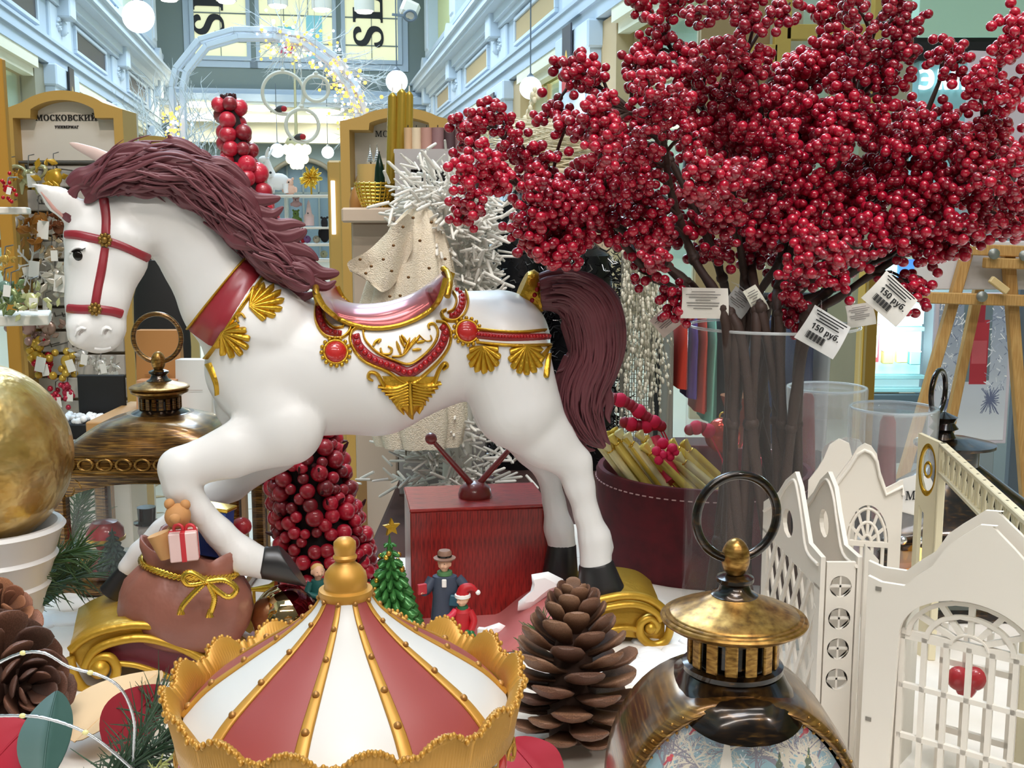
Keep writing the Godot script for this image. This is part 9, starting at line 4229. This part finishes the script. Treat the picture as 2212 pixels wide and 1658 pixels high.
func glitter_fir():
	var d:=0.90
	var p:=at(845,1385,d)
	var k:=d/F*1.04
	var m:=textured("glittergreen",noise_tex(0.25,[[0.0,Color("1d5a30")],[0.5,Color("3a7f40")],[0.7,Color("86ad4c")],[1.0,Color("e6e48c")]],41,FastNoiseLite.TYPE_CELLULAR,2),Vector3(60,60,60),0.3,0.3)
	var t=mini_tree(Vector3(p.x,TABLE+0.004,p.z),at(845,1160,d).y-TABLE,72*k,m,"small glittering green toy fir with gold star between the figurines and the red box",8,9)
	var h:=at(845,1160,d).y-TABLE
	var star:=PackedVector2Array()
	for i in 10:
		var a:=PI/2+i*PI/5
		var r:=20.0 if i % 2 == 0 else 9.0
		star.append(Vector2(cos(a),sin(a))*r*k)
	var b:=B.new()
	b.plate(star,0.003,Transform3D(Basis(Vector3.UP,0.5),Vector3(0.001,h+12*k,-0.0015)))
	obj("star",b,mat("gold"),t)
	var r:=RandomNumberGenerator.new()
	r.seed=6
	for i in 16:
		var u:=r.randf_range(0.15,0.85)
		var a:=r.randf()*TAU
		b=B.new()
		b.ball(Vector3(cos(a),0,sin(a))*58*k*(1.0-u*0.85)+Vector3(0,h*u,0),Vector3.ONE*6*k,10,8)
		obj("bauble",b,mat("brightgold") if i % 2 else mat("copperball",Color("b98a3a"),0.25,0.7),t)

func basket():
	var c:=at(1520,1010,1.13)
	var R:=0.1115
	var H:=1.100-TABLE
	var t:=thing("velvet_basket","round burgundy velvet basket with white stitching round its rim, behind the vase","basket",Vector3(c.x,TABLE,c.z))
	var m:=textured("velvet",noise_tex(0.02,[[0.0,Color("430a14")],[1.0,Color("6a111f")]],51),Vector3(8,8,8),0.8)
	m.rim_enabled=true
	m.rim_enabled=false
	var b:=B.new()
	b.lathe([Vector2(0,0),Vector2(R*0.92,0),Vector2(R*0.95,0.006),Vector2(R,H-0.004),Vector2(R-0.002,H),Vector2(R-0.007,H),Vector2(R-0.009,H-0.004),Vector2(R-0.012,0.02),Vector2(0,0.018)],80)
	obj("body",b,m,t)
	for i in 90:
		var a:=TAU*i/90.0
		b=B.new()
		b.box(Vector3(sin(a),0,cos(a))*(R+0.0002)+Vector3(0,H-0.011,0),Vector3(0.0042,0.001,0.001),0,Basis(Vector3.UP,a))
		obj("stitch",b,mat("threadpink",Color("c9a2a2"),0.8),t)
	# gold wrapped tapers leaning to the left
	var r:=RandomNumberGenerator.new()
	r.seed=21
	var gm:=[]
	for k in [Color("f4dc70"),Color("e6c850"),Color("f6ecb0")]:
		var g:=mat("foil"+k.to_html(),k,0.28,0.15)
		gm.append(g)
	for i in 26:
		var u:=i/25.0
		var foot:=Vector3(lerpf(-0.045,0.076,u)+r.randf_range(-0.01,0.01),0.03,r.randf_range(0.0,0.062))
		var topp:=at(lerpf(1276,1470,u)+r.randf_range(-8,8),lerpf(925,960,u)+r.randf_range(-18,26),1.13-foot.z*0.6-0.02)-t.position
		# keep the leg of it inside the rim
		var at_rim:=foot.lerp(topp,(H-foot.y)/(topp.y-foot.y))
		var q:=Vector2(at_rim.x,at_rim.z)
		if q.length() > R-0.016:
			var fix:=q.normalized()*(R-0.016)-q
			foot+=Vector3(fix.x,0,fix.y)*1.4
			topp+=Vector3(fix.x,0,fix.y)*0.3
		var cd:=thing("wrapped_candle","gold foil wrapped taper leaning in the velvet basket, %s of the row from the left" % ORD[i],"candle",t.position+foot,0.0,"gold wrapped candles in the velvet basket")
		var d:=topp-foot
		b=B.new()
		b.tube([Vector3.ZERO,d*0.5,d*0.9,d*0.93,d*0.99,d],[0.0042,0.0042,0.0040,0.0024,0.0055,0.003],8,0.8,Vector3.UP,0.12,3)
		obj("wrapped_taper",b,gm[r.randi() % 3],cd)
		b=B.new()
		b.torus(d*0.92,0.003,0.0008,basis_to(d),12,5)
		obj("tie",b,mat("brightgold"),cd)
	# strings of pink and red beads hung over the rim
	var names:=["string of hot pink felt beads rising at the left of the velvet basket","lower string of hot pink beads in the velvet basket","string of pink beads and foil ball seen through the vase"]
	var L:=[[[1318,858],[1352,868],[1380,888],[1404,906],[1428,920]],[[1350,912],[1372,918],[1396,920],[1420,916]],[[1490,928],[1512,922],[1530,930]]]
	for i in 3:
		var bead:=thing("bead_string",names[i],"bead string",at(L[i][0][0],L[i][0][1],1.11))
		var pts:=[]
		for q in L[i]:
			pts.append(at(q[0],q[1],1.11))
		var path:=curve(pts,3)
		for j in path.size():
			b=B.new()
			b.ball(path[j]-bead.position,Vector3.ONE*(0.0075 if j % 4 == 2 else 0.0058),14,10)
			obj("bead",b,mat("hotpink",Color("e0184f"),0.7) if j % 4 == 2 else mat("beadcrimson",Color("a01030"),0.5),bead)
		b=B.new()
		b.tube(path.map(func(x): return x-bead.position),filled(path.size(),0.0008),5)
		var dn: Vector3=path[path.size()-1]-bead.position
		b.tube([dn,dn+Vector3(0.015,-0.03,0.0),dn+Vector3(0.02,-0.07,0.0)],[0.0008,0.0008,0.0008],5)
		obj("thread",b,mat("hotpink"),bead)
	var pk:=thing("pink_candle","fat hot pink rolled candle among the gold tapers in the basket","candle",at(1430,985,1.09))
	b=B.new()
	b.tube([at(1455,1040,1.08)-pk.position,at(1410,950,1.11)-pk.position],[0.009,0.009],14)
	obj("wax",b,mat("hotpinkwax",Color("d82a4e"),0.4),pk)
	pk=thing("tassel","hot pink bow of pompoms in the velvet basket beside the vase","decoration",at(1446,976,1.06))
	b=B.new()
	for i in 14:
		b.ball(rdir_(r)*r.randf_range(0.004,0.015),Vector3.ONE*r.randf_range(0.003,0.006),8,6)
	obj("pompoms",b,mat("hotpink"),pk)
	var bl:=[[1562,940,"gold and red foil ball seen through the vase",Color("c8402e")],[1640,1000,"small pink foil ball seen low through the vase",Color("d05064")],[1600,905,"folded pink paper cone seen through the vase",Color("d98a74")]]
	for i in 3:
		var x:=thing("foil_ornament",bl[i][2],"ornament",at(bl[i][0],bl[i][1],1.13))
		b=B.new()
		if i < 2:
			b.ball(Vector3.ZERO,Vector3(0.019,0.019,0.016),20,14)
		else:
			b.tube([Vector3(0,-0.03,0),Vector3(0,0.025,0)],[0.002,0.022],12)
		obj("foil",b,mat("foilred"+bl[i][3].to_html(),bl[i][3],0.15,0.6),x)
		b=B.new()
		b.torus(Vector3(0,0.02,0),0.004,0.001)
		obj("loop",b,mat("brightgold"),x)

func clear_boxes():
	for k in [[1930,0.98,880,92.0,1918,"clear round box with a dark red taper candle and white oval label, before the easel",1,TABLE],[1786,1.2,836,84.0,1745,"clear round box with a red taper candle seen behind the vase",0,TABLE]]:
		var d: float=k[1]
		var c:=at(k[0],k[2],d)
		var m:=d/F*1.01
		var t:=thing("candle_box",k[5],"candle box",Vector3(c.x,k[7],c.z),0.0,"clear candle boxes")
		var h: float=c.y-k[7]
		var R: float=k[3]*m
		var b:=B.new()
		b.lathe([Vector2(0,0.0),Vector2(R,0.0),Vector2(R,h),Vector2(R-0.0008,h),Vector2(R-0.0008,0.001),Vector2(0,0.001)],48)
		obj("tube",b,mat("plasticclear"),t)
		b=B.new()
		b.lathe([Vector2(R+0.0008,h-0.028),Vector2(R+0.0014,h-0.002),Vector2(R+0.0006,h+0.001),Vector2(R-0.003,h+0.001),Vector2(R-0.004,h-0.003),Vector2(0,h-0.003)],48)
		obj("lid",b,mat("plasticclear"),t)
		b=B.new()
		b.torus(Vector3(0,h,0),R-0.001,0.0012,Basis(Vector3.RIGHT,PI/2),48,6)
		obj("lid_rim",b,mat("plasticrim",Color(0.9,0.95,0.98,0.35),0.08),t)
		M.plasticrim.transparency=BaseMaterial3D.TRANSPARENCY_ALPHA
		var cx:=at(k[4],k[2]+40,d).x-t.position.x
		b=B.new()
		b.lathe([Vector2(0,0.002),Vector2(0.011,0.002),Vector2(0.0105,h*0.5),Vector2(0.0068,h-0.012),Vector2(0.004,h-0.006),Vector2(0,h-0.005)],20,Transform3D(Basis.IDENTITY,Vector3(cx,0,0.0)))
		obj("candle",b,mat("taperred",Color("7d1420"),0.35),t)
		b=B.new()
		b.lathe([Vector2(0,0.001),Vector2(R-0.004,0.001),Vector2(R-0.006,h*0.28),Vector2(0,h*0.3)],32)
		obj("pink_filling",b,mat("filling",Color("a8837c"),0.8),t)
		# oval label on the front
		var o:=B.new()
		var rows:=[]
		for i in 9:
			var row:=PackedVector3Array()
			var yy:=-1.0+i/4.0
			for j in 9:
				var xx:=(-1.0+j/4.0)*sqrt(maxf(0.0,1.0-yy*yy))
				var an: float=0.28+xx*0.62
				row.append(Vector3(sin(an)*(R+0.001),h*0.62+yy*0.0185,cos(an)*(R+0.001)))
			rows.append(row)
		o.sheet(rows)
		obj("label",o,mat("paperwhite"),t)
		if k[6] == 1:
			var tm:=text_mesh("МА",0.011,0.0003)
			var n:=obj("lettering",tm,mat("ink"),t)
			n.position=Vector3(sin(0.22)*(R+0.0018),h*0.62,cos(0.22)*(R+0.0018))
			n.rotation.y=0.22

func gold_globe():
	var d:=0.86
	var c:=at(-58,985,d)
	var R:=208.0*d/F*1.0
	var t:=thing("gold_globe","big gold leaf globe ornament cropped by the left edge","ornament",c)
	var m:=textured("goldleaf",noise_tex(0.014,[[0.0,Color("8f6f35")],[0.4,Color("b8934e")],[0.7,Color("cdb277")],[1.0,Color("e3d3ab")]],61,FastNoiseLite.TYPE_SIMPLEX_SMOOTH,5),Vector3(6,6,6),0.3,0.75)
	bump(m,0.05,0.12,62)
	var b:=B.new()
	b.ball(Vector3.ZERO,Vector3.ONE*R,64,40)
	obj("globe",b,m,t)
	b=B.new()
	b.lathe(v2([0.016,-0.002,0.016,0.012,0.006,0.014,0,0.016]),24,Transform3D(Basis.IDENTITY,Vector3(0,R,0)))
	b.torus(Vector3(0,R+0.024,0),0.009,0.0014)
	obj("cap",b,mat("gold"),t)
	# white fluted bowl it rests on
	var s:=thing("fluted_bowl","white ridged ceramic bowl under the big gold globe","bowl",Vector3(c.x+0.012,TABLE,c.z))
	b=B.new()
	var low: float=c.y-R-TABLE
	var prof:=v2([0,0,0.026,0,0.026,0.003])
	for i in 5:
		var y:=0.008+i*(low+0.034-0.008)/5.0
		prof.append(Vector2(0.024+i*0.0066,y))
		prof.append(Vector2(0.027+i*0.0068,y+0.006))
		prof.append(Vector2(0.0255+i*0.0066,y+0.009))
	var e: Vector2=prof[prof.size()-1]
	prof.append(Vector2(e.x-0.004,e.y))
	prof.append(Vector2(0.040,low+0.012))
	prof.append(Vector2(0.02,low-0.003))
	prof.append(Vector2(0,low-0.004))
	b.lathe(prof,64)
	obj("bowl",b,mat("ceramic",Color("e9e7e6"),0.3),s)

func baubles():
	var d:=0.868
	var c:=at(616,1352,d)
	var t:=thing("mirror_bauble","shiny gold and dark red mirror bauble beside the sack, before the berry cone","bauble",Vector3(c.x,TABLE+0.0315,c.z))
	var m:=mat("mirrorgold",Color("d8b98a"),0.05,1.0)
	var b:=B.new()
	b.lathe(v2([0,-0.027,0.012,-0.0245,0.022,-0.016,0.0265,-0.005,0.027,0.003]),40,Transform3D(basis_up(Vector3(0.75,0.3,-0.55)),Vector3.ZERO))
	obj("gold_half",b,m,t)
	b=B.new()
	b.lathe(v2([0.027,0.003,0.0255,0.010,0.020,0.0185,0.010,0.0252,0,0.027]),40,Transform3D(basis_up(Vector3(0.75,0.3,-0.55)),Vector3.ZERO))
	obj("red_half",b,mat("mirrorred",Color("5e0c14"),0.06,0.9),t)
	t=thing("toy_horn","little brass horn lying at the foot of the sack","toy",at(548,1268,0.97)*Vector3(1,0,1)+Vector3(0,TABLE+0.02,0))
	b=B.new()
	b.tube([Vector3(-0.016,0,0),Vector3(0,0.001,0),Vector3(0.014,0.002,0),Vector3(0.02,0.002,0)],[0.0014,0.002,0.004,0.0085],16)
	obj("tube",b,mat("brightgold"),t)
	b=B.new()
	b.lathe(v2([0.006,-0.02,0.006,-0.017,0.0015,-0.015,0.0015,0]),12)
	obj("stand",b,mat("gold"),t)

# ------------------------------------------------------------------ cones, sprigs, leaves and wire round the counter's front edge
func scale_mesh() -> ArrayMesh:
	# one woody scale: narrow stalk that widens to a thick curled lip; y outward, z up
	var b:=B.new()
	var secs:=[]
	var tones:=[]
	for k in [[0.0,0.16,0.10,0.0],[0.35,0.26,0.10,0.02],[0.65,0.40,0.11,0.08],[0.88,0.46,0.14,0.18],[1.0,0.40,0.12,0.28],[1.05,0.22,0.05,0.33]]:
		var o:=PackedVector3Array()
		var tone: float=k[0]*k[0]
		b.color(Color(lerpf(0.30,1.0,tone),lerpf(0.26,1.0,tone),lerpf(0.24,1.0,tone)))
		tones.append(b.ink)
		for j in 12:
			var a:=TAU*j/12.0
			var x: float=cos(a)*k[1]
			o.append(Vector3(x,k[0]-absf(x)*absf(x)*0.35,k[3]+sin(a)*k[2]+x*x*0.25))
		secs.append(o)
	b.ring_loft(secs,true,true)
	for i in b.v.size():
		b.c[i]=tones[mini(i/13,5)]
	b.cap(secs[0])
	b.cap(secs[5],true)
	return b.mesh()

func pine_cone(foot: Vector3,ax: Vector3,len_: float,rad: float,n: int,label: String,seed_: int,tint: Array,parts:=true):
	var r:=RandomNumberGenerator.new()
	r.seed=seed_
	var t:=thing("pine_cone",label,"pine cone",foot)
	var bs:=basis_up(ax)
	var core:=B.new()
	core.lathe([Vector2(0,0),Vector2(rad*0.35,len_*0.03),Vector2(rad*0.42,len_*0.3),Vector2(rad*0.28,len_*0.7),Vector2(0,len_*0.97)],16,Transform3D(bs,Vector3.ZERO))
	obj("core",core,mat("conebrown",Color("3a2216"),0.8),t)
	var sm:=scale_mesh()
	var ms:=[]
	for c in tint:
		ms.append(textured("scale"+c.to_html(),noise_tex(0.03,[[0.0,c.darkened(0.35)],[1.0,c.lightened(0.12)]],71),Vector3(3,3,3),0.55))
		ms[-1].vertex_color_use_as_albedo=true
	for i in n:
		var u:=(i+0.5)/n
		var a:=i*2.39996
		var prof:=sin(PI*pow(u*0.9+0.08,0.75))
		var s:=rad*(0.35+0.75*prof)*0.68
		var d:=Vector3(cos(a),lerpf(-0.25,1.5,u*u),sin(a)).normalized()
		var y:=len_*(0.04+0.88*u)
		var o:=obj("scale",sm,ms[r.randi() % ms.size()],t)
		var zz:=(Vector3.UP-d*d.y).normalized()
		var xx:=d.cross(zz)
		var kk:=s*r.randf_range(0.92,1.1)
		o.transform=Transform3D(bs*Basis(xx*kk*0.95,d*kk*1.25,zz*kk*0.8),bs*Vector3(d.x*rad*0.12,y,d.z*rad*0.12))
	return t

func sprig(called: String,label: String,pts: Array,nn: int,nl: float,col: Color,seed_: int,spread:=0.8):
	# a stem with needles all along it
	var r:=RandomNumberGenerator.new()
	r.seed=seed_
	var t:=thing(called,label,"sprig",pts[0])
	var path:=curve(pts.map(func(x): return x-pts[0]),6)
	var b:=B.new()
	var rr:=[]
	for i in path.size():
		rr.append(lerpf(0.0013,0.0006,float(i)/path.size()))
	b.tube(path,rr,6)
	obj("stem",b,mat("twig"),t)
	b=B.new()
	for i in nn:
		var u:=r.randf()*(path.size()-1.001)
		var i0:=int(u)
		var p: Vector3=path[i0].lerp(path[i0+1],u-i0)
		var d: Vector3=(path[i0+1]-path[i0]).normalized()
		var q:=(d+rdir_(r)*spread*1.3).normalized()
		var l:=nl*r.randf_range(0.7,1.15)
		b.tube([p,p+q*l*0.5+Vector3(0,l*0.03,0),p+q*l],[0.0006,0.0007,0.0002],4,0.6)
	var m:=mat("needle"+col.to_html(),col,0.45)
	stuff(obj("needles",b,m,t))
	return t

func leaf(called: String,label: String,base: Vector3,tip: Vector3,wide: float,up: Vector3,m: Material,curl:=0.15,ripple:=0.0):
	var t:=thing(called,label,"leaf",base)
	var d:=tip-base
	var L:=d.length()
	d=d.normalized()
	var n:=(up-d*up.dot(d)).normalized()
	var s:=d.cross(n)
	var top:=[]
	var bot:=[]
	for i in 15:
		var u:=i/14.0
		var w:=wide*pow(sin(PI*pow(clampf(u*0.96+0.03,0,1),0.85)),0.75)
		var row:=PackedVector3Array()
		var row2:=PackedVector3Array()
		for j in 9:
			var v:=-1.0+j/4.0
			var z:=curl*L*(sin(PI*u)*0.6)+absf(v)*w*0.22+ripple*L*sin(u*14.0+v*2.0)*absf(v)
			if j == 4:
				z -= wide*0.03
			row.append(d*L*u+s*v*w+n*z)
			row2.append(d*L*u+s*v*w+n*(z-0.0005))
		top.append(row)
		bot.append(row2)
	var b:=B.new()
	b.sheet(top,true)
	b.sheet(bot)
	obj("blade",b,m,t)
	b=B.new()
	var mid:=[]
	for row in top:
		mid.append(row[4]+n*0.0002)
	b.tube(mid,filled(mid.size(),0.0007),6)
	obj("midrib",b,m,t)
	return t

func build_greenery():
	var br:=[Color("8a5a3c"),Color("7a4c33"),Color("98694a"),Color("6a412d")]
	var c:=at(1232,1480,0.70)
	pine_cone(Vector3(c.x,TABLE+0.006,c.z),Vector3(0.03,1,-0.12),at(1232,1286,0.71).y-TABLE,0.040,72,"large brown pine cone standing right of the carousel",3,br)
	c=at(-60,1425,0.69)
	pine_cone(Vector3(c.x-0.01,TABLE+0.045,c.z-0.02),Vector3(0.75,0.18,0.55),0.075,0.042,56,"dark open pine cone lying at the lower left edge, under the silver wire",5,[Color("6a3e2b"),Color("7c4a34"),Color("583325")])
	c=at(26,1215,0.79)
	pine_cone(Vector3(c.x-0.035,TABLE+0.035,c.z),Vector3(0.7,0.75,0.3),0.06,0.034,34,"reddish pine cone tucked under the big gold globe",9,[Color("a86444"),Color("bd7850"),Color("8e5438")])
	# sprigs
	sprig("pine_sprig","dark green needle sprig between the gold globe and the rear lantern",[at(40,1275,0.86),at(100,1215,0.88),at(165,1190,0.9)],240,0.026,Color("3b5a2c"),1)
	sprig("pine_sprig","green needle sprig over the dark leaf, left of the horse's far hoof",[at(20,1310,0.86),at(90,1270,0.89),at(180,1240,0.93)],280,0.028,Color("35502a"),2)
	sprig("pine_sprig","small green needle sprig behind the right pine cone, on the rose slope",[at(1130,1420,0.82),at(1150,1390,0.81),at(1168,1360,0.80)],130,0.017,Color("4d6a3a"),3)
	sprig("pine_sprig","coarse dark green sprig over the red velvet leaf, left of the carousel",[at(250,1700,0.58),at(290,1610,0.62),at(345,1520,0.66)],150,0.030,Color("2f4a2f"),4,0.75)
	sprig("pine_sprig","thick dark green sprig at the bottom, between leaf and carousel",[at(200,1720,0.56),at(290,1650,0.58),at(370,1600,0.6)],170,0.026,Color("283f28"),5,0.8)
	sprig("pine_sprig","shadowy green sprig behind the rear lantern's left post",[at(140,1210,1.16),at(170,1100,1.17),at(200,1010,1.18)],260,0.04,Color("2e5a30"),6)
	sprig("bud_sprig","pale yellow-green bud sprig at the bottom left of the carousel",[at(318,1690,0.56),at(350,1650,0.58),at(384,1640,0.6)],60,0.008,Color("a5a863"),7,1.2)
	# leaves
	var euc:=mat("eucalyptus",Color("355249"),0.5)
	leaf("eucalyptus_leaf","broad blue-green eucalyptus leaf at the lower left",at(92,1690,0.58),at(122,1492,0.64),0.0155,Vector3(0.1,0.3,1),euc,0.08)
	leaf("eucalyptus_leaf","dark green leaf behind the sprig left of the horse's far hoof",at(60,1290,0.95),at(165,1226,0.93),0.018,Vector3(0,0.6,1),mat("darkleaf",Color("1f4a34"),0.5),0.05)
	var rv:=mat("redvelvet",Color("8e0f22"),0.75)
	rv.rim_enabled=true
	rv.rim=0.4
	leaf("poinsettia_leaf","red velvet leaf with glitter, curled beside the carousel's left edge",at(232,1610,0.655),at(352,1480,0.67),0.0175,Vector3(-0.1,0.25,1),rv,0.12)
	leaf("poinsettia_leaf","red petal filling the bottom left corner",at(-60,1700,0.6),at(66,1560,0.62),0.03,Vector3(0,0.6,0.8),mat("redpetal",Color("a5142c"),0.65),0.1,0.01)
	leaf("poinsettia_leaf","red petal at the bottom edge right of the carousel",at(1200,1720,0.60),at(1098,1596,0.63),0.017,Vector3(0.1,0.6,0.8),mat("redpetal"),0.12,0.012)
	leaf("poinsettia_leaf","second red petal under the first, right of the carousel",at(1080,1700,0.61),at(1180,1610,0.66),0.016,Vector3(-0.1,0.8,0.5),mat("redpetal"),0.12,0.012)
	var bg:=mat("beigeleaf",Color("d5b68c"),0.7)
	leaf("felt_leaf","cream and beige felt leaf before the scrolled gold foot",at(160,1600,0.68),at(345,1448,0.76),0.029,Vector3(-0.25,0.9,0.35),bg,0.05)
	# fairy light wire
	for k in [["upper loop of thin silver wire over the left pine cone",[[-20,1440],[40,1412],[95,1410],[150,1440],[215,1458],[252,1478],[275,1510],[290,1560],[289,1610],[286,1680]]],["lower silver wire crossing the eucalyptus leaf",[[-20,1546],[40,1545],[90,1549],[150,1566],[200,1590],[240,1620],[285,1660],[310,1690]]]]:
		var pts:=[]
		for q in k[1]:
			pts.append(at(q[0],q[1],0.555 if k[0].begins_with("lower") else 0.575))
		var t:=thing("silver_wire",k[0],"wire",pts[0])
		var b:=B.new()
		var path:=curve(pts.map(func(x): return x-pts[0]),6)
		b.tube(path,filled(path.size(),0.00075),8,1.0,Vector3.UP,0.25,2,true,0.5)
		obj("wire",b,mat("silver"),t)
		for j in [7,22]:
			b=B.new()
			b.ball(path[j],Vector3(0.0019,0.0014,0.0014),10,8)
			obj("bulb",b,mat("bulbyellow",Color("e8dd9a"),0.1),t)
	# cotton snow and stones between them
	var sn:=thing("cotton_snow","white cotton snow heaped on the table round the horse's base","snow",Vector3(0,TABLE,0))
	var b2:=B.new()
	var r:=RandomNumberGenerator.new()
	r.seed=8
	for k in [[1400,1440],[1460,1400],[1340,1450],[300,1500],[350,1520],[130,1300],[110,1340],[520,1400],[40,1560]]:
		var p:=on_y(k[0],k[1],TABLE)
		for i in 5:
			b2.ball(p-Vector3(0,TABLE,0)+Vector3(r.randf_range(-0.03,0.03),0,r.randf_range(-0.02,0.02)),Vector3(r.randf_range(0.012,0.03),0.005,r.randf_range(0.01,0.02)),12,6)
	stuff(sn)
	stuff(obj("tufts",b2,mat("snow"),sn))


func v2(a: Array) -> Array:      # pairs of numbers to points
	var o := []
	for i in a.size() / 2:
		o.append(Vector2(a[i * 2], a[i * 2 + 1]))
	return o
